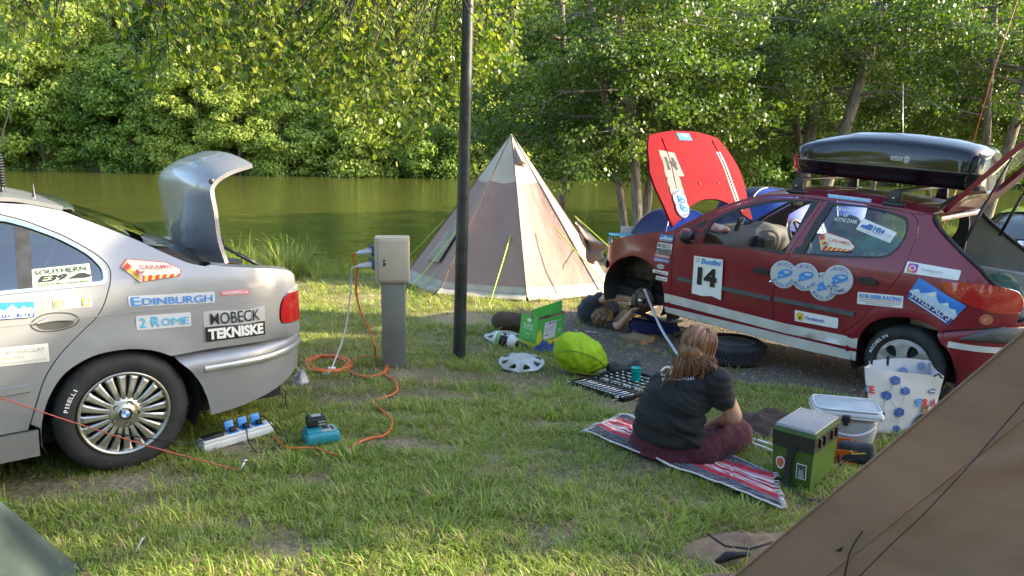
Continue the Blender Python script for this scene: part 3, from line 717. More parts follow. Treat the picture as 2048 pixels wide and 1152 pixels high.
class Vehicle:
    def __init__(s, t, W, paint, inner=cabin): s.t = t; s.W = W; s.paint = paint; s.inner = inner
    def surf(s, side=1, extra=0): return lambda x, z, off=0: Vector((x, side*(s.W(x, z)+extra+off), z))
    def panel(s, name, outline, holes=(), mat=None, sides=(1, -1), gap=.0025, depth=.022, step=.06, extra=0, label=None, inner=True, parent=None):
        out = []; mat = mat or s.paint
        ol = inset(clean(outline), gap) if gap else clean(outline)
        V, F_, loops = fill2d(ol, holes, step)
        for sd in sides:
            f = s.surf(sd, extra); mb = MB(); fl = (lambda t: tuple(reversed(t))) if sd > 0 else (lambda t: t)
            vs = [f(x, z) for x, z in V]; mb.add(vs, [fl(t) for t in F_], 0, True)
            for L in loops:
                n = len(L); a = [f(x, z) for x, z in L]; b = [f(x, z, -depth) for x, z in L]
                mb.add(a+b, [(i, (i+1) % n, n+(i+1) % n, n+i) for i in range(n)], 0)
            if inner: mb.add([f(x, z, -depth) for x, z in V], [tuple(reversed(fl(t))) for t in F_], 1, True)
            out.append(mb.build(name, [mat, s.inner], parent[0 if sd > 0 else 1] if parent else s.t, label=label))
        return out
    def pane(s, name, outline, parent, mat, off=-.012, sides=(1, -1), step=.08):
        V, F_, loops = fill2d(outline, (), step)
        for k, sd in enumerate(sides):
            f = s.surf(sd, off); mb = MB(); mb.add([f(x, z) for x, z in V], F_, 0, True); mb.build(name, mat, parent[k] if parent else s.t)
    def line(s, name, pts, wid, hgt, mat, parent, sides=(1, -1), base=-.002, closed=False):
        """trim strip that follows the body side: wid across, hgt proud of it"""
        for k, sd in enumerate(sides):
            f = s.surf(sd); rows = []; P2 = [np.array(p) for p in pts]; n = len(P2)
            for i in range(n):
                a = P2[(i-1) % n] if (i or closed) else P2[i]; b = P2[(i+1) % n] if (i < n-1 or closed) else P2[i]
                t = (b-a)/max(np.linalg.norm(b-a), 1e-6); nn = np.array([-t[1], t[0]])*wid/2; c = P2[i]
                rows.append([f(*(c-nn), base), f(*(c-nn*.75), hgt), f(*(c+nn*.75), hgt), f(*(c+nn), base)])
            if closed: rows.append(rows[0])
            mb = MB(); mb.grid(rows if sd < 0 else [list(reversed(q)) for q in rows], smooth=False); mb.build(name, mat, parent[k] if parent else s.t)
    def dec(s, quad, items, label, parent=None, e0=.003, step=.2, name='sticker'):
        return decal(name, parent or s.t, quadmap(quad, s.surf(1), e0), items, label, step)
def wrapstrip(xs, a, w0, p1, p2, xstart, zb, zt, n=40, m=10, prof=lambda v: 0, tuck=lambda z: 0, sgn=-1, full=True, yend=0.0):
    """skin that wraps round the end of a car; sgn -1 rear, +1 front. rows run from the left side round to the right side"""
    def pl(th): return xs+sgn*a*max(math.sin(th), 0)**(2/p1), w0*max(math.cos(th), 0)**(2/p2)
    rows = []
    for j in range(m+1):
        v = j/m; half = []
        x0 = xstart(v); th0 = math.asin(min(1, (max(sgn*(x0-xs), 0)/a))**(p1/2))
        pts = []
        if sgn*(x0-xs) < 0: pts.append((x0, w0))
        for i in range(n+1): pts.append(pl(th0+(PI/2-th0)*(i/n)**1.0))
        # resample evenly so rows match
        d = [0]
        for q in range(1, len(pts)): d.append(d[-1]+math.hypot(pts[q][0]-pts[q-1][0], pts[q][1]-pts[q-1][1]))
        for i in range(n+1):
            t = d[-1]*i/n; q = max(1, next((k for k in range(len(d)) if d[k] >= t-1e-9), len(d)-1)); u = (t-d[q-1])/max(d[q]-d[q-1], 1e-9)
            x = pts[q-1][0]+(pts[q][0]-pts[q-1][0])*u; y = pts[q-1][1]+(pts[q][1]-pts[q-1][1])*u
            z = zb(x)+(zt(x)-zb(x))*v; k = 1-(prof(v)+tuck(z))/w0
            half.append(Vector((xs+(x-xs)*k if sgn*(x-xs) > 0 else x, y*k if sgn*(x-xs) <= 0 or 1 else y, z)))
        row = half+[Vector((p.x, -p.y, p.z)) for p in reversed(half[:-1])]
        rows.append([p for p in row if abs(p.y) >= yend] if yend else row)
    return rows
def roofgrid(edge, W, crown, n=14, ext=.0, skip=()):
    rows = []
    for x, z in edge:
        w = W(x, z)+ext; rows.append([Vector((x, w*v, z+crown(x)*(1-abs(v)**2.6))) for v in [math.sin(PI/2*(-1+2*j/n)) for j in range(n+1)]])
    return rows
def arcpts(cx, cz, r, a0, a1, n=20, rz=None): return [(cx+r*math.cos(rad(a0+(a1-a0)*k/n)), cz+(rz or r)*math.sin(rad(a0+(a1-a0)*k/n))) for k in range(n+1)]
def well(v, x, z, r, y0, y1):
    """dark wheel-arch liner"""
    for sd in (1, -1):
        mb = MB(); A_ = arcpts(x, z, r, -25, 205, 22)
        mb.grid([[Vector((a, sd*y, b)) for a, b in A_] for y in (y0, (y0+y1)/2, y1)]); mb.add([Vector((x, sd*y1, z))]+[Vector((a, sd*y1, b)) for a, b in A_], [(0, i+1, i+2) for i in range(len(A_)-1)], 0)
        mb.build('wheel_arch_liner', underside, v.t)
def wheelM(x, y, z, sd, spin=0):               # lathe Z -> outward
    return Matrix.Translation((x, y, z)) @ Matrix.Rotation(-PI/2*sd, 4, 'X') @ Matrix.Rotation(spin, 4, 'Z')
def make_tyre(R, rr, w, parent, name='tyre', n=120, mat=rubber):
    """R outer radius, rr rim radius, w width; outer face at local z=0, width into -z"""
    def mod(k, j):
        if k in (5, 6): return -.006 if j % 3 == 0 else 0
        if k in (8, 9, 12, 13): return -.005 if (j % 4 == 0) else 0
        return 0
    prof = [(rr-.004, -.022), (rr+.006, -.006), (rr+.02, 0), (rr+(R-rr)*.55, .006), (R-.03, -.004), (R-.012, -.016), (R-.004, -.028), (R-.001, -.045), (R, -.06), (R, -w*.40), (R-.007, -w*.41), (R-.007, -w*.45), (R, -w*.46), (R, -w*.56), (R-.007, -w*.57), (R-.007, -w*.61), (R, -w*.62), (R, -w+.045), (R-.012, -w+.016), (R-.04, -w), (rr+.02, -w), (rr-.004, -w+.02)]
    mb = MB(); mb.lathe(prof, n, None, 0, mod); return mb.build(name, mat, parent)
def tyretext(txt, parent, R, a0, a1, h, mat, z=.0085, bold=.02):
    n = len(txt); mb = MB()
    for q, ch in enumerate(txt):
        vs, fs = textgeo(ch, bold); a = rad(a0+(a1-a0)*(q+.5)/n); w = abs(rad(a1-a0))*R/n*.82*(.4 if ch == 'I' else 1)
        ux, uy = math.cos(a), math.sin(a); tx, ty = uy, -ux
        mb.add([(R*ux+tx*(x-.5)*w+ux*(y-.5)*h, R*uy+ty*(x-.5)*w+uy*(y-.5)*h, z) for x, y in vs], fs)
    return mb.build('lettering', mat, parent)

# ------------------------------------------------------------------ the silver saloon
BX, BY = (-2.554, 4.317)
def carmat(o, yaw, pitch):
    cy, sy, cp, sn = math.cos(yaw), math.sin(yaw), math.cos(pitch), math.sin(pitch)
    X = Vector((cy*cp, sy*cp, sn)); Y = Vector((-sy, cy, 0)); Z = X.cross(Y)
    return Matrix(((X.x, Y.x, Z.x, o[0]), (X.y, Y.y, Z.y, o[1]), (X.z, Y.z, Z.z, o[2]), (0, 0, 0, 1)))
def WB(x, z):
    w = .885
    if x < -.5: w *= max(1-((-.5-x)/.72)**3, 0)**.4 if x > -1.22 else 0
    if x > 2.6: w *= max(1-((x-2.6)/1.1)**3, 0)**.4 if x < 3.7 else 0
    w -= .42*sp(z-1.0)+.12*sp(.40-z)+.07*sp(z-.75)
    for cx in (0, 2.83):
        r_ = math.hypot(x-cx, z-.32); w += .014*math.exp(-((r_-.37)/.06)**2)*(1 if z > .2 else 0)
    return w
silver_car = thing('silver_car', 'silver saloon car with boot lid raised and rally stickers along its side', 'car', mat=carmat((BX, BY, gz(BX, BY)), 3.8346, 0))
vb = Vehicle(silver_car, WB, silver)
dc = crv([(.425, .338), (.391, .443), (.343, .572), (.29, .656), (.234, .72), (.149, .798), (.09, .852), (.052, .914), (.03, .973), (.012, 1.025), (.008, 1.08), (.035, 1.129), (.095, 1.185), (.186, 1.25), (.278, 1.299), (.349, 1.333), (.427, 1.359)], 4)
archB = crv([(.377, .218), (.374, .309), (.363, .384), (.332, .477), (.273, .571), (.201, .626), (.108, .661), (-.003, .667), (-.088, .657), (-.173, .63), (-.261, .578)], 3)
archB2 = crv([(-.261, .578), (-.331, .504), (-.377, .42), (-.407, .328), (-.421, .235)], 3)
roofB = crv([(.168, 1.368), (.30, 1.402), (.42, 1.42), (.8, 1.428), (1.1, 1.42), (1.4, 1.385), (1.7, 1.305), (2.0, 1.175), (2.28, 1.03)], 4)
deckB = crv([(-.49, 1.06), (-.609, 1.038), (-.789, 1.013), (-.944, .98), (-1.0, .94)], 4)
glB = crv([(.168, 1.368), (-.12, 1.222), (-.228, 1.158), (-.368, 1.08), (-.46, 1.052)], 4)
quarter = dc[1:]+[(.427, 1.415), (.30, 1.402)]+glB+deckB+[(-1.01, .87)]+crv([(-1.01, .86), (-.916, .841), (-.875, .798), (-.858, .742), (-.862, .691), (-.891, .669), (-1.02, .655)], 3)+[(-1.035, .6), (-.975, .572), (-.724, .592), (-.431, .598), (-.25, .596)]+list(reversed(archB))[1:]+[(.38, .335)]
vb.panel('rear_quarter_panel', quarter, step=.05)
win = crv([(1.36, 1.34), (1.0, 1.352), (.7, 1.355), (.45, 1.342), (.36, 1.318), (.28, 1.283), (.19, 1.235), (.10, 1.17), (.055, 1.118), (.034, 1.075), (.036, 1.03), (.06, 1.015)], 3)+[(.225, 1.015), (1.36, 1.0)]
doorR = list(reversed(dc))+[(.425, .335), (1.42, .335), (1.415, 1.37), (1.0, 1.39), (.7, 1.39)]
dR = vb.panel('rear_door', doorR, [win], step=.06)
vb.pane('window_pane', win, dR, pane_dark)
vb.line('chrome_trim', win, .022, .007, chrome, dR, closed=True)
vb.panel('window_divider', [(.315, 1.31), (.375, 1.33), (.405, 1.005), (.345, 1.005)], mat=black_plastic, gap=0, extra=-.004, depth=.01, step=0, inner=False, parent=dR)
win2 = [(1.47, 1.0), (1.47, 1.335), (1.6, 1.31), (1.8, 1.23), (2.0, 1.13), (2.14, 1.04), (2.14, .985)]
dF = vb.panel('front_door', [(1.42, .335), (2.38, .335), (2.36, .6), (2.3, .98), (2.2, 1.04), (2.0, 1.15), (1.8, 1.255), (1.6, 1.335), (1.42, 1.375)], [win2], step=.08)
vb.pane('window_pane', win2, dF, pane_dark); vb.line('chrome_trim', win2, .022, .007, chrome, dF, closed=True)
vb.panel('roof_rail', [(.427, 1.362), (.7, 1.392), (1.0, 1.392), (1.415, 1.374), (1.6, 1.338), (1.8, 1.258), (2.0, 1.153), (2.2, 1.043), (2.28, 1.03), (2.0, 1.175), (1.7, 1.305), (1.4, 1.385), (1.1, 1.42), (.8, 1.428), (.427, 1.418)], step=.05, gap=.001)
fend = [(2.38, .335), (2.36, .6), (2.3, .98), (2.5, .97), (2.9, .90), (3.3, .80), (3.5, .70), (3.52, .58), (3.22, .57)]+list(reversed(arcpts(2.83, .30, .37, 5, 178, 18)))[:-1][::-1][0:0]+list(arcpts(2.83, .30, .37, 45, 175, 18))+[(2.46, .30)]
vb.panel('front_wing', fend, step=.07)
vb.panel('sill', [(.385, .185), (.385, .33), (2.45, .33), (2.45, .185)], step=.08)
# creases, strips, handles
vb.line('body_crease', [(x, .852+.01*math.sin(x)) for x in np.arange(-.86, 2.3, .12)], .010, .003, silver, None)
for nm, x0, x1, par in (('rub_strip', .40, 1.38, dR), ('rub_strip', 1.45, 2.30, dF)): vb.line(nm, [(x0+(x1-x0)*i/8, .545) for i in range(9)], .045, .009, silver, par)
hp = crv([(.37, .85), (.33, .885), (.27, .893), (.2, .88), (.17, .848), (.2, .818), (.27, .806), (.34, .815)], 4, True)
for nm, dx, par in (('handle', 0, dR), ('handle', 1.12, dF)):
    q = [(x+dx, z) for x, z in hp]; vb.line(nm, q, .006, .003, M('seam_dark', (.05, .05, .05), .6), par, closed=True)
    vb.panel(nm, [(x+dx, z) for x, z in crv([(.345, .85), (.27, .862), (.195, .845), (.21, .822), (.27, .812), (.33, .822)], 4, True)], mat=M('handle_recess', (.12, .12, .12), .4, .6), gap=0, extra=.001, depth=.01, step=0, inner=False, parent=par)
    vb.panel(nm, [(x+dx, z) for x, z in crv([(.35, .853), (.30, .876), (.24, .878), (.19, .862), (.2, .85), (.27, .858)], 4, True)], mat=silver, gap=0, extra=.016, depth=.016, step=0, inner=False, parent=par)
# rear bumper, round the corner
def xsB(v):
    z = .235+.36*v; return np.interp(z, [.235, .328, .42, .504, .578, .62], [-.424, -.41, -.38, -.335, -.265, -.25])
zbB = lambda x: .225+.11*max(0, min(1, (-.42-x)/.6))**1.5
rb = MB(); rb.grid(wrapstrip(-.5, .68, .905, 2.6, 2.4, xsB, zbB, lambda x: .585, 46, 14, prof=lambda v: .05*max(0, v-.86)**1.5*12+(.035 if v > .985 else 0)+.015*(1-v)**2-(.006 if .66 < v < .9 else 0)))
rbo = rb.build('rear_bumper', silver, silver_car)
st = MB(); st.grid(wrapstrip(-.5, .692, .917, 2.6, 2.4, lambda v: -.40-.03*v*0, lambda x: .475, lambda x: .515, 46, 4, prof=lambda v: .008*(abs(v-.5)*2)**4)); st.build('bumper_strip', M('silver_trim', (.42, .425, .42), .38, .6, .5), rbo)
rp = MB(); rp.grid(wrapstrip(-.5, .60, .82, 2.6, 2.4, lambda v: -.95, lambda x: .58, lambda x: .70, 24, 6)); rp.build('rear_panel', silver, silver_car)
def strip_part(z0, z1, a, w0, x0, yend, mat, name, side=1, n=20, m=8, bulge=.0, parent=None, xs=-.5, p=(2.6, 2.4), sgn=-1):
    rows = wrapstrip(xs, a, w0, p[0], p[1], lambda v: x0+(.0 if callable(x0) else 0), lambda x: z0, lambda x: z1, 40, m, prof=lambda v: bulge*(abs(v-.5)*2)**3, sgn=sgn)
    rows = [[q for q in r_ if q.y*side >= yend] for r_ in rows]; k = min(len(r_) for r_ in rows); rows = [r_[:k] if side > 0 else r_[-k:] for r_ in rows]
    mb = MB(); mb.grid(rows); mb.build(name, mat, parent or silver_car)
for sd in (1, -1):
    f = vb.surf(sd)
    tl = crv([(-1.03, .835), (-.93, .838), (-.885, .798), (-.868, .742), (-.87, .695), (-.90, .672), (-1.03, .66)], 4)
    V, F_, lo = fill2d(tl, (), .025); mb = MB(); mb.add([f(x, z, .004) for x, z in V], F_, 0, True)
    mb.add([f(x, z, .004) for x, z in clean(tl)]+[f(x, z, -.02) for x, z in clean(tl)], [(i, (i+1) % len(clean(tl)), len(clean(tl))+(i+1) % len(clean(tl)), len(clean(tl))+i) for i in range(len(clean(tl)))], 0)
    tlo = mb.build('tail_light', lamp_red, silver_car)
    tl2 = crv([(-1.03, .875), (-1.0, .878), (-.945, .862), (-.928, .843), (-1.03, .84)], 4); V, F_, lo = fill2d(tl2, (), .02); mb = MB(); mb.add([f(x, z, .004) for x, z in V], F_, 0, True); mb.build('reversing_lens', lamp_clear, tlo)
    strip_part(.66, .838, .66, .85, -1.02, .42, lamp_red, 'tail_light', sd); strip_part(.84, .875, .66, .85, -1.02, .42, lamp_clear, 'reversing_light', sd)
# top skins
rg = MB(); rg.grid(roofgrid(roofB[:-8], WB, lambda x: .006), thick=.02); rg.build('roof', [silver], silver_car)
# spoiler lip over the rear glass
def lerp_rows(a, b, n, bul): return [[p.lerp(q, i/n)+bul(i/n, j/(len(a)-1)) for j, (p, q) in enumerate(zip(a, b))] for i in range(n+1)]
topB = [Vector((.168-.05*(1-abs(v)**2), WB(.168, 1.36)*.985*v, 1.370+.010*(1-abs(v)**2.6))) for v in np.linspace(-1, 1, 13)]
botB = [Vector((-.46-.10*(1-v*v), WB(-.46, 1.05)*.975*v, 1.048+.02*(1-v*v))) for v in np.linspace(-1, 1, 13)]
gb = MB(); gb.grid(lerp_rows(topB, botB, 10, lambda u, w: Vector((-.0, 0, .03*math.sin(PI*u))))); gb.build('rear_window', pane_dark, silver_car)
lp = MB(); lp.grid([[p+Vector((.03, 0, .012)) for p in topB], [p+Vector((-.04, 0, .010)) for p in topB], [p+Vector((-.055, 0, -.004)) for p in topB]], thick=.008); lp.build('roof_spoiler', M('lip_grey', (.25, .27, .28), .25, .6, 1), silver_car)
cowl = [Vector((2.36-.22*v*v, WB(2.2, 1.0)*.95*v, 1.0)) for v in np.linspace(-1, 1, 13)]; wtop = [Vector((1.52-.08*v*v, WB(1.5, 1.36)*.97*v, 1.372+.03*(1-v*v))) for v in np.linspace(-1, 1, 13)]
gb = MB(); gb.grid(lerp_rows(wtop, cowl, 8, lambda u, w: Vector((.04*math.sin(PI*u), 0, .03*math.sin(PI*u))))); gb.build('windscreen', pane_dark, silver_car)
hb = MB(); rows = []
for i in range(15):
    u = i/14; x = 2.34+1.22*u
    rows.append([Vector((x-.12*v*v*(1-u)-.25*v*v*u**3, (WB(min(x, 3.2), .9)-.06)*v*(1-.12*u**3), .985-.24*u**1.7-.05*abs(v)**3+.0)) for v in np.linspace(-1, 1, 15)])
hb.grid(rows, thick=.02); hb.build('bonnet', silver, silver_car)
fb_ = MB(); fb_.grid(wrapstrip(2.6, 1.08, .90, 2.6, 2.4, lambda v: 3.2, lambda x: .2, lambda x: .58, 40, 10, sgn=1)); fb_.build('front_bumper', silver, silver_car)
fb_ = MB(); fb_.grid(wrapstrip(2.6, 1.0, .86, 2.6, 2.4, lambda v: 3.4, lambda x: .57, lambda x: .76, 30, 5, sgn=1)); fb_.build('front_grille_panel', black_plastic, silver_car)
for sd in (1, -1): strip_part(.60, .73, 1.02, .87, 3.4, .35, lamp_glass, 'headlight', sd, xs=2.6, sgn=1)
well(vb, 0, .32, .385, .84, .56); well(vb, 2.83, .32, .385, .84, .56)
fl = MB(); fl.box((1.25, 0, .24), (4.3, 1.4, .1)); fl.build('floor_pan', underside, silver_car)
# boot tub and raised lid
bt = MB(); bt.box((-.77, 0, .52), (.52, 1.2, .02)); bt.box((-.50, 0, .74), (.02, 1.22, .46)); bt.box((-.77, .62, .65), (.54, .02, .46)); bt.box((-.77, -.62, .76), (.54, .02, .5)); bt.box((-1.02, 0, .6), (.03, 1.2, .16))
bt.build('boot_lining', cabin, silver_car)
for sd in (1, -1):
    mb = MB(); mb.grid([[Vector((x, sd*(WB(x, z)-.004), z)), Vector((x, sd*(WB(x, z)-.06), z+.006)), Vector((x, sd*.63, z-.012)), Vector((x, sd*.60, z-.05))] for x, z in deckB[:-1]]); mb.build('boot_gutter', silver, silver_car)
lidp = crv([(-.60, 1.02), (-.565, 1.17), (-.555, 1.34), (-.545, 1.45), (-.555, 1.50), (-.60, 1.55), (-.68, 1.595), (-.79, 1.635)], 4)
rows = []; rin = []
for k, (x, z) in enumerate(lidp):
    u = k/(len(lidp)-1); row = []; ri = []
    for v in np.linspace(-1, 1, 17):
        e = abs(v)**3; w = .53-.05*max(0, .25-u)-.03*max(0, u-.75)*4*.5
        row.append(Vector((x-.05*e-.02*v*v*(1-u), .06+w*v, z-.05*e*u*1.3)))
    rows.append(row)
lid = MB(); lid.grid(rows, thick=-.026); lido = lid.build('boot_lid', silver, silver_car, label='boot lid standing open, its lip curling back at the top')
ll = MB(); ll.box((-.735, .06, 1.555), (.13, .8, .05), Matrix.Rotation(rad(22), 3, 'Y'), bev=.015); ll.build('lid_trim', grey_plastic, lido)
q = MB(); q.lathe([(.0, .004), (.014, .004), (.018, 0)], 14, Matrix.Translation((-.595, .592, 1.495))@Matrix.Rotation(-PI/2, 4, 'X')); q.build('lid_bolt', black_plastic, lido)
for sd in (1, -1):
    s_ = MB(); s_.tube([(-.62, .06+sd*.5, 1.13), (-.86, sd*.60, .98)], .009, 8); s_.tube([(-.72, .03+sd*.54, 1.07), (-.86, sd*.60, .98)], .013, 8); s_.build('gas_strut', black_plastic, lido)
lm = quadmap(((-.5, 1.42), (-.12, 1.42), (-.12, 1.5), (-.5, 1.5)), lambda a, b, o=0: Vector((-.545+.004+o, a, b)))
# wheels
def bmw_wheel(x, sd, spin=0):
    t = empty('wheel', mat=None); t.parent = silver_car; t.matrix_local = wheelM(x, sd*.868, .322, sd, spin)
    ty = make_tyre(.325, .214, .225, t)
    rim = MB(); rim.lathe([(.214, -.02), (.222, .004), (.218, .010), (.208, .006), (.203, -.012), (.198, -.03), (.196, -.17)], 64); ro = rim.build('rim', M('alloy', (.50, .49, .46), .33, .9, .3, var=.1, vs=12), t)
    br = MB(); br.lathe([(.15, -.10), (.0, -.10)], 40); br.lathe([(.205, -.19), (0, -.19)], 30); br.build('brake_disc', dark_steel, t)
    spm = MB()
    z0, z1 = .002, -.006
    a = [(.070, .0115, 0), (.12, .0125, .004), (.190, .0195, -.004), (.203, .025, -.010)]
    top = [(r_, w_, z_) for r_, w_, z_ in a]
    vs = []
    for r_, w_, z_ in a: vs += [Vector((r_, w_, z_-.006)), Vector((r_, w_*.55, z_)), Vector((r_, -w_*.55, z_)), Vector((r_, -w_, z_-.006)), Vector((r_, -w_, z_-.03)), Vector((r_, w_, z_-.03))]
    fs = [(i*6+j, i*6+(j+1) % 6, (i+1)*6+(j+1) % 6, (i+1)*6+j) for i in range(3) for j in range(6)]
    spm.add(vs, fs, 0, False); me = spm.mesh('spoke', MAT['alloy'])
    for k in range(20): inst('spoke', me, t, rot=(0, 0, 2*PI*k/20))
    hb_ = MB(); hb_.lathe([(.088, -.012), (.078, .0), (.060, .004), (.040, .006), (.036, .010), (.0, .010)], 40)
    hub = hb_.build('hub', MAT['alloy'], t)
    nb = MB()
    for k in range(5): nb.lathe([(.0, .0045), (.011, .0045), (.013, .0075), (.0145, .0045)], 14, Matrix.Translation((.056*math.cos(2*PI*k/5+.5), .056*math.sin(2*PI*k/5+.5), -.0005)))
    nb.build('wheel_bolts', M('bolt_dark', (.08, .075, .07), .4, .5), t)
    def rmap(u, v, l): return Vector((u, v, .0105+.0004*l))
    its = [('p', C_(0, 0, .034, n=28), black_print, 0), ('p', C_(0, 0, .033, n=28), chrome, 1), ('p', C_(0, 0, .0315, n=28), black_print, 2), ('p', C_(0, 0, .020, n=28), white_print, 3)]
    for k in (0, 2): its.append(('p', [(0, 0)]+C_(0, 0, .019, n=8, a0=90*k+90, a1=90*k+180), M('roundel_blue', (.03, .25, .7), .3), 4))
    its.append(('a', 'BMW', (0, 0, .0255, .009, 310, 230), white_print, .01))
    decal('centre_badge', t, rmap, its, step=0)
    return t, ty
wb, tyb = bmw_wheel(0, 1, 0); bmw_wheel(0, -1); bmw_wheel(2.83, 1, .1); bmw_wheel(2.83, -1)
# the side of the wheel faces out: local X points forward(left in view), local Y up (left side)
tyretext('PIRELLI', tyb, .272, -13, -40, .020, white_print)
# roof aerials
an = MB(); bx = D(78, 390, 1); 
an = thing('stub_aerial', 'short black stub aerial on the silver car roof', 'aerial', mat=silver_car.matrix_world@Matrix.Translation((.235, .3, 1.395)))
m_ = MB(); m_.lathe([(.022, -.006), (.02, .006), (.008, .03), (.003, .085), (0, .09)], 12); m_.build('stub', black_plastic, an)
# stickers
alpsb = M('alps_blue', (.03, .2, .62), .4); alpsd = M('alps_deep', (.015, .07, .28), .4)
def alps_items():
    m = [('p', R_(0, 0, 1, 1, (.02, .04)), alpsd), ('p', [(0, .35), (1, .35), (1, 1), (0, 1)], alpsb)]
    m.append(('p', [(0, .38), (.12, .62), (.2, .5), (.33, .72), (.42, .9), (.5, .68), (.6, .55), (.72, .78), (.8, .6), (.9, .68), (1, .5), (1, .3), (0, .3)], M('alps_snow', (.5, .64, .8), .4)))
    for q in ([(.3, .62), (.42, .88), (.45, .7), (.4, .6)], [(.05, .45), (.12, .6), (.15, .48)], [(.66, .6), (.72, .76), (.76, .62)], [(.86, .56), (.91, .66), (.95, .52)]): m.append(('p', q, white_print))
    m += [('t', 'SWISS ALPS', (.06, .16, .95, .42), white_print, .03), ('p', R_(.06, .07, .94, .11), white_print)]
    return m
def caramel_items():
    hx = [(.0, .68), (.16, 1), (.80, .86), (1, .52), (.95, .24), (.20, .0)]
    inn = [(.5+(x-.5)*.965, .5+(y-.5)*.94) for x, y in hx]
    m = [('p', hx, red_print), ('p', inn, M('cream_print', (.75, .7, .55), .4))]
    m += [('p', [(.04, .66), (.14, .9), (.2, .72), (.16, .55), (.3, .3), (.22, .06)], yellow_print)]
    for k in range(6):
        x = .22+k*.125; m.append(('p', [(x, .05+.03*k), (x+.07, .06+.03*k), (x+.12, .30+.01*k), (x+.05, .30+.0*k)], red_print if k % 1 == 0 else yellow_print))
        if k < 5: m.append(('p', [(x+.07, .06+.03*k), (x+.125, .08+.03*k), (x+.17, .30), (x+.12, .30)], yellow_print))
    m += [('p', [(.3, .42), (.3, .3), (.8, .3), (.8, .42)], M('cream_print', ()), 1.2)][:0]
    for a_, b_ in ((.05, .7), (.09, .78), (.2, .5)): m.append(('p', [(a_, b_), (a_+.05, b_+.08), (a_+.09, b_-.08), (a_+.04, b_-.14)], red_print))
    m += [('p', [(.17, .36), (.32, .42), (.35, .5), (.2, .45)], M('figure_red', (.4, .05, .03), .5)), ('p', [(.26, .44), (.31, .42), (.24, .06), (.21, .06)], grey_print)]
    m += [('t', 'CARAMEL', (.30, .60, .88, .76), red_print, .03), ('t', 'MONARCH', (.33, .80, .62, .86), red_print, 0)][:1]
    return m
def mobeck_items(): return [('p', R_(0, 0, 1, 1), M('silver_print', (.42, .42, .42), .5)), ('p', R_(.012, .02, .988, .5), black_print), ('t', 'MOBECK', (.10, .55, .90, .93), black_print, .022), ('t', 'TEKNISKE', (.05, .08, .95, .44), white_print, .05)]
vb.dec(((.495, .968), (.349, .957), (.354, .884), (.50, .89)), alps_items(), 'blue snowy mountain sticker reading SWISS ALPS')
vb.dec(((-.03, 1.125), (-.31, 1.10), (-.345, .995), (-.06, 1.0)), caramel_items(), 'red and yellow hexagonal sticker reading CARAMEL')
edi_b = M('edinburgh_blue', (.04, .22, .6), .4); rome_b = M('rome_teal', (.05, .4, .62), .4)
vb.dec(((-.055, .94), (-.485, .918), (-.482, .85), (-.057, .878)), [('p', R_(.0, .05, 1, .95, (.02, .2)), M('sticker_white', (.54, .55, .57), .45)), ('t', 'E', (.03, .12, .13, .88), edi_b, .01), ('t', 'DINBURGH', (.15, .16, .97, .74), edi_b, .01)], 'white and blue sticker reading EDINBURGH')
vb.dec(((-.083, .832), (-.352, .818), (-.35, .742), (-.082, .758)), [('p', R_(0, 0, 1, 1, (.03, .1)), MAT['sticker_white']), ('t', '2', (.06, .15, .17, .82), rome_b, .01), ('t', 'R', (.27, .15, .42, .88), rome_b, .01), ('t', 'O', (.45, .2, .61, .72), rome_b, .01), ('t', 'M', (.64, .2, .82, .72), rome_b, 0), ('t', 'E', (.85, .2, .96, .72), rome_b, .01)], 'white and turquoise sticker reading 2 ROME')
vb.dec(((-.416, .812), (-.76, .80), (-.76, .628), (-.415, .64)), mobeck_items(), 'black and silver sticker reading MOBECK TEKNISKE')
vb.dec(((-.517, .915), (-.674, .905), (-.675, .878), (-.516, .888)), [('p', R_(0, 0, 1, 1), M('thunder_pink', (.62, .16, .2), .4)), ('t', 'THUNDERPOLE UK', (.04, .2, .96, .8), white_print, .02)], 'small pink sticker reading THUNDERPOLE')
vb.dec(((.27, .96), (.108, .956), (.108, .905), (.27, .912)), [('p', R_(0, 0, 1, 1, (.05, .15)), white_print), ('p', R_(.04, .12, .26, .88, (.05, .15)), M('snap_olive', (.42, .38, .07), .4)), ('p', R_(.74, .12, .96, .88, (.05, .15)), MAT['snap_olive'])]+[w for cx in (.15, .85) for w in (('p', C_(cx, .58, .045, .16, 10), white_print), ('p', [(cx-.08, .3), (cx+.08, .3), (cx+.04, .55), (cx-.04, .55)], white_print))]+[('t', 'Snapchat', (.31, .42, .69, .68), grey_print, .01)], 'small white and olive sticker reading Snapchat', step=.25)
vb.dec(((.51, .757), (.31, .751), (.311, .662), (.515, .67)), [('p', R_(0, 0, 1, 1), M('sticker_cream', (.7, .68, .62), .45)), ('t', 'TOM BARCLAY', (-.05, .62, .93, .86), grey_print, .005), ('t', 'RACING', (.06, .34, .50, .56), grey_print, 0), ('t', 'www.tombarclayracing.co.uk', (-.02, .08, .95, .24), grey_print, 0)], 'cream sticker reading TOM BARCLAY RACING')
e39c = M('e39_green', (.42, .52, .36), .5)
def qglass(a, b, o=0): return Vector((a, WB(a, b)-.012+o*1.2+.003, b))
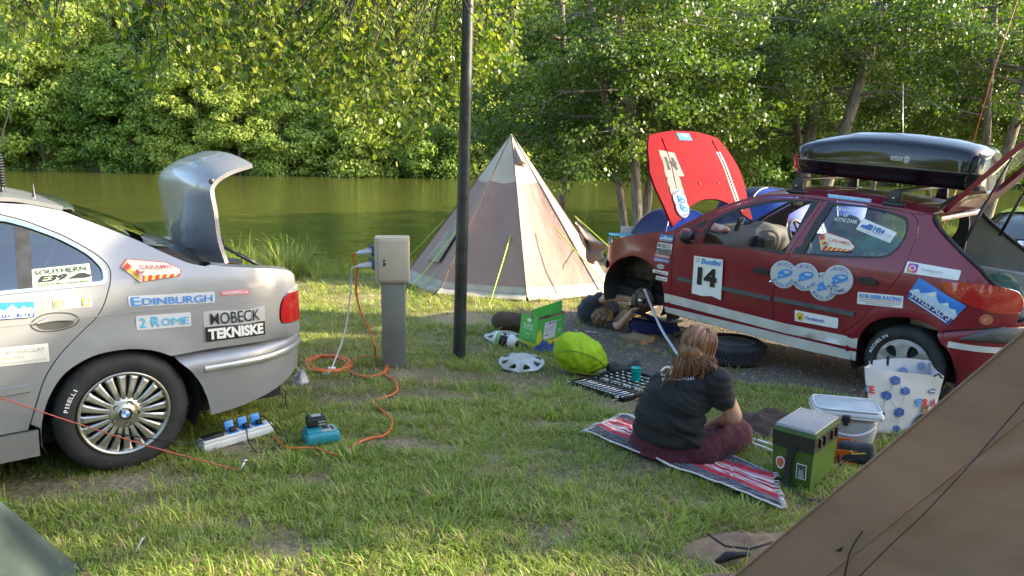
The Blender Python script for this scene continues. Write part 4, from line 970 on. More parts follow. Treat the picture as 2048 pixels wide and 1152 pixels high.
decal('sticker', dR[0], quadmap(((.348, 1.102), (.092, 1.11), (.092, 1.018), (.348, 1.018)), qglass, .0), [('p', R_(0, 0, 1, 1), e39c), ('t', 'SOUTHERN', (.08, .68, .93, .92), black_print, .01), ('t', 'E39', (.11, .28, .60, .62), black_print, .04, .3), ('t', 'ers', (.62, .58, .74, .68), black_print), ('p', [(.64, .34), (.66, .44), (.72, .47), (.78, .58), (.88, .58), (.95, .48), (1.0, .44), (.98, .34)], black_print), ('t', 'Practically Imperfect', (.09, .06, .95, .22), black_print, .02, .4)], 'green window sticker reading SOUTHERN E39')

# ------------------------------------------------------------------ the red hatchback
def WA(x, z):
    w = .815
    if x > 2.2: w *= max(1-((x-2.2)/.98)**3, 0)**.45 if x < 3.18 else 0
    if x < -.1: w *= max(1-((-.1-x)/.62)**3, 0)**.45 if x > -.72 else 0
    w -= .38*sp(z-.95)+.22*sp(.38-z)
    for cx in (0, 2.475):
        r_ = math.hypot(x-cx, z-.29); w += .012*math.exp(-((r_-.40)/.05)**2)*(1 if z > .2 else 0)
    return w
red_car = thing('red_hatchback', 'dark red hatchback with bonnet and tailgate up and front wheel off', 'car', mat=carmat((3.479, 5.920, -.186), 2.3556, .0657))
va = Vehicle(red_car, WA, red_paint)
RE = crv([(2.10, .985), (1.985, 1.065), (1.755, 1.218), (1.525, 1.332), (1.354, 1.39), (1.18, 1.422), (1.0, 1.436), (.83, 1.44), (.48, 1.437), (.25, 1.427), (.04, 1.408)], 4)
fw_hole = crv([(1.775, .918), (1.743, 1.075), (1.703, 1.121), (1.561, 1.215), (1.434, 1.273), (1.305, 1.316), (1.177, 1.349), (.93, 1.385)], 3)[:-1]+[(.93, 1.385), (.979, 1.163), (1.024, .972), (1.258, .960), (1.471, .942)]
spl = [(.838, 1.408), (.985, .966), (.985, .935), (1.056, .757), (1.060, .613), (1.028, .358)]
fd_front = crv([(2.0, .338), (2.045, .37), (2.05, .52), (2.078, .80), (2.07, .90), (2.06, .95)], 3)
doorF = fd_front+[(1.97, 1.035), (1.745, 1.188), (1.515, 1.302), (1.35, 1.36), (1.18, 1.39), (1.0, 1.404)]+spl+[(1.306, .356), (1.577, .346), (1.776, .343)]
fD = va.panel('front_door', doorF, [fw_hole], step=.06)
va.panel('window_frame', [(1.775, .912), (1.80, 1.0), (1.757, 1.12), (1.573, 1.241), (1.443, 1.298), (1.313, 1.341), (1.186, 1.373), (.87, 1.402), (1.015, .945), (1.26, .945), (1.47, .927)], [fw_hole], mat=black_plastic, gap=0, extra=.0015, depth=.02, step=.06, parent=fD)
rw_hole = crv([(.757, 1.378), (.507, 1.394), (.331, 1.376), (.222, 1.35), (.182, 1.305), (.176, 1.226), (.199, 1.148), (.241, 1.09), (.295, 1.06), (.42, 1.04), (.603, 1.012)], 3)+[(.868, .985)]
trail = crv([(.476, .405), (.40, .48), (.323, .578), (.214, .779), (.122, .967), (.098, 1.159), (.093, 1.259), (.112, 1.34), (.163, 1.39), (.253, 1.403)], 3)
doorRr = list(reversed(spl))[0:0]+[(.838, 1.408)][0:0]+list(reversed(spl))+[(.5, 1.413)]+list(reversed(trail))+[(.507, .395), (.693, .37)]
rD = va.panel('rear_door', doorRr, [rw_hole], step=.06)
va.panel('window_frame', [(.80, 1.40), (.507, 1.407), (.33, 1.395), (.20, 1.365), (.165, 1.31), (.16, 1.226), (.184, 1.14), (.228, 1.078), (.29, 1.045), (.6, .995), (.965, .965)], [rw_hole], mat=black_plastic, gap=0, extra=.0015, depth=.02, step=.06, parent=rD)
va.pane('window_pane', rw_hole, rD, pane_m)
va.panel('roof_rail', RE+[(.16, 1.396), (.253, 1.408), (.5, 1.418), (.838, 1.413), (1.0, 1.409), (1.18, 1.395), (1.35, 1.365), (1.515, 1.307), (1.745, 1.193), (1.97, 1.04), (2.06, .955)], gap=.001, step=.04)
arcF = crv([(2.85, .209), (2.845, .304), (2.802, .426), (2.738, .53), (2.63, .616), (2.517, .658), (2.386, .655), (2.269, .607), (2.183, .532), (2.135, .44), (2.117, .36), (2.112, .30)], 3)
wing = [(2.065, .955)]+crv([(2.10, .985), (2.14, .965), (2.346, .915), (2.565, .86), (2.765, .785), (2.93, .69), (3.0, .60)], 4)+[(3.01, .50), (2.93, .42), (2.83, .36)]+[p for p in arcF if p[1] > .345 or p[0] < 2.3][1:]+[(2.055, .36)]+fd_front[2:]
va.panel('front_wing', wing, step=.05)
arcR = crv([(.33, .395), (.308, .471), (.258, .553), (.164, .614), (.055, .648), (-.043, .654), (-.143, .635), (-.219, .594), (-.268, .54)], 3)
hl = crv([(.04, 1.408), (.017, 1.363), (-.04, 1.3), (-.193, 1.184), (-.343, 1.079), (-.43, 1.0), (-.52, .945)], 3)
q206 = list(trail)+[(.16, 1.392)]+hl+[(-.58, .90), (-.61, .80), (-.61, .71)]+[(-.50, .69), (-.353, .655), (-.224, .612), (-.262, .55)]+list(reversed(arcR))[1:]+[(.33, .375), (.476, .385)]
va.inner = cabin_light; va.panel('rear_quarter_panel', q206, step=.045); va.inner = cabin
va.panel('sill', [(.33, .215), (.33, .37), (.476, .385), (.507, .39), (.693, .365), (1.028, .352), (1.306, .35), (1.577, .34), (1.776, .337), (2.0, .332), (2.045, .36), (2.112, .345), (2.107, .18), (1.2, .19)], step=.05)
# white bands along the sill
def sband(z0, z1, x0, x1, n=18): return [(x0+(x1-x0)*i/n, z0(x0+(x1-x0)*i/n)) for i in range(n+1)]+[(x1-(x1-x0)*i/n, z1(x1-(x1-x0)*i/n)) for i in range(n+1)]
zt_ = lambda x: .41-.03*min(1, (x-.33)/.6)
for z0, z1 in ((lambda x: zt_(x)-.085, zt_), (lambda x: .222-.03*min(1, (x-.33)/.4), lambda x: .295-.045*min(1, (x-.33)/1.7))):
    va.panel('white_stripe', sband(z0, z1, .335, 2.105), mat=white_paint, gap=0, extra=.0035, depth=.003, step=.05, inner=False)
va.line('rub_strip', [(x, .553-.012*(x-1.5)) for x in np.linspace(1.99, 1.075, 9)], .042, .014, grey_plastic, fD)
va.line('rub_strip', [(x, .565-.035*(x-1.04)) for x in np.linspace(1.045, .39, 8)], .042, .014, grey_plastic, rD)
for x0, z0, par in ((1.19, .778, fD), (.335, .868, rD)):
    hh = crv([(x0+.075, z0-.005), (x0+.04, z0+.024), (x0-.02, z0+.026), (x0-.07, z0+.004), (x0-.05, z0-.02), (x0+.03, z0-.024)], 4, True)
    va.panel('handle', hh, mat=black_plastic, gap=0, extra=.028, depth=.03, step=0, inner=False, parent=par)
for p_ in fD: q = MB(); sd = 1 if p_ is fD[0] else -1; q.lathe([(.0, .004), (.011, .004), (.013, 0)], 12, Matrix.Translation((1.10, sd*(WA(1.1, .7)), .70))@Matrix.Rotation(-sd*PI/2, 4, 'X')); q.build('lock', chrome, p_)
# bumpers
def xsR(v): z = .25+.44*v; return np.interp(z, [.25, .302, .407, .486, .542, .594, .65], [-.372, -.367, -.336, -.305, -.272, -.222, -.2])
rb = MB(); rb.grid(wrapstrip(-.1, .63, .828, 2.7, 2.2, xsR, lambda x: .25, lambda x: .605+.09*min(1, max(0, (-.22-x)/.35)), 40, 12, prof=lambda v: .012*(1-v)**2+.02*max(0, v-.9)*10*(v-.9)*10))
rbo = rb.build('rear_bumper', red_paint, red_car)
bi = MB(); bi.grid(wrapstrip(-.1, .655, .846, 2.7, 2.2, lambda v: -.335-.10*(abs(v-.5)*2)**2.5, lambda x: .575, lambda x: .575+.115*min(1, max(.12, (-.30-x)/.22)), 40, 8, prof=lambda v: .03*(abs(v-.5)*2)**4)); bi.build('bumper_insert', grey_plastic, rbo)
bs_ = MB(); bs_.grid(wrapstrip(-.1, .637, .833, 2.7, 2.2, lambda v: -.275, lambda x: .508, lambda x: .552, 40, 2)); bs_.build('white_stripe', white_paint, rbo)
fbm = MB()
def xsF(v): z = .20+.33*v; return 2.845+.0*v if z < .34 else 2.845-.15*max(0, (z-.40))
fbm.grid(wrapstrip(2.2, 1.0, .828, 2.7, 2.2, xsF, lambda x: .20, lambda x: .50+.04*max(0, x-2.95)*3, 40, 12, sgn=1, prof=lambda v: .02*(1-v)**2))
fbo = fbm.build('front_bumper', red_paint, red_car)
for z0, z1 in ((.215, .285), (.30, .385)):
    q = MB(); q.grid(wrapstrip(2.2, 1.006, .834, 2.7, 2.2, lambda v: 2.855, lambda x: z0, lambda x: z1, 40, 2, sgn=1, prof=lambda v: .006)); q.build('white_stripe', white_paint, fbo)
q = MB(); q.grid(wrapstrip(2.2, 1.02, .85, 2.7, 2.2, lambda v: 2.93+.06*(abs(v-.5)*2)**2, lambda x: .43, lambda x: .53, 40, 6, sgn=1, prof=lambda v: .03*(abs(v-.5)*2)**4)); q.build('bumper_insert', grey_plastic, fbo)
q = MB(); q.grid(wrapstrip(2.2, .94, .80, 2.7, 2.2, lambda v: 2.97, lambda x: .50, lambda x: .66, 30, 4, sgn=1)); q.build('nose_panel', red_paint, red_car)
for sd in (1, -1): strip_part(.53, .68, .955, .81, 2.9, .30, lamp_glass, 'headlight', sd, xs=2.2, sgn=1, parent=red_car, p=(2.7, 2.2))
# lamps and flap
for sd in (1, -1):
    f = va.surf(sd); tl = crv([(-.158, .955), (-.17, .925), (-.22, .885), (-.32, .840), (-.459, .806), (-.56, .795), (-.61, .81), (-.62, .87), (-.60, .93), (-.56, .965), (-.449, .985), (-.28, .978)], 4, True)
    V, F_, lo = fill2d(tl, (), .035); mb = MB(); mb.add([f(x, z, .010-.008*max(0, (x+.3)/.15)) for x, z in V], F_, 0, True); b_ = clean(tl); n = len(b_)
    mb.add([f(x, z, .010-.008*max(0, (x+.3)/.15)) for x, z in b_]+[f(x, z, -.01) for x, z in b_], [(i, (i+1) % n, n+(i+1) % n, n+i) for i in range(n)], 0); mb.build('tail_light', lamp_red, red_car)
# rear opening: frame posts, sill, floor, trims
rp = MB(); rp.grid(wrapstrip(-.1, .60, .79, 2.7, 2.2, lambda v: -.55, lambda x: .60, lambda x: .72, 24, 3)); rp.build('rear_panel', red_paint, red_car)
# roof, windscreen, bonnet
rgA = MB(); rgA.grid(roofgrid([p for p in RE if p[0] < 1.40], WA, lambda x: .045*min(1, .55+x), 16), thick=.025); rfo = rgA.build('roof', [red_paint], red_car)
wt = [Vector((1.39-.10*v*v, WA(1.4, 1.38)*.97*v, 1.385+.04*(1-v*v))) for v in np.linspace(-1, 1, 13)]; wl = [Vector((2.30-.24*v*v, .70*v, .96+.02*(1-v*v))) for v in np.linspace(-1, 1, 13)]
q = MB(); q.grid(lerp_rows(wt, wl, 10, lambda u, w: Vector((.03*math.sin(PI*u), 0, .03*math.sin(PI*u))))); q.build('windscreen', pane_m, red_car)
a_ = rad(60.4); bs_ax = Vector((math.cos(a_), 0, math.sin(a_))); bn_ = Vector((-math.sin(a_), 0, math.cos(a_)))
BYAW = Matrix.Rotation(rad(-5.3), 3, 'Z')
def bonn(s, y, off=0):
    crown = .05*(1-(y/.75)**2)*min(1, .4+s)-.06*max(0, s-.62)**1.4*3
    return Vector((2.14, 0, .98))+BYAW@(bs_ax*s+Vector((0, y*1.0, 0))+bn_*(crown+off))
half = crv([(0, .665), (.18, .69), (.40, .735)], 4)+crv([(.56, .745), (.80, .66), (.96, .56)], 3)+crv([(.985, .42), (1.01, .22), (1.015, 0)], 4)
rear = crv([(.255, 0), (.25, .12), (.215, .26), (.16, .39), (.07, .53), (.0, .665)], 4)
bo = half+[(s, -y) for s, y in reversed(half[:-1])]+[(s, -y) for s, y in reversed(rear)][1:]+rear[1:-1]
V, F_, lo = fill2d(bo, (), .07); mb = MB(); mb.add([bonn(s, y, 0) for s, y in V], F_, 0, True); mb.add([bonn(s, y, -.022) for s, y in V], [tuple(reversed(f)) for f in F_], 1, True); b_ = lo[0]; n = len(b_)
mb.add([bonn(s, y, 0) for s, y in b_]+[bonn(s, y, -.022) for s, y in b_], [(i, (i+1) % n, n+(i+1) % n, n+i) for i in range(n)], 0)
bon = mb.build('bonnet', [red_matte, M('bonnet_underside', (.2, .03, .025), .6)], red_car, label='raised bonnet, its red paint bright in the sun')
def bsurf(s, y, off=0): return bonn(s, y, off)
for sd in (1, -1): q = MB(); q.tube([bonn(s, sd*(.50-.10*s), .002) for s in np.linspace(.05, .92, 12)], .006, 6); q.build('bonnet_crease', red_matte, bon)
for y in (.10, -.22): q = MB(); q.lathe([(.014, 0), (.012, .005), (.0, .006)], 10, Matrix.Translation(bonn(.42, y, .0))@Matrix.Rotation(-(PI/2-a_), 4, 'Y')@Matrix.Rotation(0, 4, 'Z')); q.build('washer_jet', black_plastic, bon)
# engine bay
eb = MB(); eb.box((2.62, 0, .52), (.62, 1.05, .3), bev=.03); eb.box((2.55, .25, .70), (.3, .35, .12), bev=.02); eb.box((2.75, -.3, .68), (.2, .25, .16), bev=.02); eb.box((2.2, 0, .75), (.06, 1.3, .4)); eb.build('engine_bay', dark_steel, red_car)
well(va, 2.475, .30, .365, .80, .45); well(va, 0, .30, .375, .80, .5)
fl = MB(); fl.box((1.25, 0, .24), (3.2, 1.2, .09)); fl.tube([(2.3, .12, .18), (1.2, .15, .17), (.3, .2, .18), (-.4, .3, .2)], .03, 8); fl.build('floor_pan', underside, red_car)
# suspension at the open arch: disc, hub, strut, driveshaft
hubt = empty('front_hub'); hubt.parent = red_car; hubt.matrix_local = Matrix.Translation((2.44, .665, .215))@Matrix.Rotation(-PI/2, 4, 'X')
m_ = MB(); m_.lathe([(.0, .012), (.03, .012), (.045, .008), (.075, .01), (.078, .0), (.124, 0), (.126, -.004), (.126, -.02), (.0, -.02)], 36); m_.build('brake_disc', M('rust_steel', (.10, .065, .05), .55, .5, var=.5, vs=18, bump=.3, bs=50), hubt)
m_ = MB(); m_.lathe([(.028, .012), (.026, .05), (.018, .058), (.0, .058)], 16); m_.build('hub_centre', steel, hubt)
m_ = MB(); m_.box((.105, .02, -.02), (.06, .13, .07), bev=.012); m_.build('brake_caliper', dark_steel, hubt)
m_ = MB(); m_.tube([(2.42, .60, .25), (2.36, .56, .62), (2.35, .55, .75)], [.03, .035, .05], 12); m_.tube([(2.42, .62, .22), (2.35, .2, .24)], .02, 8); m_.tube([(2.44, .60, .16), (2.2, .4, .2)], .016, 8); m_.build('suspension_strut', dark_steel, red_car)
m_ = MB(); m_.box((2.085, .66, .19), (.02, .2, .18)); m_.box((.0-.42, .66, .22), (.02, .2, .26)); m_.build('mud_flap', rubber, red_car)
# wheels: rear pair and far front are on
def wheel206(x, sd, z=.29, spin=0):
    t = empty('wheel'); t.parent = red_car; t.matrix_local = wheelM(x, sd*.79, z, sd, spin)
    ty = make_tyre(.29, .186, .18, t)
    cv = M('wheel_cover_grey', (.30, .29, .275), .42, .35, .2, var=.08, vs=8)
    ol = C_(0, 0, .188, n=64); hs = []
    for k in range(5):
        a = 2*PI*k/5+.3; h_ = crv([(.070, -.008), (.105, -.036), (.145, -.044), (.163, -.010), (.150, .026), (.11, .024), (.082, .008)], 4, True)
        hs.append([(x_*math.cos(a)-y_*math.sin(a), x_*math.sin(a)+y_*math.cos(a)) for x_, y_ in h_])
    V, F_, lo = fill2d(ol, hs, .02)
    def zf(p):
        r_ = math.hypot(*p); a = math.atan2(p[1], p[0]); sw = .006*math.sin(5*(a-.3)+r_*18)*min(1, max(0, (r_-.05)/.05))
        return .016*(1-(r_/.188)**2)+sw*(1 if r_ < .165 else 0)-.010*(r_ > .178)
    mb = MB(); mb.add([(p[0], p[1], zf(p)) for p in V], F_, 0, True)
    for L in lo: n = len(L); mb.add([(p[0], p[1], zf(p)) for p in L]+[(p[0]*.98, p[1]*.98, zf(p)-.018) for p in L], [(i, (i+1) % n, n+(i+1) % n, n+i) for i in range(n)], 0, True)
    mb.build('wheel_cover', cv, t); b2 = MB(); b2.lathe([(.186, -.03), (.0, -.035)], 32); b2.lathe([(.186, -.02), (.184, -.15)], 32); b2.build('rim', M('rim_dark', (.03, .03, .03), .6, .3), t)
    m_ = MB(); m_.lathe([(.022, .0), (.02, .004), (.006, .005), (.0, .009)], 16, Matrix.Translation((0, 0, .016))); m_.build('cap', steel, t)
    return t, ty
w1, ty1 = wheel206(0, 1, spin=.25); wheel206(0, -1); wheel206(2.442, -1, .25)
tyretext('MICHELIN', ty1, .236, -22, -70, .022, white_print)
# mirror
for sd in (1, -1):
    m_ = MB(); m_.ell((1.90, sd*.86, .955), (.075, .10, .068)); me_ = m_.build('door_mirror', black_plastic, fD[0] if sd > 0 else fD[1])
    m2 = MB(); m2.ell((1.915, sd*.87, .985), (.062, .075, .045)); m2.build('mirror_cap', red_paint, me_)
    m3 = MB(); m3.lathe([(.055, 0), (.0, 0)], 20, Matrix.Translation((1.822, sd*.865, .955))@Matrix.Rotation(-PI/2, 4, 'Y')@Matrix.Scale(1.5, 4, (0, 1, 0))); m3.build('mirror_glass', chrome, me_)
    q = MB(); q.add([Vector((1.80, sd*(WA(1.9, 1.0)+.002), .935)), Vector((2.03, sd*(WA(2, .96)+.002), .95)), Vector((1.80, sd*(WA(1.8, 1.1)+.004), 1.12))], [(0, 1, 2)]); q.build('mirror_base', black_plastic, fD[0] if sd > 0 else fD[1])
# cabin
def dashp(y): return [(2.15, .93), (1.95, .97), (1.80, .985), (1.70, .96), (1.64, .90), (1.62, .80), (1.66, .70), (1.7, .5)]
q = MB(); q.grid([[Vector((x, y, z+.05*math.exp(-((y+.33)/.18)**2)*(1 if 1.6 < x < 1.9 and z > .85 else 0))) for x, z in crv(dashp(0), 4)] for y in np.linspace(-.68, .68, 24)]); q.box((1.62, 0, .72), (.16, .26, .45), bev=.03); dsh = q.build('dashboard', cabin, red_car)
q = MB(); q.lathe([(.0, .0), (.05, 0), (.055, .01)], 20, Matrix.Translation((1.63, .12, .90))@Matrix.Rotation(-PI/2, 4, 'Y')); q.lathe([(.0, .0), (.05, 0), (.055, .01)], 20, Matrix.Translation((1.63, -.06, .90))@Matrix.Rotation(-PI/2, 4, 'Y')); q.build('air_vent', grey_plastic, dsh)
sw = MB(); Msw = Matrix.Translation((1.42, -.36, .93))@Matrix.Rotation(rad(-62), 4, 'Y'); sw.tube([Msw@Vector((.185*math.cos(a), .185*math.sin(a), 0)) for a in np.linspace(0, 2*PI, 33)[:-1]], .016, 8, closed=True)
sw.lathe([(.06, -.01), (.05, .02), (0, .025)], 20, Msw)
for a in (0, 2.2, 4.1): sw.tube([Msw@Vector((.05*math.cos(a), .05*math.sin(a), 0)), Msw@Vector((.18*math.cos(a), .18*math.sin(a), 0))], .013, 6)
sw.build('steering_wheel', M('wheel_leather', (.25, .23, .2), .6), red_car)
def seat(x, y, w, par, nm='seat'):
    q = MB(); q.box((x+.22, y, .50), (.5, w, .16), bev=.06); q.box((x-.06, y, .82), (.14, w*.95, .62), Matrix.Rotation(rad(-14), 3, 'Y'), bev=.06); q.box((x-.17, y, 1.19), (.10, .24, .17), Matrix.Rotation(rad(-10), 3, 'Y'), bev=.04)
    q.build(nm, M('seat_cloth', (.05, .052, .056), .9, var=.3, vs=30), par)
seat(.95, .36, .48, red_car); seat(.95, -.36, .48, red_car)
q = MB(); q.box((.12, 0, .78), (.14, 1.2, .5), Matrix.Rotation(rad(-14), 3, 'Y'), bev=.05); q.box((.38, 0, .48), (.5, 1.2, .16), bev=.05); q.build('rear_bench', MAT['seat_cloth'], red_car)
q = MB(); q.box((-.28, 0, .56), (.62, 1.05, .03)); q.build('boot_floor', cabin, red_car)
for sd in (1, -1):
    q = MB(); q.box((-.25, sd*.60, .74), (.60, .06, .36), bev=.02); q.build('boot_trim', cabin_light, red_car)
q = MB(); q.box((1.33, .02, 1.30), (.02, .22, .06), bev=.008); q.tube([(1.40, 0, 1.37), (1.34, 0, 1.31)], .007, 6); q.build('rear_view_mirror', black_plastic, red_car)
q = MB(); q.box((1.77, .22, 1.05), (.012, .075, .13), Matrix.Rotation(rad(-15), 3, 'Y'), bev=.004); q.tube([(1.78, .22, .98), (1.83, .22, .93)], .008, 6); ph = q.build('phone_holder', black_plastic, red_car)
# tailgate
ht = Vector((.0, 0, 1.425)); ha = rad(180-53); hx_ = Vector((math.cos(ha), 0, math.sin(ha))); hn = Vector((math.cos(ha-PI/2), 0, math.sin(ha-PI/2)))
def hg(s, y, off=0):
    bend = .10*max(0, s-.62)*1.2
    return ht+hx_*s+Vector((0, y, 0))+hn*(off+.055*(1-(y/.62)**2)-bend)
ho = crv([(.0, .50), (.05, .575), (.2, .60), (.45, .62), (.62, .63), (.85, .62), (1.0, .56), (1.03, .4), (1.04, 0)], 4); ho = ho+[(s, -y) for s, y in reversed(ho[:-1])]
hw = crv([(.16, .40), (.20, .465), (.4, .485), (.53, .48), (.59, .44), (.605, 0)], 4); hw = hw+[(s, -y) for s, y in reversed(hw[:-1])]
V, F_, lo = fill2d(ho, [hw], .07); mb = MB(); mb.add([hg(s, y, 0) for s, y in V], F_, 0, True); mb.add([hg(s, y, -.035) for s, y in V], [tuple(reversed(f)) for f in F_], 0, True)
for L in lo: n = len(L); mb.add([hg(s, y, 0) for s, y in L]+[hg(s, y, -.035) for s, y in L], [(i, (i+1) % n, n+(i+1) % n, n+i) for i in range(n)], 0)
tg = mb.build('tailgate', red_paint, red_car, label='tailgate swung up and open')
V, F_, lo = fill2d(hw, (), .08); mb = MB(); mb.add([hg(s, y, -.005) for s, y in V], F_, 0, True); mb.build('window_pane', pane_m, tg)
q = MB(); q.grid([[hg(s, y, .03*math.sin(PI*(s+.02)/.16)+.004) for s in np.linspace(-.02, .14, 6)] for y in np.linspace(-.58, .58, 14)]); q.build('spoiler', black_plastic, tg)
q = MB(); q.grid([[hg(s, sd*w, .006) for w in (.545, .575, .605)] for s in np.linspace(.05, .6, 8)] for sd in ()) if 0 else None
for sd in (1, -1):
    m_ = MB(); m_.grid([[hg(s, sd*w, .006) for w in (.49, .54, .60)] for s in np.linspace(.06, .6, 8)]); m_.build('window_border', black_plastic, tg)
    m_ = MB(); a = Vector((-.17, sd*.545, 1.20)); b = hg(.56, sd*.53, -.04); m_.tube([a, a.lerp(b, .52)], .012, 8); m_.tube([a.lerp(b, .5), b], .006, 8); m_.build('gas_strut', black_plastic, tg)
# aperture frame
q = MB()
for sd in (1, -1): q.tube([Vector((x-.012, sd*(WA(x, z)-.03), z)) for x, z in hl], .016, 6)
q.build('aperture_seal', rubber, red_car)
q = MB(); q.grid([[Vector((.03, y, 1.40)), Vector((-.01, y, 1.395)), Vector((-.01, y, 1.36))] for y in np.linspace(-.56, .56, 9)]); q.build('roof_rear_edge', red_paint, red_car)
# roof bars
for x in (1.09, .325):
    t = empty('roof_bar'); t.parent = red_car
    zr = 1.437 if x > 1 else 1.43
    q = MB(); q.box((x, 0, zr+.115), (.035, 1.22, .025), bev=.008); q.build('bar', black_plastic, t)
    for sd in (1, -1):
        q = MB(); q.box((x, sd*.60, zr+.012), (.15, .085, .03), bev=.012); q.box((x, sd*.59, zr+.065), (.075, .05, .10), bev=.012, taper=1.3); q.build('foot', black_plastic, t)
        q = MB(); q.tube([(x, sd*.622, zr+.06), (x, sd*.632, zr+.06)], .009, 10); q.build('bolt', steel, t)
# roof box
rbx = thing('roof_box', 'glossy black roof box strapped on the bars of the red hatchback', 'roof box', mat=red_car.matrix_world.copy())
def bxr(x):                                       # half width, bottom, seam, shoulder, top at x
    u = (x+.15)/1.52
    w = .41*min(1, max(.02, (1-u)/.10))**.35*min(1, max(.02, u/.04))**.25*(1-.12*u**2)
    zb = 1.595+.0*u if u > .5 else 1.575+.02*u*2; zb = 1.585+.035*(u > .93)*(u-.93)/.07*2
    zs = 1.705+.008*(1-u); zt = np.interp(u, [0, .04, .14, .38, .62, .85, .96, 1.0], [1.88, 1.925, 1.958, 1.985, 1.975, 1.90, 1.83, 1.745])
    return w, zb, zs, float(zt)
def boxrows(part):
    rows = []
    for u in [0, .004, .015, .035, .06, .1, .16, .24, .33, .43, .53, .63, .73, .82, .89, .94, .97, .99, 1.0]:
        x = -.15+1.52*u; w, zb, zs, zt = bxr(x); h = zt-zs
        if part == 'lid': pr = [(1.0, zs), (1.0, zs+.02), (.985, zs+h*.35), (.955, zs+h*.60), (.92, zs+h*.70), (.80, zs+h*.80), (.5, zs+h*.95), (.25, zs+h*.985), (0, zt-.01)]
        else: pr = [(1.012, zs+.004), (1.012, zs-.02), (.97, zs-.03), (.95, zb+.045), (.90, zb+.01), (.8, zb), (.4, zb), (0, zb)]
        p = [(k*w, z) for k, z in pr]; rows.append([Vector((x, y, z)) for y, z in p]+[Vector((x, -y, z)) for y, z in reversed(p[:-1])])
    return rows
gloss_black = M('gloss_black', (.006, .006, .008), .10, 0, .25)
for nm, pt in (('lid', 'lid'), ('hull', 'hull')):
    rws = boxrows(pt); q = MB(); q.grid(rws)
    for e in (rws[0], rws[-1]):
        q.add(e, [tuple(range(len(e)))], 0)
    bo_ = q.build(nm, gloss_black, rbx)
    if nm == 'lid': lidb = bo_
q = MB(); q.grid([[Vector((x, sd*(bxr(x)[0]*1.016), bxr(x)[2]+dz)) for dz in (-.006, .006)] for x in np.linspace(-.17, 1.33, 30)] for sd in ()) if 0 else None
for sd in (1, -1): q = MB(); q.tube([Vector((x, sd*(bxr(x)[0]*1.008), bxr(x)[2]+.002)) for x in np.linspace(-.148, 1.368, 40)], .004, 5); q.build('seam', M('seam_grey', (.12, .12, .12), .3), rbx)
q = MB(); q.box((1.366, 0, 1.675), (.012, .3, .045), bev=.005); q.build('red_strip', M('box_end_red', (.12, .01, .01), .3), rbx)  # small red strip set across the box nose
def bside(a, b, o=0):
    w, zb, zs, zt = bxr(a); h = zt-zs; t = (b-zs)/h; k = np.interp(t, [0, .1, .35, .6, .7], [1, 1, .985, .955, .92]); return Vector((a, w*k+o+.002, b))
its = [('p', [(0, .2), (0, .8), (.66, .8), (.74, 1), (.9, 1), (1, .5), (.9, 0), (.74, 0), (.66, .2)], white_print), ('p', [(.025, .28), (.025, .72), (.67, .72), (.76, .9), (.88, .9), (.965, .5), (.88, .1), (.76, .1), (.67, .28)], gloss_black), ('t', 'MODULA', (.06, .34, .64, .66), white_print, .03), ('p', C_(.82, .5, .09, .30, 16), white_print), ('p', C_(.82, .5, .05, .16, 16), gloss_black)]
decal('logo', lidb, quadmap(((.47, 1.805), (.325, 1.80), (.325, 1.75), (.47, 1.755)), bside), its, 'white outlined MODULA logo', .25)
# stickers on the red car
blue_car = M('rally_blue', (.05, .27, .68), .4); rally_txt = M('rally_navy', (.06, .14, .38), .4)
def rally_items(full):
    m = [('p', C_(.5, .5, .5, n=40), MAT['sticker_white']), ('p', C_(.5, .5, .475, n=40), M('sticker_pale', (.60, .65, .73), .4)), ('p', C_(.5, .5, .45, n=40), MAT['sticker_white'])]
    m.append(('a', '-RUST-', (.5, .5, .385, .125, 140, 40), rally_txt, .02))
    if full: m.append(('a', '2ROME', (.5, .5, .385, .125, 215, 318), rally_txt, .02))
    else: m.append(('a', 'ENGLAND', (.5, .5, .385, .12, 215, 345), rally_txt, .01))
    m += [('p', crv([(.30, .50), (.36, .60), (.48, .68), (.66, .72), (.80, .68), (.82, .60), (.74, .50), (.58, .42), (.46, .36), (.38, .40)], 4, True), blue_car), ('p', crv([(.50, .62), (.62, .66), (.74, .64), (.68, .58), (.56, .56)], 3, True), MAT['sticker_white']), ('p', C_(.46, .46, .035, n=10), MAT['sticker_white']), ('p', C_(.36, .36, .05, .06, 12), blue_car), ('p', [(.12, .5), (.2, .62), (.16, .66)], MAT['sticker_pale'])]
    if full: m.append(('t', '2026', (.34, .24, .58, .32), rally_txt, .01))
    return m
def rnd(cx, cz, r_): return ((cx+r_, cz+r_), (cx-r_, cz+r_), (cx-r_, cz-r_), (cx+r_, cz-r_))
for i, (cx, cz, fu) in enumerate(((.66, .752, 0), (.82, .80, 0), (.995, .785, 0), (.552, .832, 1))):
    va.dec(rnd(cx, cz, .115), rally_items(fu), ('round rally sticker mostly hidden behind its neighbours', 'second round blue and white rally sticker', 'round blue rally sticker over the door gap', 'round RUST 2 ROME 2026 rally sticker')[i], e0=(.003, .006, .009, .012)[i] if i < 3 else .012, step=.2)
va.dec(((1.836, .79), (1.548, .805), (1.518, .45), (1.815, .44)), [('p', [(0, .02), (.35, 0), (.7, .05), (1, -.01), (1, 1), (0, 1)], white_print), ('p', C_(.14, .90, .07, .05, 16), grey_print), ('p', C_(.14, .90, .045, .03, 16), white_print), ('t', 'Bonfini', (.27, .83, .94, .97), blue_car, .03, .2), ('t', '14', (.17, .28, .83, .74), black_print, .06)], 'white door panel with a big black number 14', e0=.017)
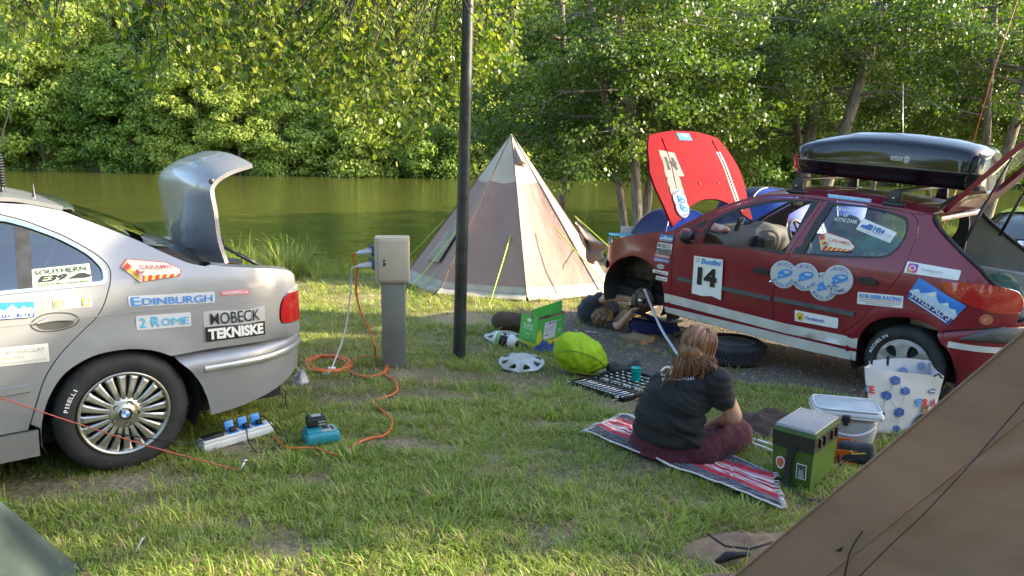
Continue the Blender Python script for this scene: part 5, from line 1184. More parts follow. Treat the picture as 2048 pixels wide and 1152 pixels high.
va.dec(((.825, 1.463), (.482, 1.463), (.478, 1.436), (.81, 1.434)), [('p', R_(0, 0, 1, 1, (.02, .3)), white_print), ('p', R_(.008, .08, .992, .92, (.02, .28)), sky_print), ('t', '@RUST2ROME', (.03, .18, .97, .82), white_print, .05)], 'pale blue roof edge sticker reading @RUST2ROME', e0=.004)
va.dec(((.102, 1.06), (-.253, 1.058), (-.253, .989), (.103, .977)), [('p', R_(0, 0, 1, 1, (.02, .1)), white_print), ('p', R_(.045, .1, .235, .9, (.05, .2)), M('insta_pink', (.55, .06, .25), .4)), ('p', R_(.045, .1, .14, .5, (.02, .1)), M('insta_orange', (.7, .25, .05), .4)), ('p', R_(.14, .55, .235, .9, (.04, .15)), M('insta_violet', (.22, .06, .5), .4)), ('p', C_(.14, .5, .058, .25, 16), white_print), ('p', C_(.14, .5, .04, .17, 16), MAT['insta_pink']), ('t', 'Instagram', (.30, .36, .70, .68), grey_print, 0, .2)], 'white sticker with pink camera logo reading Instagram', step=.25)
va.dec(((-.008, .962), (-.335, .822), (-.252, .662), (.056, .798)), alps_items(), 'tilted blue mountain sticker reading SWISS ALPS', e0=.005, step=.12)
va.dec(((.395, .768), (.072, .806), (.06, .717), (.386, .675)), [('p', R_(0, 0, 1, 1), white_print), ('t', 'ROB BEBB RACING', (.04, .55, .97, .88), blue_car, .03, .1), ('p', R_(.03, .44, .97, .48), red_print), ('p', R_(.05, .27, .95, .33), grey_print), ('p', R_(.2, .12, .8, .17), grey_print)], 'white sticker reading ROB BEBB RACING')
va.dec(((.858, .514), (.505, .530), (.497, .446), (.846, .424)), [('p', R_(0, 0, 1, 1, (.02, .1)), white_print), ('p', C_(.13, .5, .09, .38, 20), yellow_print), ('p', C_(.13, .36, .03, .14, 12), black_print), ('p', C_(.095, .62, .013, .06, 8), black_print), ('p', C_(.165, .62, .013, .06, 8), black_print), ('t', 'Facebook', (.27, .34, .70, .66), rally_txt, .02)], 'white sticker with surprised yellow face reading Facebook', step=.25)
va.dec(((2.221, .925), (2.078, .93), (2.08, .868), (2.234, .86)), alps_items(), 'small blue SWISS ALPS sticker on the wing')
va.dec(((2.242, .845), (2.082, .85), (2.086, .75), (2.255, .74)), [('p', R_(0, 0, 1, 1), white_print), ('p', R_(.02, .03, .98, .47), black_print), ('p', R_(.06, .08, .94, .42), MAT['silver_print']), ('t', 'MOBECK', (.08, .56, .92, .92), black_print, .04), ('t', 'TEKNISKE', (.09, .12, .91, .38), black_print, .03)], 'small MOBECK TEKNISKE sticker on the wing')
for k, (zz, m_, tx) in enumerate(((.72, M('strip_pink', (.5, .2, .2), .4), 'THUNDERPOLE'), (.68, M('strip_blue', (.15, .2, .5), .4), 'ROB BEBB RACING'), (.565, white_print, 'TOM BARCLAY'), (.51, white_print, 'BMW CLUB'))):
    va.dec(((2.262, zz+.018), (2.094, zz+.022), (2.094, zz-.012), (2.262, zz-.016)) if k < 3 else ((2.22, zz+.018), (2.094, zz+.022), (2.094, zz-.016), (2.22, zz-.02)), [('p', R_(0, 0, 1, 1, (.02, .1)), m_), ('t', tx, (.08, .25, .92, .75), white_print if k < 2 else black_print, .02)], ('narrow pink name sticker', 'narrow blue name sticker', 'narrow white name sticker', 'small white sticker lowest on the wing')[k], step=.3)
va.dec(rnd(2.18, .622, .024), [('p', C_(.5, .5, .8, .5, 16), M('oval_grey', (.45, .43, .38), .4)), ('p', C_(.5, .5, .6, .3, 16), grey_print)], 'small oval badge sticker', step=0)
va.dec(rnd(-.457, .743, .036), [('p', C_(.5, .5, .5, n=24), M('flap_pale', (.62, .3, .2), .4)), ('p', C_(.5, .5, .44, n=24), M('flap_red', (.5, .12, .07), .4)), ('p', [(.35, .3), (.6, .35), (.7, .6), (.5, .72), (.3, .6)], M('flap_gold', (.4, .3, .12), .4))], 'round orange sticker on the rear corner', step=0)
# rear window stickers (inside the glass plane)
def rg(a, b, o=0): return Vector((a, WA(a, b)-.012+o*1.2+.003, b))
decal('sticker', rD[0], quadmap(((.505, 1.315), (.235, 1.245), (.262, 1.165), (.53, 1.225)), rg, .0), [('p', R_(0, 0, 1, 1), white_print), ('p', [(.06, .32), (.1, .56), (.2, .58), (.26, .8), (.38, .8), (.38, .32)], rally_txt), ('t', 'HS4', (.42, .42, .72, .84), rally_txt, .04), ('t', 'TRANSPORT', (.42, .28, .72, .38), rally_txt, .02), ('t', 'www.hs4transport.co.uk', (.05, .08, .95, .22), grey_print, 0), ('t', 'ROB', (.78, .5, .94, .66), grey_print, 0), ('t', 'BEBB', (.78, .34, .94, .46), grey_print, 0)], 'white window sticker reading HS4 TRANSPORT')
decal('sticker', rD[0], quadmap(((.79, 1.175), (.49, 1.155), (.50, 1.03), (.80, 1.02)), rg, .0), caramel_items(), 'hexagonal window sticker reading CARAMEL', .12)
def cx_(a, b, o=0): return rg(a, b, o)
decal('window_lettering', rD[0], quadmap(((.742, 1.372), (.50, 1.372), (.50, 1.25), (.742, 1.25)), rg, .0), [('p', [(.0, .0), (.001, 0), (0, .001)], white_print), ('t', 'THE HATCHBACK', (.06, .78, .86, .98), white_print, .02), ('t', 'OF', (.38, .46, .52, .66), white_print, .02), ('t', 'NOTRE DAME', (.12, .12, .86, .36), white_print, .02)], 'white letters reading THE HATCHBACK OF NOTRE DAME')
# bonnet stickers
def matte(items): return [tuple(M(x.name+'_matte', tuple(k*.62 for k in x.node_tree.nodes['Principled BSDF'].inputs['Base Color'].default_value[:3]), .95, spec=.03) if isinstance(x, bpy.types.Material) else x for x in it) for it in items]
_dec = decal
def bdecal(n, p, m, items, *a): return _dec(n, p, m, matte(items), *a)
bdecal('sticker', bon, quadmap(((.50, .56), (.50, .30), (.75, .33), (.79, .53)), bsurf, .004), [('p', R_(0, 0, 1, 1), M('sun_white', (.36, .36, .34), .8, spec=.1)), ('t', '14', (.2, .25, .8, .75), M('print_faint', (.12, .12, .11), .6), .05)], 'white panel with grey number 14 on the bonnet')
for k, s_ in enumerate((.44, .36, .27, .18)): bdecal('sticker', bon, quadmap(((s_-.10, .565), (s_-.10, .375), (s_+.10, .365), (s_+.10, .555)), bsurf, .003+.002*k), rally_items(k == 3) if k > 1 else [('p', C_(.5, .5, .5, n=32), MAT['sun_white'])], ('topmost round sticker on the bonnet', 'second round sticker on the bonnet', 'third round sticker on the bonnet', 'lowest round rally sticker on the bonnet')[k], .2)
bdecal('sticker', bon, quadmap(((.90, .16), (.90, -.04), (.985, -.04), (.985, .16)), bsurf, .004), [('p', R_(0, 0, 1, 1), sky_print), ('p', [(.2, .2), (.5, .8), (.8, .3)], white_print)], 'small pale blue sticker at the bonnet tip')
for k, (y0, w_) in enumerate(((-.50, .030), (-.455, .018))): bdecal('bonnet_stripe', bon, quadmap(((.12, y0), (.12, y0-w_), (.78, y0+.07-w_), (.78, y0+.07)), bsurf, .004), [('p', R_(0, 0, 1, 1), white_print)], None, .1)

# ================================================================== TENTS
from mathutils.bvhtree import BVHTree
canvas_cream = M('canvas_cream', (.46, .41, .32), .85, var=.12, vs=3, bump=.35, bs=6, stretch=(1, 1, .5), dist=.03)
canvas_taupe = M('canvas_taupe', (.30, .20, .17), .85, var=.06, vs=3, bump=.45, bs=7, stretch=(1, 1, .5), dist=.04)
canvas_skirt = M('canvas_skirt', (.38, .35, .29), .85, var=.15, vs=5, bump=.3, bs=9)
rope_lime = M('rope_lime', (.45, .62, .06), .6)
rope_dark = M('rope_dark', (.02, .02, .02), .8)
TC = Vector((-.05, 10.45, 0)); TR_ = 1.52; TA = Vector((-.045, 10.5, 1.84))
tipi = thing('tipi_tent', 'brown and cream pyramid tent standing on the grass by the water', 'tent', (TC.x, TC.y, gz(TC.x, TC.y)))
tb0 = Vector(tipi.location); ang0 = -81
tv = [Vector((TC.x+TR_*math.cos(rad(ang0+45*k)), TC.y+TR_*math.sin(rad(ang0+45*k)), 0)) for k in range(8)]
for v in tv: v.z = gz(v.x, v.y)+.015
wob = lambda p, s, a: a*noise.noise(Vector(p)*s)
def tipi_pt(k, u, w, out=0):                     # u across 0..1, w up 0..1
    a = tv[k].lerp(tv[(k+1) % 8], u); p = a.lerp(TA, w); mid = (tv[k]+tv[(k+1) % 8])/2; n = Vector((mid.x-TC.x, mid.y-TC.y, 0)).normalized(); n.z = .55; n.normalize()
    s = -.085*math.sin(PI*u)*math.sin(PI*min(1, w*1.15+.06))*(1-w*.4)
    wr = (.022*noise.noise(Vector((u*7+k*3, w*2.2, 1)))+.012*noise.noise(Vector((u*16, w*9, k*2.0))))*math.sin(PI*u)**.5*(1-w)
    return p+n*(s+wr+out)-tb0
for k in range(8):
    mb = MB(); U = np.linspace(0, 1, 15)
    for w0, w1, mi in ((.035, .07, 2), (.07, .69, 1), (.69, 1.0, 0)):
        ws = np.linspace(w0, w1, 3 if mi == 2 else 14)
        rows = [[tipi_pt(k, u, w+(.010*math.sin(PI*u) if (mi == 1 and w > .68) or (mi == 0 and w < .70) else 0)*-1) for u in U] for w in ws]; mb.grid(rows, mi)
    rows = [[tipi_pt(k, u, .036, .0) + Vector((0, 0, -.005)) for u in U], [(tipi_pt(k, u, 0, .06)+Vector((0, 0, -.02+.02*noise.noise(Vector((u*5, k, 0)))))) for u in U]]; mb.grid(rows, 2)
    mb.build('canvas_panel', [canvas_cream, canvas_taupe, canvas_skirt], tipi)
sm_ = MB()
for k in range(8): sm_.tube([tipi_pt(k, 0, w, .004) for w in np.linspace(.03, .99, 12)], .006, 5)
sm_.build('seams', M('seam_taupe', (.13, .09, .075), .9), tipi)
mb = MB(); mb.add([tipi_pt(0, .08, .93, .015), tipi_pt(0, .30, .80, .09), tipi_pt(0, .75, .79, .05), tipi_pt(0, .10, .80, .02)], [(0, 3, 1), (0, 1, 2), (3, 2, 1)]); mb.build('vent_hood', canvas_taupe, tipi)
mb = MB(); mb.add([tipi_pt(0, .62, .845, .03), tipi_pt(0, .30, .80, .095), tipi_pt(0, .86, .785, .03)], [(0, 1, 2)]); mb.build('vent_mesh', M('vent_tan', (.3, .2, .1), .9), tipi)
mb = MB(); mb.grid([[tipi_pt(6, u, w, .03+.01*math.sin(9*w)) for u in np.linspace(.25, .62, 5)] for w in np.linspace(.16, .42, 7)]); mb.build('window_flap', M('flap_grey', (.27, .24, .20), .85, var=.2, vs=8), tipi)
# door awning sagging off the right side
A_ = D(1150, 434, 10.35); B_ = D(1222, 486, 9.9); A2 = D(1158, 470, 10.2); B2 = D(1186, 530, 9.9); mb = MB(); rows = []
for i in range(13):
    u = i/12; t = A_.lerp(B_, u)-Vector((0, 0, .10*math.sin(PI*u))); b = A2.lerp(B2, u)+Vector((.03, 0, -.12*math.sin(PI*u)))
    rows.append([t.lerp(b, w)+Vector((.03*math.sin(w*14+u*5), .05*math.sin(w*11+u*4), 0))-tb0 for w in np.linspace(0, 1, 16)])
mb.grid(rows, thick=.004); mb.build('door_awning', M('awning_grey', (.20, .17, .15), .85, var=.2, vs=5), tipi)
for k_, (a, b) in enumerate((((1027, 450, 9.75), (978, 612)), ((912, 462, 9.85), (815, 585)), ((890, 438, 10.4), (800, 530)), ((868, 548, 9.6), (830, 580)))):
    p0 = D(*a); p1 = G(*b); mb = MB(); mb.tube([p0-tb0, p0.lerp(p1, .5)-Vector((0, 0, .015))-tb0, p1-tb0], .0075, 6); mb.tube([p1-tb0+Vector((0, 0, -.05)), p1-tb0+Vector((0, 0, .05))], .006, 6); mb.build('guy_line', rope_lime, tipi)
p0 = D(1108, 452, 9.75); p1 = D(1212, 572, 9.2); mb = MB(); mb.tube([p0-tb0, p1-tb0, p0.lerp(p1, 1.25)-tb0], .0075, 6); mb.build('guy_line', rope_lime, tipi)
p0 = D(1150, 432, 10.35); p1 = D(1225, 500, 9.6); mb = MB(); mb.tube([p0-tb0, p1-tb0], .006, 6); mb.build('guy_line', rope_lime, tipi)
# steep brown tent close at the right
brown_cloth = M('brown_cloth', (.22, .122, .068), .75, var=.18, vs=1.6, bump=.25, bs=5, stretch=(.6, .6, 2.5), dist=.03, sheen=.2)
brown_cloth2 = M('brown_cloth_pale', (.22, .135, .085), .75, var=.12, vs=3, bump=.3, bs=6, dist=.02)
R0 = G(1440, 1178); R1 = D(2260, 484, 2.35); R2 = Vector((2.7, .75, -.05)); R3 = Vector((3.7, 3.3, -.15))
tent = thing('brown_tent', 'brown canvas tent wall sloping across the lower right corner', 'tent', R0); o_ = R0
n_ = (R1-R0).cross(R2-R0).normalized(); n_ = -n_ if n_.y > 0 else n_
rd_ = (R1-R0).normalized(); dp_ = n_.cross(rd_); dp_ = -dp_ if dp_.z > 0 else dp_
def bp(u, t, wr=1):                              # u along the ridge, t metres down the slope
    s = -.03*math.sin(PI*min(1, t/1.2)); q = (.030*noise.noise(Vector((u*2.5+t, t*11-u*9, 0)))+.014*noise.noise(Vector((u*7, t*22-u*12, 4))))*wr*min(1, t*4)
    return R0.lerp(R1, u)+dp_*t+n_*(s+q)-o_
mb = MB(); mb.grid([[bp(u, w, .25) for w in np.linspace(0, .20, 8)] for u in np.linspace(-.1, 1, 50)]); mb.build('ridge_band', brown_cloth, tent)
mb = MB(); mb.grid([[bp(u, w) for w in np.linspace(.20, 2.3, 70)] for u in np.linspace(-.1, 1, 80)]); mb.build('front_wall', brown_cloth, tent)
mb = MB(); mb.grid([[(R0.lerp(R1, u).lerp(R0.lerp(R3, u), w)-o_) for w in np.linspace(0, 1, 12)] for u in np.linspace(0, 1, 20)]); mb.build('back_wall', brown_cloth, tent)
mb = MB(); mb.tube([bp(u, .0)+Vector((0, -.002, .002)) for u in np.linspace(.0, 1, 30)], .005, 6); mb.tube([bp(u, .20)+n_*.002 for u in np.linspace(0, 1, 40)], .003, 5); mb.build('seam', brown_cloth, tent)
n_ = (R1-R0).cross(R2-R0).normalized(); n_ = -n_ if n_.y > 0 else n_
def onp(px, py, off=.012):
    d = ray(px, py); t = (R0-CAM).dot(n_)/d.dot(n_); return CAM+d*t+n_*off-o_
mb = MB(); mb.tube([onp(x, y, .02) for x, y in ((1700, 1175), (1790, 1085), (1850, 1030), (1930, 945), (2060, 795), (2200, 640))], .002, 6); mb.build('guy_cord', rope_dark, tent)
mb = MB(); mb.tube([onp(1690, 1160), onp(1700, 1110), onp(1712, 1085), onp(1728, 1062)], .003, 6); mb.box(onp(1683, 1100, .014), (.022, .006, .012), .5, bev=.003); mb.tube([onp(1676, 1102, .02), onp(1690, 1094, .02)], .003, 6); mb.build('toggle', rope_dark, tent)
def heap(name, label, cat, c, rx, ry, h, seed, mat, rz=0, fold=5, edge=.012, ang=0, col=None, n=44, group=None):
    """crumpled cloth lying on the ground"""
    t = thing(name, label, cat, c, rz, group); mb = MB(); rr_ = random.Random(seed); rows = []
    for i in range(n//2+1):
        r_ = i/(n//2); row = []
        for j in range(n+1):
            a = 2*PI*(j % n)/n; k = 1+.22*noise.noise(Vector((math.cos(a)*1.2+seed, math.sin(a)*1.2, seed)))+.12*noise.noise(Vector((math.cos(a)*3.5, math.sin(a)*3.5+seed, 1)))
            x, y = rx*r_*k*math.cos(a), ry*r_*k*math.sin(a)
            z = h*(1-r_**2.2)*(.55+.45*noise.noise(Vector((x*4/rx*.5, y*4/ry*.5, seed))))+h*.42*(1-r_*.6)*abs(noise.noise(Vector((x*fold/rx*.6+seed, y*fold/ry*.6, 3))))*1.3+edge
            row.append(Vector((x, y, max(z, edge*.5))))
        rows.append(row)
    mb.grid(rows); mb.grid([rows[-1], [p*1.0+Vector((0, 0, -.03)) for p in rows[-1]]]); mb.build('cloth', mat, t); return t
hp_ = heap('loose_groundsheet', 'crumpled brown tent skirt lying on the grass below the brown tent wall', 'tent fabric', G(1480, 1105), .34, .13, .07, 3, brown_cloth2, rad(18), 6)
heap('loose_groundsheet', 'second fold of brown canvas at the bottom edge by the brown tent', 'tent fabric', G(1470, 1180), .22, .12, .05, 8, brown_cloth2, rad(10), 6)
hk = thing('strap', 'black webbing strap lying on the crumpled brown canvas', 'strap', G(1450, 1112)); mb = MB(); b0 = Vector(hk.location)
mb.tube([G(1415, 1068, .09)-b0, G(1450, 1092, .085)-b0, G(1500, 1098, .09)-b0, G(1545, 1085, .1)-b0], .005, 6); mb.tube([G(1425, 1128, .02)-b0, G(1455, 1112, .06)-b0, G(1500, 1108, .09)-b0], [.006, .02, .008], 8); mb.build('webbing', rope_dark, hk)
# green tent corner at the left
gcl = M('green_canvas', (.032, .048, .040), .75, var=.2, vs=4, bump=.2, bs=9)
g0 = G(158, 1138); gt = thing('green_tent', 'grey green tent corner at the lower left edge', 'tent', g0)
U1 = D(-260, 790, 2.5); U2 = G(120, 1500); mb = MB()
mb.grid([[(g0.lerp(U1, u)).lerp(g0.lerp(U2, u), w)-g0+Vector((0, 0, -.04*math.sin(PI*w)*u+.008*noise.noise(Vector((u*6, w*5, 0))))) for w in np.linspace(0, 1, 16)] for u in np.linspace(0, 1, 24)], thick=.003); mb.build('canvas_panel', gcl, gt)
mb = MB(); mb.grid([[(g0.lerp(U1, u)).lerp(g0.lerp(G(-350, 1020), u), w)-g0 for w in np.linspace(0, 1, 6)] for u in np.linspace(0, 1, 12)]); mb.build('canvas_panel', gcl, gt)
mb = MB(); mb.tube([g0.lerp(U1, u)-g0 for u in (0, .3, .6, 1)], .006, 6); mb.tube([Vector((0, 0, .03)), Vector((.03, -.03, -.03))], .005, 6); mb.build('hem', gcl, gt)
# dome tents behind the red car
def dome(label, c, r, h, rz, cols, group=None, sq=2.3):
    t = thing('dome_tent', label, 'tent', c, rz, group)
    def pt(a, w, out=0):
        ca, sa = math.cos(a), math.sin(a); k = (abs(ca)**sq+abs(sa)**sq)**(-1/sq); rr = r*k*(math.cos(w*PI/2)**.75)
        sag = 1-.05*abs(math.sin(2*a))*math.sin(PI*w); return Vector((rr*ca*sag, rr*sa*sag, h*math.sin(w*PI/2)**.95+out))
    for q in range(4):
        mb = MB(); mb.grid([[pt(PI/4+PI/2*(q+u), w) for u in np.linspace(0, 1, 10)] for w in np.linspace(0, 1, 14)]); mb.build('canvas_panel', M('dome_%s' % cols[q][0], cols[q][1], .6, var=.12, vs=4, bump=.2, bs=6), t)
    mb = MB()
    for q in range(4): mb.tube([pt(PI/4+PI/2*q, w, .01) for w in np.linspace(0, 1, 14)], .012, 5)
    mb.build('poles', M('pole_grey', (.3, .3, .3), .4, .5), t); return t
def gp(px, y): p = D(px, 450, y); p.z = gz(p.x, p.y) if p.y < 20 else p.z; return p
BL = ('blue', (.012, .05, .30)); NV = ('navy', (.010, .016, .07)); PU = ('purple', (.16, .14, .30)); CY = ('cyan', (.2, .5, .65))
dome('blue dome tent with purple side seen under the raised red bonnet', gp(1352, 13.6), 0.9, .98, rad(20), (PU, NV, BL, BL))
dome('navy and blue dome tent seen through the red car windows', gp(1530, 13.4), 1.15, 1.42, rad(5), (NV, NV, BL, NV))
dome('dark blue dome tent further right behind the red car', gp(1660, 14.2), 1.0, 1.36, rad(30), (BL, NV, BL, NV))
ct = thing('camp_table', 'small folding camp table with blue rim behind the tipi guy lines', 'table', gp(1243, 13.2)); 
mb = MB(); mb.box((0, 0, .50), (.42, .35, .02)); mb.build('table_top', M('table_blue', (.05, .22, .35), .5), ct)
for x, y in ((-.18, -.14), (.18, -.14), (-.18, .14), (.18, .14)): mb = MB(); mb.tube([(x, y, .5), (x*1.1, y*1.1, 0)], .01, 6); mb.build('leg', steel, ct)
cc_ = thing('camp_chair', 'pale camp chair back beside the small blue rimmed table', 'chair', gp(1258, 13.8)); mb = MB(); mb.box((0, 0, .42), (.30, .3, .03), bev=.01); mb.build('seat', white_print, cc_); mb = MB(); mb.box((0, .15, .52), (.26, .03, .14), bev=.01); mb.build('backrest', M('chair_pale', (.4, .4, .38), .6), cc_)
for x, y in ((-.13, -.13), (.13, -.13), (-.13, .13), (.13, .13)): mb = MB(); mb.tube([(x, y, .42), (x, y, 0)], .01, 6); mb.build('leg', steel, cc_)

# ================================================================== LAMP POST, SUPPLY PILLAR, CABLES
pb = G(918, 716); ptop = D(938, -60, pb.y+.02); lp = thing('lamp_post', 'dark metal lamp post standing between the supply pillar and the tipi', 'lamp post', pb)
dirp = (ptop-pb); top_ = dirp*(4.6/dirp.z)
mb = MB(); mb.tube([Vector((0, 0, -.2)), Vector((0, 0, 0)), top_*.35, top_*.7, top_], [.056, .055, .050, .044, .040], 20); mb.build('post', M('post_black', (.035, .038, .036), .45, .3, var=.35, vs=14, bump=.1, bs=30), lp)
mb = MB(); mb.lathe([(.04, 0), (.12, .06), (.16, .25), (.17, .28), (.10, .36), (.0, .40)], 20, Matrix.Translation(top_)); mb.build('lantern', M('lantern_grey', (.2, .2, .2), .4), lp)
pl = G(789, 733); pil = thing('supply_pillar', 'grey steel electric hook-up pillar with beige cabinet on top', 'electric pillar', pl, rad(7))
zc = D(788, 562, pl.y).z-pl.z; zt2 = D(788, 473, pl.y).z-pl.z
mb = MB(); mb.box((0, 0, zc/2-.03), (.19, .13, zc+.06), bev=.006); mb.build('pillar', M('galv_grey', (.20, .20, .185), .5, .35, var=.12, vs=5), pil)
beige = M('cabinet_beige', (.44, .385, .30), .5, var=.06, vs=6)
mb = MB(); mb.box((-.005, 0, (zc+zt2)/2), (.27, .18, zt2-zc), bev=.006); mb.build('cabinet', beige, pil)
mb = MB(); mb.box((.005, -.093, (zc+zt2)/2), (.235, .012, zt2-zc-.03), bev=.005); dr_ = mb.build('cabinet_door', beige, pil)
mb = MB(); mb.lathe([(.009, .0), (.009, .004), (.0, .005)], 12, Matrix.Translation((-.065, -.099, (zc+zt2)/2+.0))@Matrix.Rotation(PI/2, 4, 'X')); mb.box((-.065, -.101, (zc+zt2)/2-.03), (.02, .004, .025), bev=.001); mb.build('lock', dark_steel, dr_)
sock = []
plug_w = M('plug_white', (.6, .62, .63), .4); plug_b = M('plug_blue', (.05, .10, .2), .4)
for k in range(2):
    z = zc+(zt2-zc)*(.68-.30*k); mb = MB(); mb.box((-.148, -.02, z), (.03, .075, .075), bev=.006); mb.box((-.175, -.02, z+.042), (.05, .07, .012), Matrix.Rotation(rad(25), 3, 'Y'), bev=.003); so = mb.build('socket', plug_b, pil)
    e = Matrix.Translation((-.16, -.02, z))@Matrix.Rotation(rad(-97), 4, 'Y'); mb = MB(); mb.lathe([(.026, 0), (.027, .05), (.022, .06), (.02, .10), (.012, .115), (.008, .13)], 16, e); mb.build('plug', plug_w, so)
    sock.append(pil.matrix_basis@(e@Vector((0, 0, .13))) if 0 else Matrix.Translation(pl)@Matrix.Rotation(rad(7), 4, 'Z')@(e@Vector((0, 0, .125))))
orange = M('cable_orange', (.62, .13, .03), .5); white_c = M('cable_white', (.55, .55, .52), .5)
def cable(name, label, pts, r_, mat, cat='cable', k=6, n=6):
    b = Vector(pts[0]) if 0 else Vector(pts[-1]); t = thing(name, label, cat, b); mb = MB(); mb.tube([Vector(p)-b for p in crv([tuple(p) for p in pts], k)], r_, n); mb.build('cord', mat, t); return t
GP = lambda L, h=.016: [G(x, y, h) for x, y in L]
yb = pl.y-.02
hang = [sock[0], sock[0]+Vector((-.035, 0, -.02)), D(714, 535, yb), D(712, 580, yb), D(722, 625, yb-.02), D(742, 665, yb-.05), D(750, 695, yb-.1)]
loop = []
for q in range(14): a = rad(40-q*29); loop.append(G(735+40*math.cos(a), 733-20*math.sin(a), .02+.004*(q % 3)))
oc = cable('orange_extension_lead', 'orange lead hanging from the pillar and snaking over the grass', hang+[G(750, 712, .02)]+loop+GP([(770, 748), (790, 762), (795, 778), (783, 790), (755, 799), (747, 804), (757, 816), (772, 828), (784, 842), (780, 860), (765, 872), (742, 876), (715, 886), (700, 895)]), .0085, orange)
cp = []
for q in range(84): a = q*.475; k = 1+.10*math.sin(q*1.7)+.12*math.sin(q*.37); cp.append(G(657+43*k*math.cos(a), 727-15*k*math.sin(a)*1.0, .015+.02*(q/84)+.008*math.sin(q*2.1)))
cable('cable_coil', 'coil of orange cable lying behind the silver bumper', cp+GP([(700, 735), (680, 742), (684, 752)]), .0085, orange, 'cable coil', 2)
cable('white_lead', 'white lead hanging from the lower socket down to the grass', [sock[1], sock[1]+Vector((-.04, 0, -.02)), D(703, 560, yb), D(697, 620, yb), D(688, 670, yb-.05), D(672, 715, yb-.15), G(660, 745, .02)], .006, white_c)
cn = thing('connector_block', 'white plug connector lying by the orange coil', 'plug', G(652, 750)); mb = MB(); mb.box((0, 0, .02), (.075, .035, .03), .5, bev=.006); mb.box((.03, .06, .035), (.06, .03, .025), .2, bev=.006); mb.build('connector', plug_w, cn)
cable('orange_lead_end', 'orange lead running from the power strip into the grass', [D(541, 868, 4.2)]+GP([(552, 877), (562, 888), (580, 896), (610, 896), (635, 897), (655, 905), (680, 911)], .02), .007, orange)
# power strip
a = G(402, 905); b = G(541, 868); ya = math.atan2(b.y-a.y, b.x-a.x); L_ = (b-a).length; c = (a+b)/2
ps = thing('power_strip', 'white power strip with three blue flip covers on the grass', 'power strip', c, ya)
pw = M('strip_white', (.62, .63, .60), .4, var=.05, vs=9)
mb = MB(); mb.box((0, 0, .035), (L_, .085, .045), bev=.008); mb.box((0, 0, .066), (L_*.99, .078, .024), bev=.008); mb.build('housing', pw, ps)
mb = MB(); mb.box((-L_*.33, .0, .083), (L_*.27, .06, .02), bev=.008); mb.build('dark_plug', black_plastic, ps)
cb = M('cover_blue', (.02, .22, .62), .35)
for k in range(3):
    x = -L_*.06+k*L_*.19; mb = MB(); mb.box((x, 0, .079), (.058, .062, .006), bev=.002); mb.box((x, .035, .108), (.056, .008, .055), Matrix.Rotation(rad(-18), 3, 'X'), bev=.003); cv_ = mb.build('socket_cover', cb, ps)
    mb = MB(); mb.box((x, -.008, .094), (.034, .03, .026), bev=.006); mb.build('plug', black_plastic, cv_)
mb = MB(); mb.tube([(-L_*.47, -.04, .03), (-L_*.55, -.10, .0)], .003, 5); mb.tube([(-L_*.35, -.04, .03), (-L_*.42, -.11, .0)], .003, 5); mb.tube([(.02, -.045, .02), (.025, -.06, .0)], .006, 6); mb.build('wire_foot', steel, ps)
pt_ = lambda k, dz=.1: Matrix.Translation(c)@Matrix.Rotation(ya, 4, 'Z')@Vector((-L_*.06+k*L_*.19, -.012, dz))
cable('black_lead', 'black lead running from the power strip across the silver car tyre', [D(30, 818, 3.9), D(120, 846, 3.72), D(240, 868, 3.62), D(320, 880, 3.6), D(360, 886, 3.62), D(400, 882, 3.75), pt_(0)], .0035, rope_dark)
cable('charger_lead', 'black lead looping from the power strip to the teal charger', [pt_(1), pt_(1, .03)+Vector((.05, -.10, 0)), G(520, 905, .02), G(565, 888, .02), G(585, 885, .02), G(605, 880, .03)], .0035, rope_dark)
cable('black_lead', 'black lead arching from the last socket of the power strip', [pt_(2), pt_(2, .13)+Vector((.03, 0, 0)), G(558, 868, .09), G(572, 872, .08), G(578, 888, .02), G(598, 886, .02)], .0035, rope_dark)
cable('tow_cord', 'thin black cord dangling below the silver rear bumper', [D(572, 782, 4.75), D(571, 800, 4.7), G(577, 826, .01)], .004, rope_dark)
# charger and battery
teal = M('tool_teal', (.02, .23, .28), .42); c = G(642, 884); c0 = c
ch = thing('battery_charger', 'teal power tool charger on the grass near the power strip', 'charger', c, rad(28))
mb = MB(); mb.box((0, 0, .045), (.20, .145, .075), bev=.024, taper=1.06); mb.box((-.045, .0, .085), (.09, .11, .02), bev=.008); mb.build('body', teal, ch)
mb = MB(); mb.box((.035, -.005, .0835), (.095, .10, .003), bev=.001); mb.build('label_plate', M('plate_grey', (.35, .36, .36), .4), ch)
mb = MB(); mb.box((.03, .012, .0865), (.035, .05, .002)); mb.box((.065, -.01, .0865), (.015, .06, .002)); mb.box((-.045, -.055, .06), (.07, .004, .03)); mb.build('label_print', black_print, ch)
bt_ = thing('tool_battery', 'black cordless tool battery sitting on the teal charger', 'battery', c+Vector((-.03, .012, .098)), rad(24))
mb = MB(); mb.box((0, 0, .03), (.115, .075, .05), bev=.009); mb.box((0, 0, .058), (.095, .06, .012), bev=.004); mb.build('case', black_plastic, bt_)
mb = MB(); mb.box((0, 0, .0645), (.055, .04, .002)); mb.box((.03, -.0385, .035), (.04, .002, .008)); mb.box((.03, -.0385, .018), (.04, .002, .008)); mb.build('label_plate', M('plate_grey', ()), bt_)
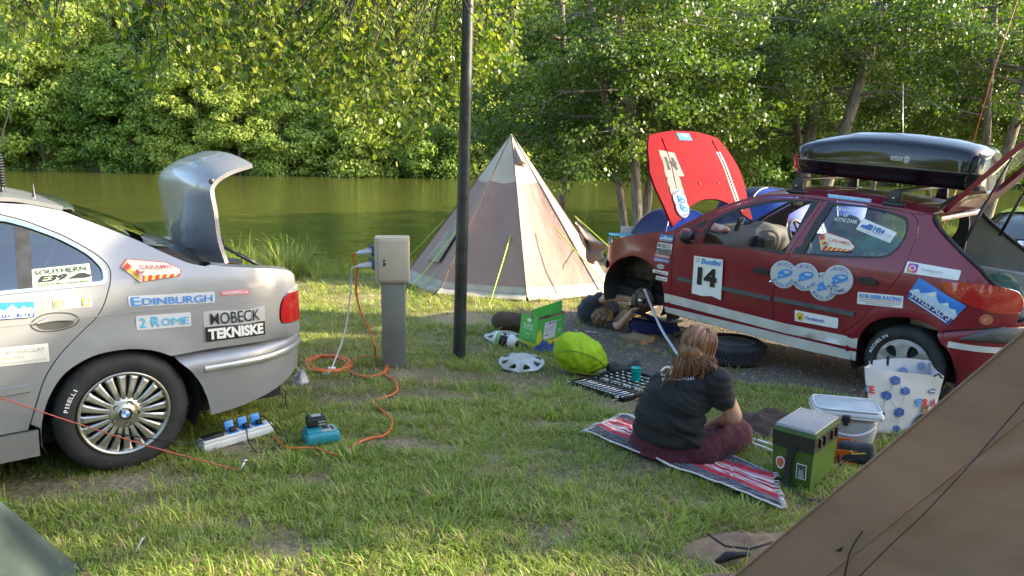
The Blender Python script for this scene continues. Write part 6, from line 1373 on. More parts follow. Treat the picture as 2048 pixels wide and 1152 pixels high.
# guy line and pegs
pg = G(474, 950); pk = thing('tent_peg', 'galvanised steel tent peg holding the red guy line', 'tent peg', pg)
pt0 = D(489, 921, pg.y); mb = MB(); mb.tube([Vector((-.01, 0, -.06)), pt0-pg], .006, 8); mb.lathe([(.0, .0), (.018, .0), (.018, .006), (.0, .008)], 12, Matrix.Translation(pt0-pg)); mb.build('rod', steel, pk)
cable('red_guy_line', 'red guy line stretched in front of the silver car wheel', [D(-260, 722, 2.9), D(-60, 776, 3.15), D(120, 836, 3.35), D(300, 893, 3.5), pg+Vector((0, 0, .03))], .0035, M('rope_red', (.42, .09, .06), .7), 'rope', 3)
sk_ = G(258, 1119); sp_ = thing('tent_peg', 'bare white rod peg leaning in the grass near the green tent', 'tent peg', sk_); mb = MB(); mb.tube([Vector((-.006, 0, -.03)), D(286, 1075, sk_.y)-sk_], .0035, 8); mb.build('rod', M('rod_white', (.6, .6, .58), .35, .3), sp_)
heap('plastic_bag', 'crumpled clear and red plastic bag behind the silver bumper', 'plastic bag', G(601, 766), .06, .05, .13, 5, M('bag_film', (.4, .36, .38), .3, var=.3, vs=12), 0, 5)
# aerials
ae = thing('whip_aerial', 'black whip aerial with a coil spring on the silver car roof', 'aerial', silver_car.matrix_world@Vector((.372, .3, 1.418)))
b = Vector(ae.location); mb = MB(); tpv = D(52, 50, b.y+.1)-b; mb.lathe([(.03, -.01), (.028, .01), (.012, .03), (.008, .05)], 14); mb.build('base', black_plastic, ae)
mb = MB(); mb.tube([Vector((.018*math.cos(t), .018*math.sin(t), .05+t*.0022)) for t in np.linspace(0, 2*PI*12, 150)], .0035, 5); mb.build('spring', black_plastic, ae)
mb = MB(); mb.tube([Vector((0, 0, .05)), Vector((.003, 0, .25)), tpv*.6+Vector((0, 0, .03)), tpv], [.004, .004, .002, .0012], 6); mb.build('whip', black_plastic, ae)
ra = D(1942, 300, 9.5); rb_ = D(2046, -30, 9.5); ar = thing('rod_aerial', 'thin red and yellow rod aerial rising behind the roof box', 'aerial', (ra.x-.5, ra.y, gz(ra.x, ra.y))); b = Vector(ar.location)
mb = MB(); mb.tube([Vector((0, 0, 0)), ra-b], [.012, .006], 6); mb.tube([ra-b, ra.lerp(rb_, .5)-b+Vector((-.03, 0, 0)), rb_-b], [.006, .0045, .003], 6); mb.build('rod', M('rod_red', (.45, .08, .05), .5), ar)
wa = thing('wire_aerial', 'fine upright wire aerial behind the black roof box', 'aerial', D(1806, 275, 9.0)-Vector((0, 0, 2.0))); mb = MB(); mb.tube([Vector((0, 0, 0)), Vector((0, 0, 2.0)), D(1806, 168, 9.0)-Vector(wa.location)], .0022, 5); mb.build('wire', steel, wa)

# ================================================================== LIME SPORTS CAR beyond the tailgate
lime_p = M('lime_paint', (.30, .42, .02), .3, .1, 1.0)
lc = D(1978, 505, 9.3); lc.z = gz(lc.x, lc.y)
lcar = thing('lime_sports_car', 'lime green sports car parked behind the open tailgate', 'car', lc, rad(38))
def loft(sts, sec, mat, name, par, cap=True):
    rows = []
    for s_ in sts:
        p = sec(s_); rows.append([Vector((s_, y, z)) for y, z in p]+[Vector((s_, -y, z)) for y, z in reversed(p[:-1])])
    mb = MB(); mb.grid(rows)
    if cap: mb.add(rows[0], [tuple(range(len(rows[0])))]); mb.add(rows[-1], [tuple(range(len(rows[-1])))])
    return mb.build(name, mat, par)
X_ = [0, .05, .15, .4, .8, 1.2, 1.6, 2.2, 3.0, 3.6, 4.1, 4.3]
def lsec(x):
    w = np.interp(x, [0, .05, .15, .4, 1.2, 3.4, 4.1, 4.3], [.55, .68, .76, .83, .87, .87, .80, .70]); t = np.interp(x, [0, .15, .5, 1.3, 2, 3.2, 4.1, 4.3], [.58, .66, .74, .86, .90, .92, .93, .85])
    return [(w*.92, .2), (w, .35), (w, t-.2), (w*.96, t-.08), (w*.8, t-.01), (w*.4, t+.015), (0, t+.02)]
loft(X_, lsec, lime_p, 'body', lcar)
def csec(x):
    t = np.interp(x, [1.15, 1.9, 2.5, 3.1, 3.7], [.87, 1.22, 1.27, 1.18, .94]); w = np.interp(x, [1.15, 1.9, 2.6, 3.7], [.72, .62, .62, .66]); return [(w*1.15, .86), (w, t-.06), (w*.7, t), (0, t+.02)]
loft([1.15, 1.5, 1.9, 2.2, 2.6, 3.1, 3.7], csec, gloss_black, 'windows', lcar); 
mb = MB(); mb.grid([[Vector((x, y, csec(x)[-1][1]+.012-.05*(y/.6)**2)) for y in np.linspace(-.56, .56, 9)] for x in np.linspace(1.85, 2.7, 7)]); mb.build('roof', lime_p, lcar)
for sd in (1, -1):
    mb = MB(); mb.box((.14, sd*.52, .60), (.22, .34, .11), Matrix.Rotation(rad(-14), 3, 'Y'), bev=.03); mb.build('headlight', black_plastic, lcar)
mb = MB(); mb.box((.02, 0, .36), (.08, .9, .13), bev=.03); mb.box((.05, 0, .56), (.06, .4, .05), bev=.02); mb.build('grille', black_plastic, lcar)
for x, y in ((.85, .76), (.85, -.76), (3.4, .76), (3.4, -.76)):
    sd = 1 if y > 0 else -1; e = empty('wheel'); e.parent = lcar; e.matrix_local = wheelM(x, y+.1*sd, .31, sd); make_tyre(.31, .21, .21, e, n=40)
    mb = MB(); mb.lathe([(.21, -.02), (.2, 0), (.19, -.02), (.06, -.01), (0, 0)], 24); mb.build('rim', steel, e)
decal('sticker', lcar, lambda u, v, l: Vector((.62+.18*v, -.05-.42*u, .80+.008*l+.10*v)), [('p', R_(0, 0, 1, 1), white_print), ('t', 'TOM', (.15, .2, .85, .8), black_print, .04)], 'white bonnet sticker on the lime car')
decal('sticker', lcar, lambda u, v, l: Vector((.62+.14*v, .50-.42*u, .80+.008*l+.10*v)), [('p', R_(0, 0, 1, 1), sky_print), ('t', 'ROME', (.1, .2, .9, .8), white_print, .04)], 'pale blue bonnet sticker on the lime car')

# ================================================================== THINGS ROUND THE RED CAR
def ptbox(mb, C, L, Rr, h, t=1.0, mi=0, z0=0):
    """box standing on three ground corners; t widens the top"""
    C, L, Rr = Vector(C), Vector(L), Vector(Rr); F4 = L+Rr-C; ctr = (L+Rr)/2; b = [C, Rr, F4, L]
    up = Vector((0, 0, 1)); vs = [p+up*z0 for p in b]+[ctr+(p-ctr)*t+up*(z0+h) for p in b]
    return mb.add(vs, [(0, 3, 2, 1), (4, 5, 6, 7), (0, 1, 5, 4), (1, 2, 6, 5), (2, 3, 7, 6), (3, 0, 4, 7)], mi)
# green cardboard box, open, flap up
green_card = M('green_card', (.07, .42, .06), .55, var=.06, vs=4); yel_card = M('yellow_card', (.62, .60, .04), .55); card_in = M('card_inside', (.35, .27, .17), .8)
C0 = G(1070, 700); L0 = G(1036, 688); Q0 = G(1122, 683); gb_ = thing('cardboard_box', 'open bright green cardboard box with yellow base and white label', 'box', C0)
L1, Q1 = L0-C0, (Q0-C0); Lf = L1*1.0; h = .30; z = Vector((0, 0, 1)); lean = Vector((.03, 0, 0))
def wall(a, b, nm, tilt=Vector((0, 0, 0)), h=h):
    mb = MB(); n = (b-a).cross(z).normalized()*.006; vs = []
    for zz in (0, .055, .06, h): vs += [a+z*zz+tilt*zz/h, b+z*zz+tilt*zz/h]
    mb.add(vs, [(0, 1, 3, 2)], 1); mb.add(vs, [(2, 3, 5, 4), (4, 5, 7, 6)], 0); mb.add([v-n for v in vs], [(6, 7, 5, 4), (4, 5, 3, 2), (2, 3, 1, 0)], 2); mb.add([vs[6], vs[7], vs[7]-n, vs[6]-n], [(0, 1, 2, 3)], 2)
    return mb.build(nm, [green_card, yel_card, card_in], gb_)
o0 = Vector((0, 0, 0)); w1_ = wall(L1, o0, 'side', lean); w2_ = wall(o0, Q1, 'side', lean, h*.92); wall(Q1, Q1+L1, 'side', lean); wall(Q1+L1, L1, 'side', lean)
ft = lean+z*h*.92
mb = MB(); mb.grid([[ft+Vector((0, 0, .03)), Q1+ft*1.03], [ft+(-L1*.0)+z*.10+Q1*.02-L1*.05, Q1*1.06+ft+z*.16]], thick=.004); 
mb2 = MB(); f0 = ft-Q1*.02+L1*.35; f1 = Q1*1.05+ft+L1*.25; mb2.grid([[f0.lerp(f1, u)+z*(w*(.085+.035*u))+L1*.0 for u in np.linspace(0, 1, 6)] for w in (0, .5, 1)], thick=.004); mb2.build('flap', [green_card], gb_)
mb = MB(); g0_ = L1+lean+z*h; mb.grid([[g0_, ft], [g0_+L1*.35+z*.05, ft+L1*.35+z*.05]], thick=.004); mb.build('flap', [card_in], gb_)
def bm1(a, b): return lambda u, v, l: a+(b-a)*u+z*(h*v)+lean*v+(b-a).cross(z).normalized()*(.002+.0012*l)
lm_ = bm1(o0, Q1); decal('print', gb_, lm_, [('p', [(.0, .0), (.34, .0), (.2, .3), (.12, .62), (0, .5)], yel_card), ('p', R_(.24, .24, .70, .80), M('label_pale', (.62, .64, .66), .5)), ('p', R_(.28, .36, .44, .39), black_print), ('p', R_(.52, .70, .66, .76), grey_print), ('p', R_(.40, .72, .48, .77), black_print), ('p', R_(.28, .58, .60, .60), grey_print), ('p', R_(.28, .50, .56, .52), grey_print), ('t', 'alpro', (.74, .72, .90, .82), white_print), ('p', R_(.76, .40, .92, .42), white_print), ('p', R_(.76, .46, .90, .48), white_print)])
decal('print', gb_, bm1(L1, o0), [('p', R_(.0, .0, .001, .001), green_card), ('t', 'PLANT', (.22, .66, .78, .74), white_print, .02), ('t', 'POWER', (.22, .56, .78, .64), white_print, .02), ('p', C_(.5, .86, .12, .06), white_print), ('p', C_(.5, .36, .12, .09), M('ring_pale', (.4, .6, .4), .5)), ('p', C_(.5, .36, .08, .06), green_card), ('p', R_(.1, .47, .9, .475), white_print)])
bb = thing('brown_bag', 'dark brown rolled bag lying behind the green cardboard box', 'bag', G(1022, 667)); me = MB(); me.cap((-.10, .12, .095), (.16, .02, .10), .105, .10, 18); meshobj('roll', remeshed(me, .012, 3, lambda c, n: c+n*.008*noise.noise(c*14)), M('bag_brown', (.07, .04, .028), .8, bump=.3, bs=25), bb)
# wheel covers on the grass
def trim(label, c, tilt, az, spin, grp='silver wheel trims taken off'):
    t = thing('wheel_trim', label, 'wheel trim', group=None, mat=Matrix.Translation(c)@Matrix.Rotation(az, 4, 'Z')@Matrix.Rotation(tilt, 4, 'X')@Matrix.Rotation(spin, 4, 'Z'))
    hs = []
    for k in range(8):
        a = 2*PI*k/8; q = crv([(.115, -.012), (.15, -.034), (.168, -.030), (.170, .014), (.15, .026), (.12, .010)], 3, True); hs.append([(x*math.cos(a)-y*math.sin(a), x*math.sin(a)+y*math.cos(a)) for x, y in q])
    V, F_, lo = fill2d(C_(0, 0, .192, n=48), hs, .03); zf = lambda p: .032*(1-(math.hypot(*p)/.192)**3)+.004*math.cos(8*math.atan2(p[1], p[0]))*min(1, math.hypot(*p)/.1)
    mb = MB(); mb.add([(p[0], p[1], zf(p)) for p in V], F_, 0, True)
    for L in lo: n = len(L); mb.add([(p[0], p[1], zf(p)) for p in L]+[(p[0]*.99, p[1]*.99, zf(p)-.014) for p in L], [(i, (i+1) % n, n+(i+1) % n, n+i) for i in range(n)], 0, True)
    mb.build('disc', M('trim_silver', (.42, .41, .39), .38, .5, .2, var=.12, vs=12), t); mb = MB(); mb.lathe([(.026, .028), (.024, .037), (.01, .038), (.008, .034), (0, .034)], 20); mb.build('centre_cap', M('trim_silver', ()), t)
trim('silver wheel trim lying alone on the grass by the lime bag', G(1043, 741)+Vector((0, .10, .045)), rad(9), 0, .3)
trim('silver wheel trim lying under the white bottle', G(1000, 680)+Vector((.04, .02, .03)), rad(3), .4, .1)
wbt = thing('white_bottle', 'white plastic bottle with green and black label lying on the grass', 'bottle', mat=Matrix.Translation(G(990, 690)+Vector((0, 0, .07)))@Matrix.Rotation(rad(-22), 4, 'Z')@Matrix.Rotation(rad(97), 4, 'Y'))
mb = MB(); mb.lathe([(0, 0), (.06, .0), (.068, .01), (.068, .17), (.055, .195), (.022, .215), (.02, .225)], 24); mb.build('body', M('bottle_white', (.62, .64, .66), .35), wbt)
mb = MB(); mb.lathe([(.024, .215), (.026, .235), (.02, .25), (.012, .29), (.008, .33), (0, .33)], 14); mb.box((.02, 0, .27), (.05, .02, .06), bev=.006); mb.build('spray_head', black_plastic, wbt)
for z0_, z1_, m_, n_2 in ((.03, .06, M('label_green', (.15, .4, .1), .5), 'label'), (.065, .145, black_print, 'label')): mb = MB(); mb.lathe([(.0686, z0_), (.0686, z1_)], 24); mb.build(n_2, m_, wbt)
decal('lettering', wbt, lambda u, v, l: Vector((.0696*math.cos(PI+.9-1.8*v), .0696*math.sin(PI+.9-1.8*v), .07+.07*u)), [('t', 'LIFE', (0, .15, 1, .85), white_print, .04)])
heap('blue_cloth', 'crumpled dark blue cloth lying between green box and lime bag', 'cloth', G(1092, 703), .15, .07, .10, 12, M('cloth_blue', (.025, .06, .17), .85, var=.3, vs=8), rad(15), 6)
# lime dry bag
lb = thing('lime_bag', 'stuffed bright lime green bag standing on the grass', 'bag', G(1160, 758)); mb = MB(); mb.ell((.0, .14, .17), (.215, .17, .165), Matrix.Rotation(rad(18), 3, 'Y')); mb.ell((-.06, .13, .20), (.15, .15, .15)); mb.ell((.10, .14, .12), (.13, .15, .11))
def limed(c, n): a = math.atan2(c.z-.05, c.x-.02); r_ = math.hypot(c.x-.02, c.z-.10); return c+n*(.0035*math.sin(a*13+3*noise.noise(c*6))*min(1, r_/.1)+.016*noise.noise(c*7)+.008*noise.noise(Vector((c.x*30, c.y*30, c.z*12))))
lmo = remeshed(mb, .011, 5, limed); 
for v in lmo.vertices: v.co.z = max(v.co.z, .004)
meshobj('sack', lmo, M('lime_fabric', (.30, .46, .012), .72, var=.08, vs=5, bump=.6, bs=16, dist=.02, spec=.25), lb)
mb = MB(); mb.tube([Vector(q) for q in crv([(-.19, .02, .20), (-.10, -.025, .24), (.02, -.03, .22), (.14, .0, .16), (.20, .06, .09)], 5)], .0035, 5); mb.tube([Vector(q) for q in crv([(-.17, .02, .09), (-.05, -.04, .07), (.08, -.035, .05), (.16, .02, .03)], 5)], .003, 5); mb.build('drawcord', M('cord_olive', (.12, .2, .02), .7), lb)
# shoes, tool case, cup
shp = thing('shoe', 'black shoe lying sideways above the open tool case', 'shoe', G(1240, 747), rad(15)); mb = MB(); mb.cap((-.08, 0, .04), (.08, 0, .035), .042, .036); mb.cap((-.09, 0, .06), (-.05, 0, .075), .036, .034); meshobj('upper', remeshed(mb, .01, 3), M('shoe_black', (.02, .02, .022), .6, var=.3, vs=20), shp); mb = MB(); mb.box((0, 0, .008), (.25, .075, .014), bev=.005); mb.build('sole', black_plastic, shp)
shp = thing('shoe', 'second black shoe standing behind the teal cup', 'shoe', G(1268, 744), rad(100)); mb = MB(); mb.cap((-.06, 0, .04), (.06, 0, .035), .042, .036); mb.cap((-.07, 0, .06), (-.04, 0, .085), .036, .034); meshobj('upper', remeshed(mb, .01, 3), M('shoe_black', ()), shp); mb = MB(); mb.box((0, 0, .008), (.22, .075, .014), bev=.005); mb.build('sole', black_plastic, shp)
tA, tB, tC_ = G(1138, 770), G(1248, 806), G(1240, 744); tcs = thing('tool_case', 'open black tool case full of sockets and spanners', 'tool case', tA)
eu = (tB-tA); ev = (tC_-tA); un, vn = eu.normalized(), ev.normalized(); F4 = lambda u, v, h=0: eu*u+ev*v+Vector((0, 0, h))
case_m = M('case_black', (.014, .014, .015), .5, var=.3, vs=30)
for v0, v1, nm in ((0, .49, 'tray'), (.51, 1.05, 'tray')):
    mb = MB(); ptbox(mb, F4(0, v0), F4(0, v1), F4(1, v0), .018)
    for (a, b, c_, d) in ((0, v0, .02, v1), (.98, v0, 1, v1), (0, v0, 1, v0+.02), (0, v1-.02, 1, v1)): ptbox(mb, F4(a, b), F4(a, d), F4(c_, b), .035)
    tr = mb.build(nm, case_m, tcs)
    rk_ = random.Random(int(v0*10)+1)
    for i in range(7 if v0 else 0):
        for j in range(4):
            p = F4(.10+.115*i, v0+.07+.115*j, .026); mb = MB(); l_ = rk_.choice((.035, .045, .06)); mb.tube([p-un*l_*.5, p+un*l_*.5], [.0075]*2, 8); mb.build('socket', steel, tr)
    if not v0:
        for i in range(13):
            u0_ = .06+.07*i; mb = MB(); a = F4(u0_, .06, .026); b = F4(u0_+rk_.uniform(.02, .06), .42, .028); mb.tube([a, b], .004, 6); 
            for e_ in (a, b): mb.lathe([(.006, -.003), (.012, -.003), (.012, .003), (.006, .003)], 10, Matrix.Translation(e_))
            mb.build('spanner', steel, tr)
        for i in range(4): mb = MB(); p = F4(.2+.2*i, .46, .03); mb.tube([p-un*.05, p+un*.02, p+un*.06], [.010, .008, .004], 8); mb.build('driver', steel, tr)
mb = MB()
for u_ in (.02, .9): mb.box(F4(u_, -.03, .02), (.02, .03, .04), .4, bev=.004); mb.tube([F4(u_, -.03, .02), F4(u_-.03, -.10, .005)], .005, 6)
mb.build('latch', steel, tcs)
cg = G(1271, 768); cup = thing('cup', 'turquoise plastic cup standing on the open tool case', 'cup', cg+Vector((0, 0, .02))); mb = MB(); mb.lathe([(0, .004), (.027, .004), (.029, 0), (.031, .01), (.042, .112), (.0435, .113), (.040, .110), (.029, .012), (0, .012)], 28); mb.build('body', M('cup_teal', (.0, .42, .38), .3, var=.05), cup); mb = MB(); mb.lathe([(.0385, .088), (.041, .09), (.0415, .094), (.040, .098)], 28); mb.build('rim_ring', M('cup_teal', ()), cup)
# wood block, jack, strap, wrench, socket, spare tyre
C1, L1_, Q1_ = G(1283, 693), G(1241, 683), G(1308, 684); wbk = thing('wood_block', 'short sawn timber block on the dirt in front of the blue jack', 'wood block', C1); mb = MB(); ptbox(mb, C1-C1, L1_-C1, Q1_-C1, .055); mb.build('timber', M('sawn_timber', (.34, .25, .15), .8, vs=9, col2=(.22, .15, .08), stretch=(1, 6, 6), bump=.3, bs=20), wbk)
jc = G(1318, 672); jk = thing('trolley_jack', 'dark blue trolley jack under the raised front hub', 'jack', jc+Vector((-.02, .05, 0)), rad(-6))
jm = M('jack_blue', (.008, .02, .12), .4, 0, .5, var=.2, vs=12)
for sd in (1, -1): mb = MB(); mb.prism([(-.27, .03), (.20, .03), (.235, .06), (.21, .12), (-.05, .135), (-.24, .16), (-.28, .10)], -.008, .008, Matrix.Translation((0, sd*.07, 0))@Matrix.Rotation(PI/2, 4, 'X')); mb.build('side_plate', jm, jk)
mb = MB(); mb.box((-.02, 0, .07), (.36, .12, .05), bev=.01); mb.box((.1, 0, .11), (.16, .10, .04), bev=.012); mb.build('frame', jm, jk)
mb = MB(); mb.box((-.12, 0, .20), (.34, .05, .045), Matrix.Rotation(rad(22), 3, 'Y'), bev=.01); mb.build('lift_arm', jm, jk); mb = MB(); mb.lathe([(0, .02), (.035, .02), (.045, .0), (.03, -.02), (0, -.02)], 16, Matrix.Translation((-.27, 0, .27))); mb.build('saddle', dark_steel, jk)
for x in (-.22, .20):
    for sd in (1, -1): mb = MB(); mb.lathe([(0, -.016), (.035, -.016), (.035, .016), (.012, .018), (0, .02)], 18, Matrix.Translation((x, sd*.095, .037))@Matrix.Rotation(-sd*PI/2, 4, 'X')); mb.build('wheel', dark_steel, jk)
s0_, s1_ = D(1289, 578, 7.05), G(1362, 722); stp = thing('plastic_strip', 'long white plastic strip leaning from the front hub to the ground', 'strip', s1_); mb = MB()
mb.tube([p-s1_ for p in [Vector(q) for q in crv([tuple(s0_), tuple(D(1306, 620, 7.0)), tuple(D(1325, 662, 6.85)), tuple(s1_+Vector((0, 0, .01)))], 6)]], .013, 6); mb.build('strip', M('strip_plastic', (.62, .63, .7), .4), stp)
wr = thing('spanner', 'steel ring spanner lying on the dirt beside the man', 'spanner', G(1187, 666), rad(-12)); mb = MB(); mb.tube([(-.055, 0, .008), (.07, 0, .008)], .006, 8); mb.tube([(-.07+.017*math.cos(t), .017*math.sin(t), .008) for t in np.linspace(0, 2*PI, 13)[:-1]], .005, 6, closed=True); mb.build('shank', steel, wr)
sc_ = thing('loose_socket', 'short steel socket lying on the dirt left of the spanner', 'socket', G(1153, 664), rad(5)); mb = MB(); mb.tube([(-.02, 0, .011), (.02, 0, .011)], .011, 12); mb.build('barrel', steel, sc_)
g_ = G(1452, 737); spw = thing('spare_wheel_assembly', 'black tyred wheel lying flat on the dirt under the red car', 'wheel', g_+Vector((.12, .26, .0)))
e_ = empty('wheel_body'); e_.parent = spw; e_.location = (0, 0, .185); make_tyre(.29, .186, .18, e_, n=120)
def chev():
    mb = MB()
    for q in range(60):
        for s_ in (-1, 1):
            a0, a1 = 2*PI*q/60, 2*PI*(q+.55)/60; z0, z1 = -.092, -.092+s_*.062
            vs = [Vector(((.2905)*math.cos(a), (.2905)*math.sin(a), zz)) for a, zz in ((a0, z0), (a0+.05, z0), (a1+.05, z1), (a1, z1))]; vs2 = [v*1.0+Vector((v.x, v.y, 0)).normalized()*.006 for v in vs]
            mb.add(vs+vs2, [(4, 5, 6, 7), (0, 1, 5, 4), (2, 3, 7, 6), (1, 2, 6, 5), (3, 0, 4, 7)])
    return mb
chev().build('tread', rubber, e_); mb = MB(); mb.lathe([(.186, -.01), (.17, -.03), (.06, -.02), (.0, -.02)], 30); mb.build('rim', M('rim_grey', (.2, .2, .2), .5, .6), e_)

# ================================================================== THINGS BESIDE THE WOMAN
blk = thing('striped_blanket', 'red grey and white striped woven blanket on the grass', 'blanket', G(1370, 930)); bo_ = Vector(blk.location)
cor = [G(1171, 871), G(1562, 1030), G(1540, 955), G(1252, 836)]     # near-left, near-right, far-right, far-left
bcol = [M('blanket_white', (.62, .58, .56), .9), M('blanket_dark', (.05, .052, .065), .95, var=.5, vs=30), M('blanket_grey', (.13, .13, .15), .95, var=.4, vs=30), M('blanket_charcoal', (.035, .035, .045), .95, var=.5, vs=40), M('blanket_red', (.42, .03, .05), .95, var=.25, vs=20), M('blanket_pink', (.55, .22, .24), .95)]
seq = [0, 1, 1, 2, 3, 2, 1, 2, 4, 4, 4, 5, 0, 4, 0, 5, 4, 4, 0, 4, 0, 5, 4, 4, 2, 1, 3, 2, 1, 1, 0]
nu, nv = 70, len(seq); rows = []
for i in range(nu+1):
    u = i/nu; row = []
    for j in range(nv+1):
        v = j/nv; p = cor[0].lerp(cor[1], u).lerp(cor[3].lerp(cor[2], u), v); ed = noise.noise(Vector((u*9, v*2, 3)))*.035
        fold = .030*max(0, noise.noise(Vector((u*3.2, v*5+u*2, 9))))*(1 if u > .62 or u < .15 else .3)+.04*max(0, math.sin((v*2.2+u*.8)*PI))**4*max(0, (u-.6)/.4)
        p = p+Vector((ed*.4, ed*(1 if v in (0, 1) else .5), 0)); row.append(Vector((p.x, p.y, gz(p.x, p.y)+.030+fold+.004*noise.noise(Vector((u*40, v*30, 1)))))-bo_)
    rows.append(row)
mb = MB(); vs = [p for r_ in rows for p in r_]; w_ = nv+1
for mi in range(6):
    mb.add(vs if mi == 0 else [], [], 0)
for i in range(nu):
    for j in range(nv): mb.f.append((i*w_+j, (i+1)*w_+j, (i+1)*w_+j+1, i*w_+j+1)); mb.m.append(seq[max(0, min(nv-1, j+int(round(1.2*noise.noise(Vector((i*.25, 0, 5)))))))]); mb.sm.append(True)
mb.build('woven_cloth', bcol, blk)
mb = MB(); rk_ = random.Random(4)
for i0 in (0, nu):
    for j in range(0, nv+1):
        p = rows[i0][j]; d_ = Vector((-.04 if i0 == 0 else .035, rk_.uniform(-.02, .02), 0)); mb.tube([p, p+d_*.6+Vector((0, 0, .004)), p+d_-Vector((0, 0, .012))], [.004, .003, .002], 4)
mb.tube([rows[i][0] for i in range(nu+1)], .006, 5); mb.tube([rows[i][-1] for i in range(nu+1)], .006, 5); mb.build('fringe', bcol[0], blk)
# green and black seat box
C2, L2, Q2 = G(1618, 988), G(1545, 965), G(1662, 950); tk = thing('seat_box', 'green plastic fishing seat box with black lid band and grey padded top', 'seat box', C2); L_, Q_ = L2-C2, Q2-C2
box_g = M('box_green', (.055, .12, .018), .42, var=.06, vs=4); box_k = M('box_black', (.02, .022, .02), .45)
hh = C2.z*0+.335; mb = MB(); cw = .235; ptbox(mb, o0, L_, Q_, .225, 1.10); tko = mb.build('body', box_g, tk)
ctr = (L_+Q_)/2; sc = lambda p, t: ctr+(p-ctr)*t
mb = MB(); ptbox(mb, sc(o0, 1.12), sc(L_, 1.12), sc(Q_, 1.12), .085, 1.0, z0=.227); mb.build('black_band', box_k, tk)
mb = MB(); ptbox(mb, sc(o0, 1.15), sc(L_, 1.15), sc(Q_, 1.15), .022, .98, z0=.314); lido_ = mb.build('lid', M('lid_green', (.04, .10, .03), .4), tk)
mb = MB(); ptbox(mb, sc(o0, 1.06), sc(L_, 1.06), sc(Q_, 1.06), .012, .97, z0=.337); mb.build('padded_top', M('top_grey', (.30, .30, .30), .6), tk)
mb = MB(); a = sc(o0, 1.03); b = sc(L_, 1.03); c3 = sc(Q_, 1.03)
for i in range(15): mb.tube([a.lerp(b, i/14)+Vector((0, 0, .350)), a.lerp(b, i/14)+(c3-a)+Vector((0, 0, .350))], .0025, 4)
mb.build('ribs', M('top_ribs', (.38, .38, .38), .6), tk)
mb = MB(); e1 = sc(o0, 1.13); e2 = sc(Q_, 1.13); nq = (e2-e1).cross(z).normalized()
for t_ in (.18, .36, .66, .84): mb.box(e1.lerp(e2, t_)+Vector((0, 0, .275))+nq*.004, (.016, .012, .05), math.atan2((e2-e1).y, (e2-e1).x), bev=.003)
mb.build('band_slots', M('slot_dark', (.008, .008, .008), .5), tk)
e3 = sc(L_, 1.13); nl = (e1-e3).cross(z).normalized(); pL = lambda u, h_, o_2=.006: e3.lerp(e1, u)+Vector((0, 0, h_))+nl*o_2-(nl*.012*(1-h_/.31) if h_ < .22 else Vector((0, 0, 0)))
mb = MB(); mb.grid([[p-(e1-e3).normalized()*.016, p+(e1-e3).normalized()*.016] for p in (pL(.50, .235, .014), pL(.47, .20, .02), pL(.44, .12, .02), pL(.42, .04, .024), pL(.6, .0, .05)+Vector((0, 0, .02)), pL(1.0, .0, .10)+Vector((0, 0, .02)))], thick=.003); mb.box(pL(.50, .235, .008), (.05, .012, .02), math.atan2((e1-e3).y, (e1-e3).x), bev=.003); mb.build('shoulder_strap', rope_dark, tk)
mb = MB(); mb.tube([pL(.9, .012, .08), pL(1.1, .012, .11), G(1640, 1000, .015)-C2], [.012, .016, .012], 6); mb.build('strap_end', rope_dark, tk)
decal('sticker', tk, lambda u, v, l: pL(.12+.22*u, .10+.07*v, .002+.001*l)-nl*.0, [('p', crv([(.1, .3), (0, .7), (.3, 1), (.8, .95), (1, .6), (.8, .1), (.4, 0)], 3, True), white_print), ('p', crv([(.2, .3), (.12, .65), (.35, .88), (.75, .85), (.88, .6), (.72, .2), (.45, .12)], 3, True), M('orange_print', (.5, .14, .06), .5))], 'orange rock shaped sticker', 0)
decal('sticker', tk, lambda u, v, l: pL(.62+.24*u, .075+.085*v, .002+.001*l), [('p', R_(0, 0, 1, 1), white_print), ('p', R_(.08, .06, .92, .94), M('photo_dark', (.06, .07, .07), .5)), ('p', crv([(.3, .1), (.25, .5), (.4, .8), (.55, .85), (.7, .5), (.75, .1)], 3, True), M('photo_grey', (.3, .34, .32), .5)), ('p', C_(.48, .72, .12, .12, 12), black_print)], 'white framed black and grey picture sticker', 0)
# white cool bag
cg = G(1702, 897); cb_ = thing('cool_bag', 'white and grey soft cool bag with rounded lid', 'cool bag', cg+Vector((.0, .13, 0)), rad(-14))
cwm = M('cool_white', (.58, .60, .58), .35, var=.06, vs=4, bump=.1, bs=12); cgm = M('cool_grey', (.46, .48, .49), .5, var=.12, vs=6, bump=.2, bs=14)
mb = MB(); mb.box((0, 0, .10), (.37, .26, .20), bev=.05, taper=.9); meshobj('body', remeshed(mb, .012, 4, lambda c, n: c+n*.008*noise.noise(c*12)), cgm, cb_)
mb = MB(); mb.box((0, 0, .215), (.405, .295, .055), bev=.026); mb.build('rim', cwm, cb_)
def rrect(w, d, r_, n=6): return [(x, y) for cx, cy, a0 in ((w-r_, -d+r_, -90), (w-r_, d-r_, 0), (-w+r_, d-r_, 90), (-w+r_, -d+r_, 180)) for k in range(n+1) for x, y in [(cx+r_*math.cos(rad(a0+90*k/n)), cy+r_*math.sin(rad(a0+90*k/n)))]]
mb = MB(); V, F_, lo = fill2d(rrect(.185, .13, .05), (), .03); mb.add([(x, y, .243+.012*(1-(x/.19)**2)*(1-(y/.13)**2)*2+.006*noise.noise(Vector((x*14, y*14, 2)))) for x, y in V], F_, 0, True); mb.build('lid_panel', M('cool_lid', (.42, .47, .50), .25, bump=.25, bs=9, dist=.02, coat=.3), cb_)
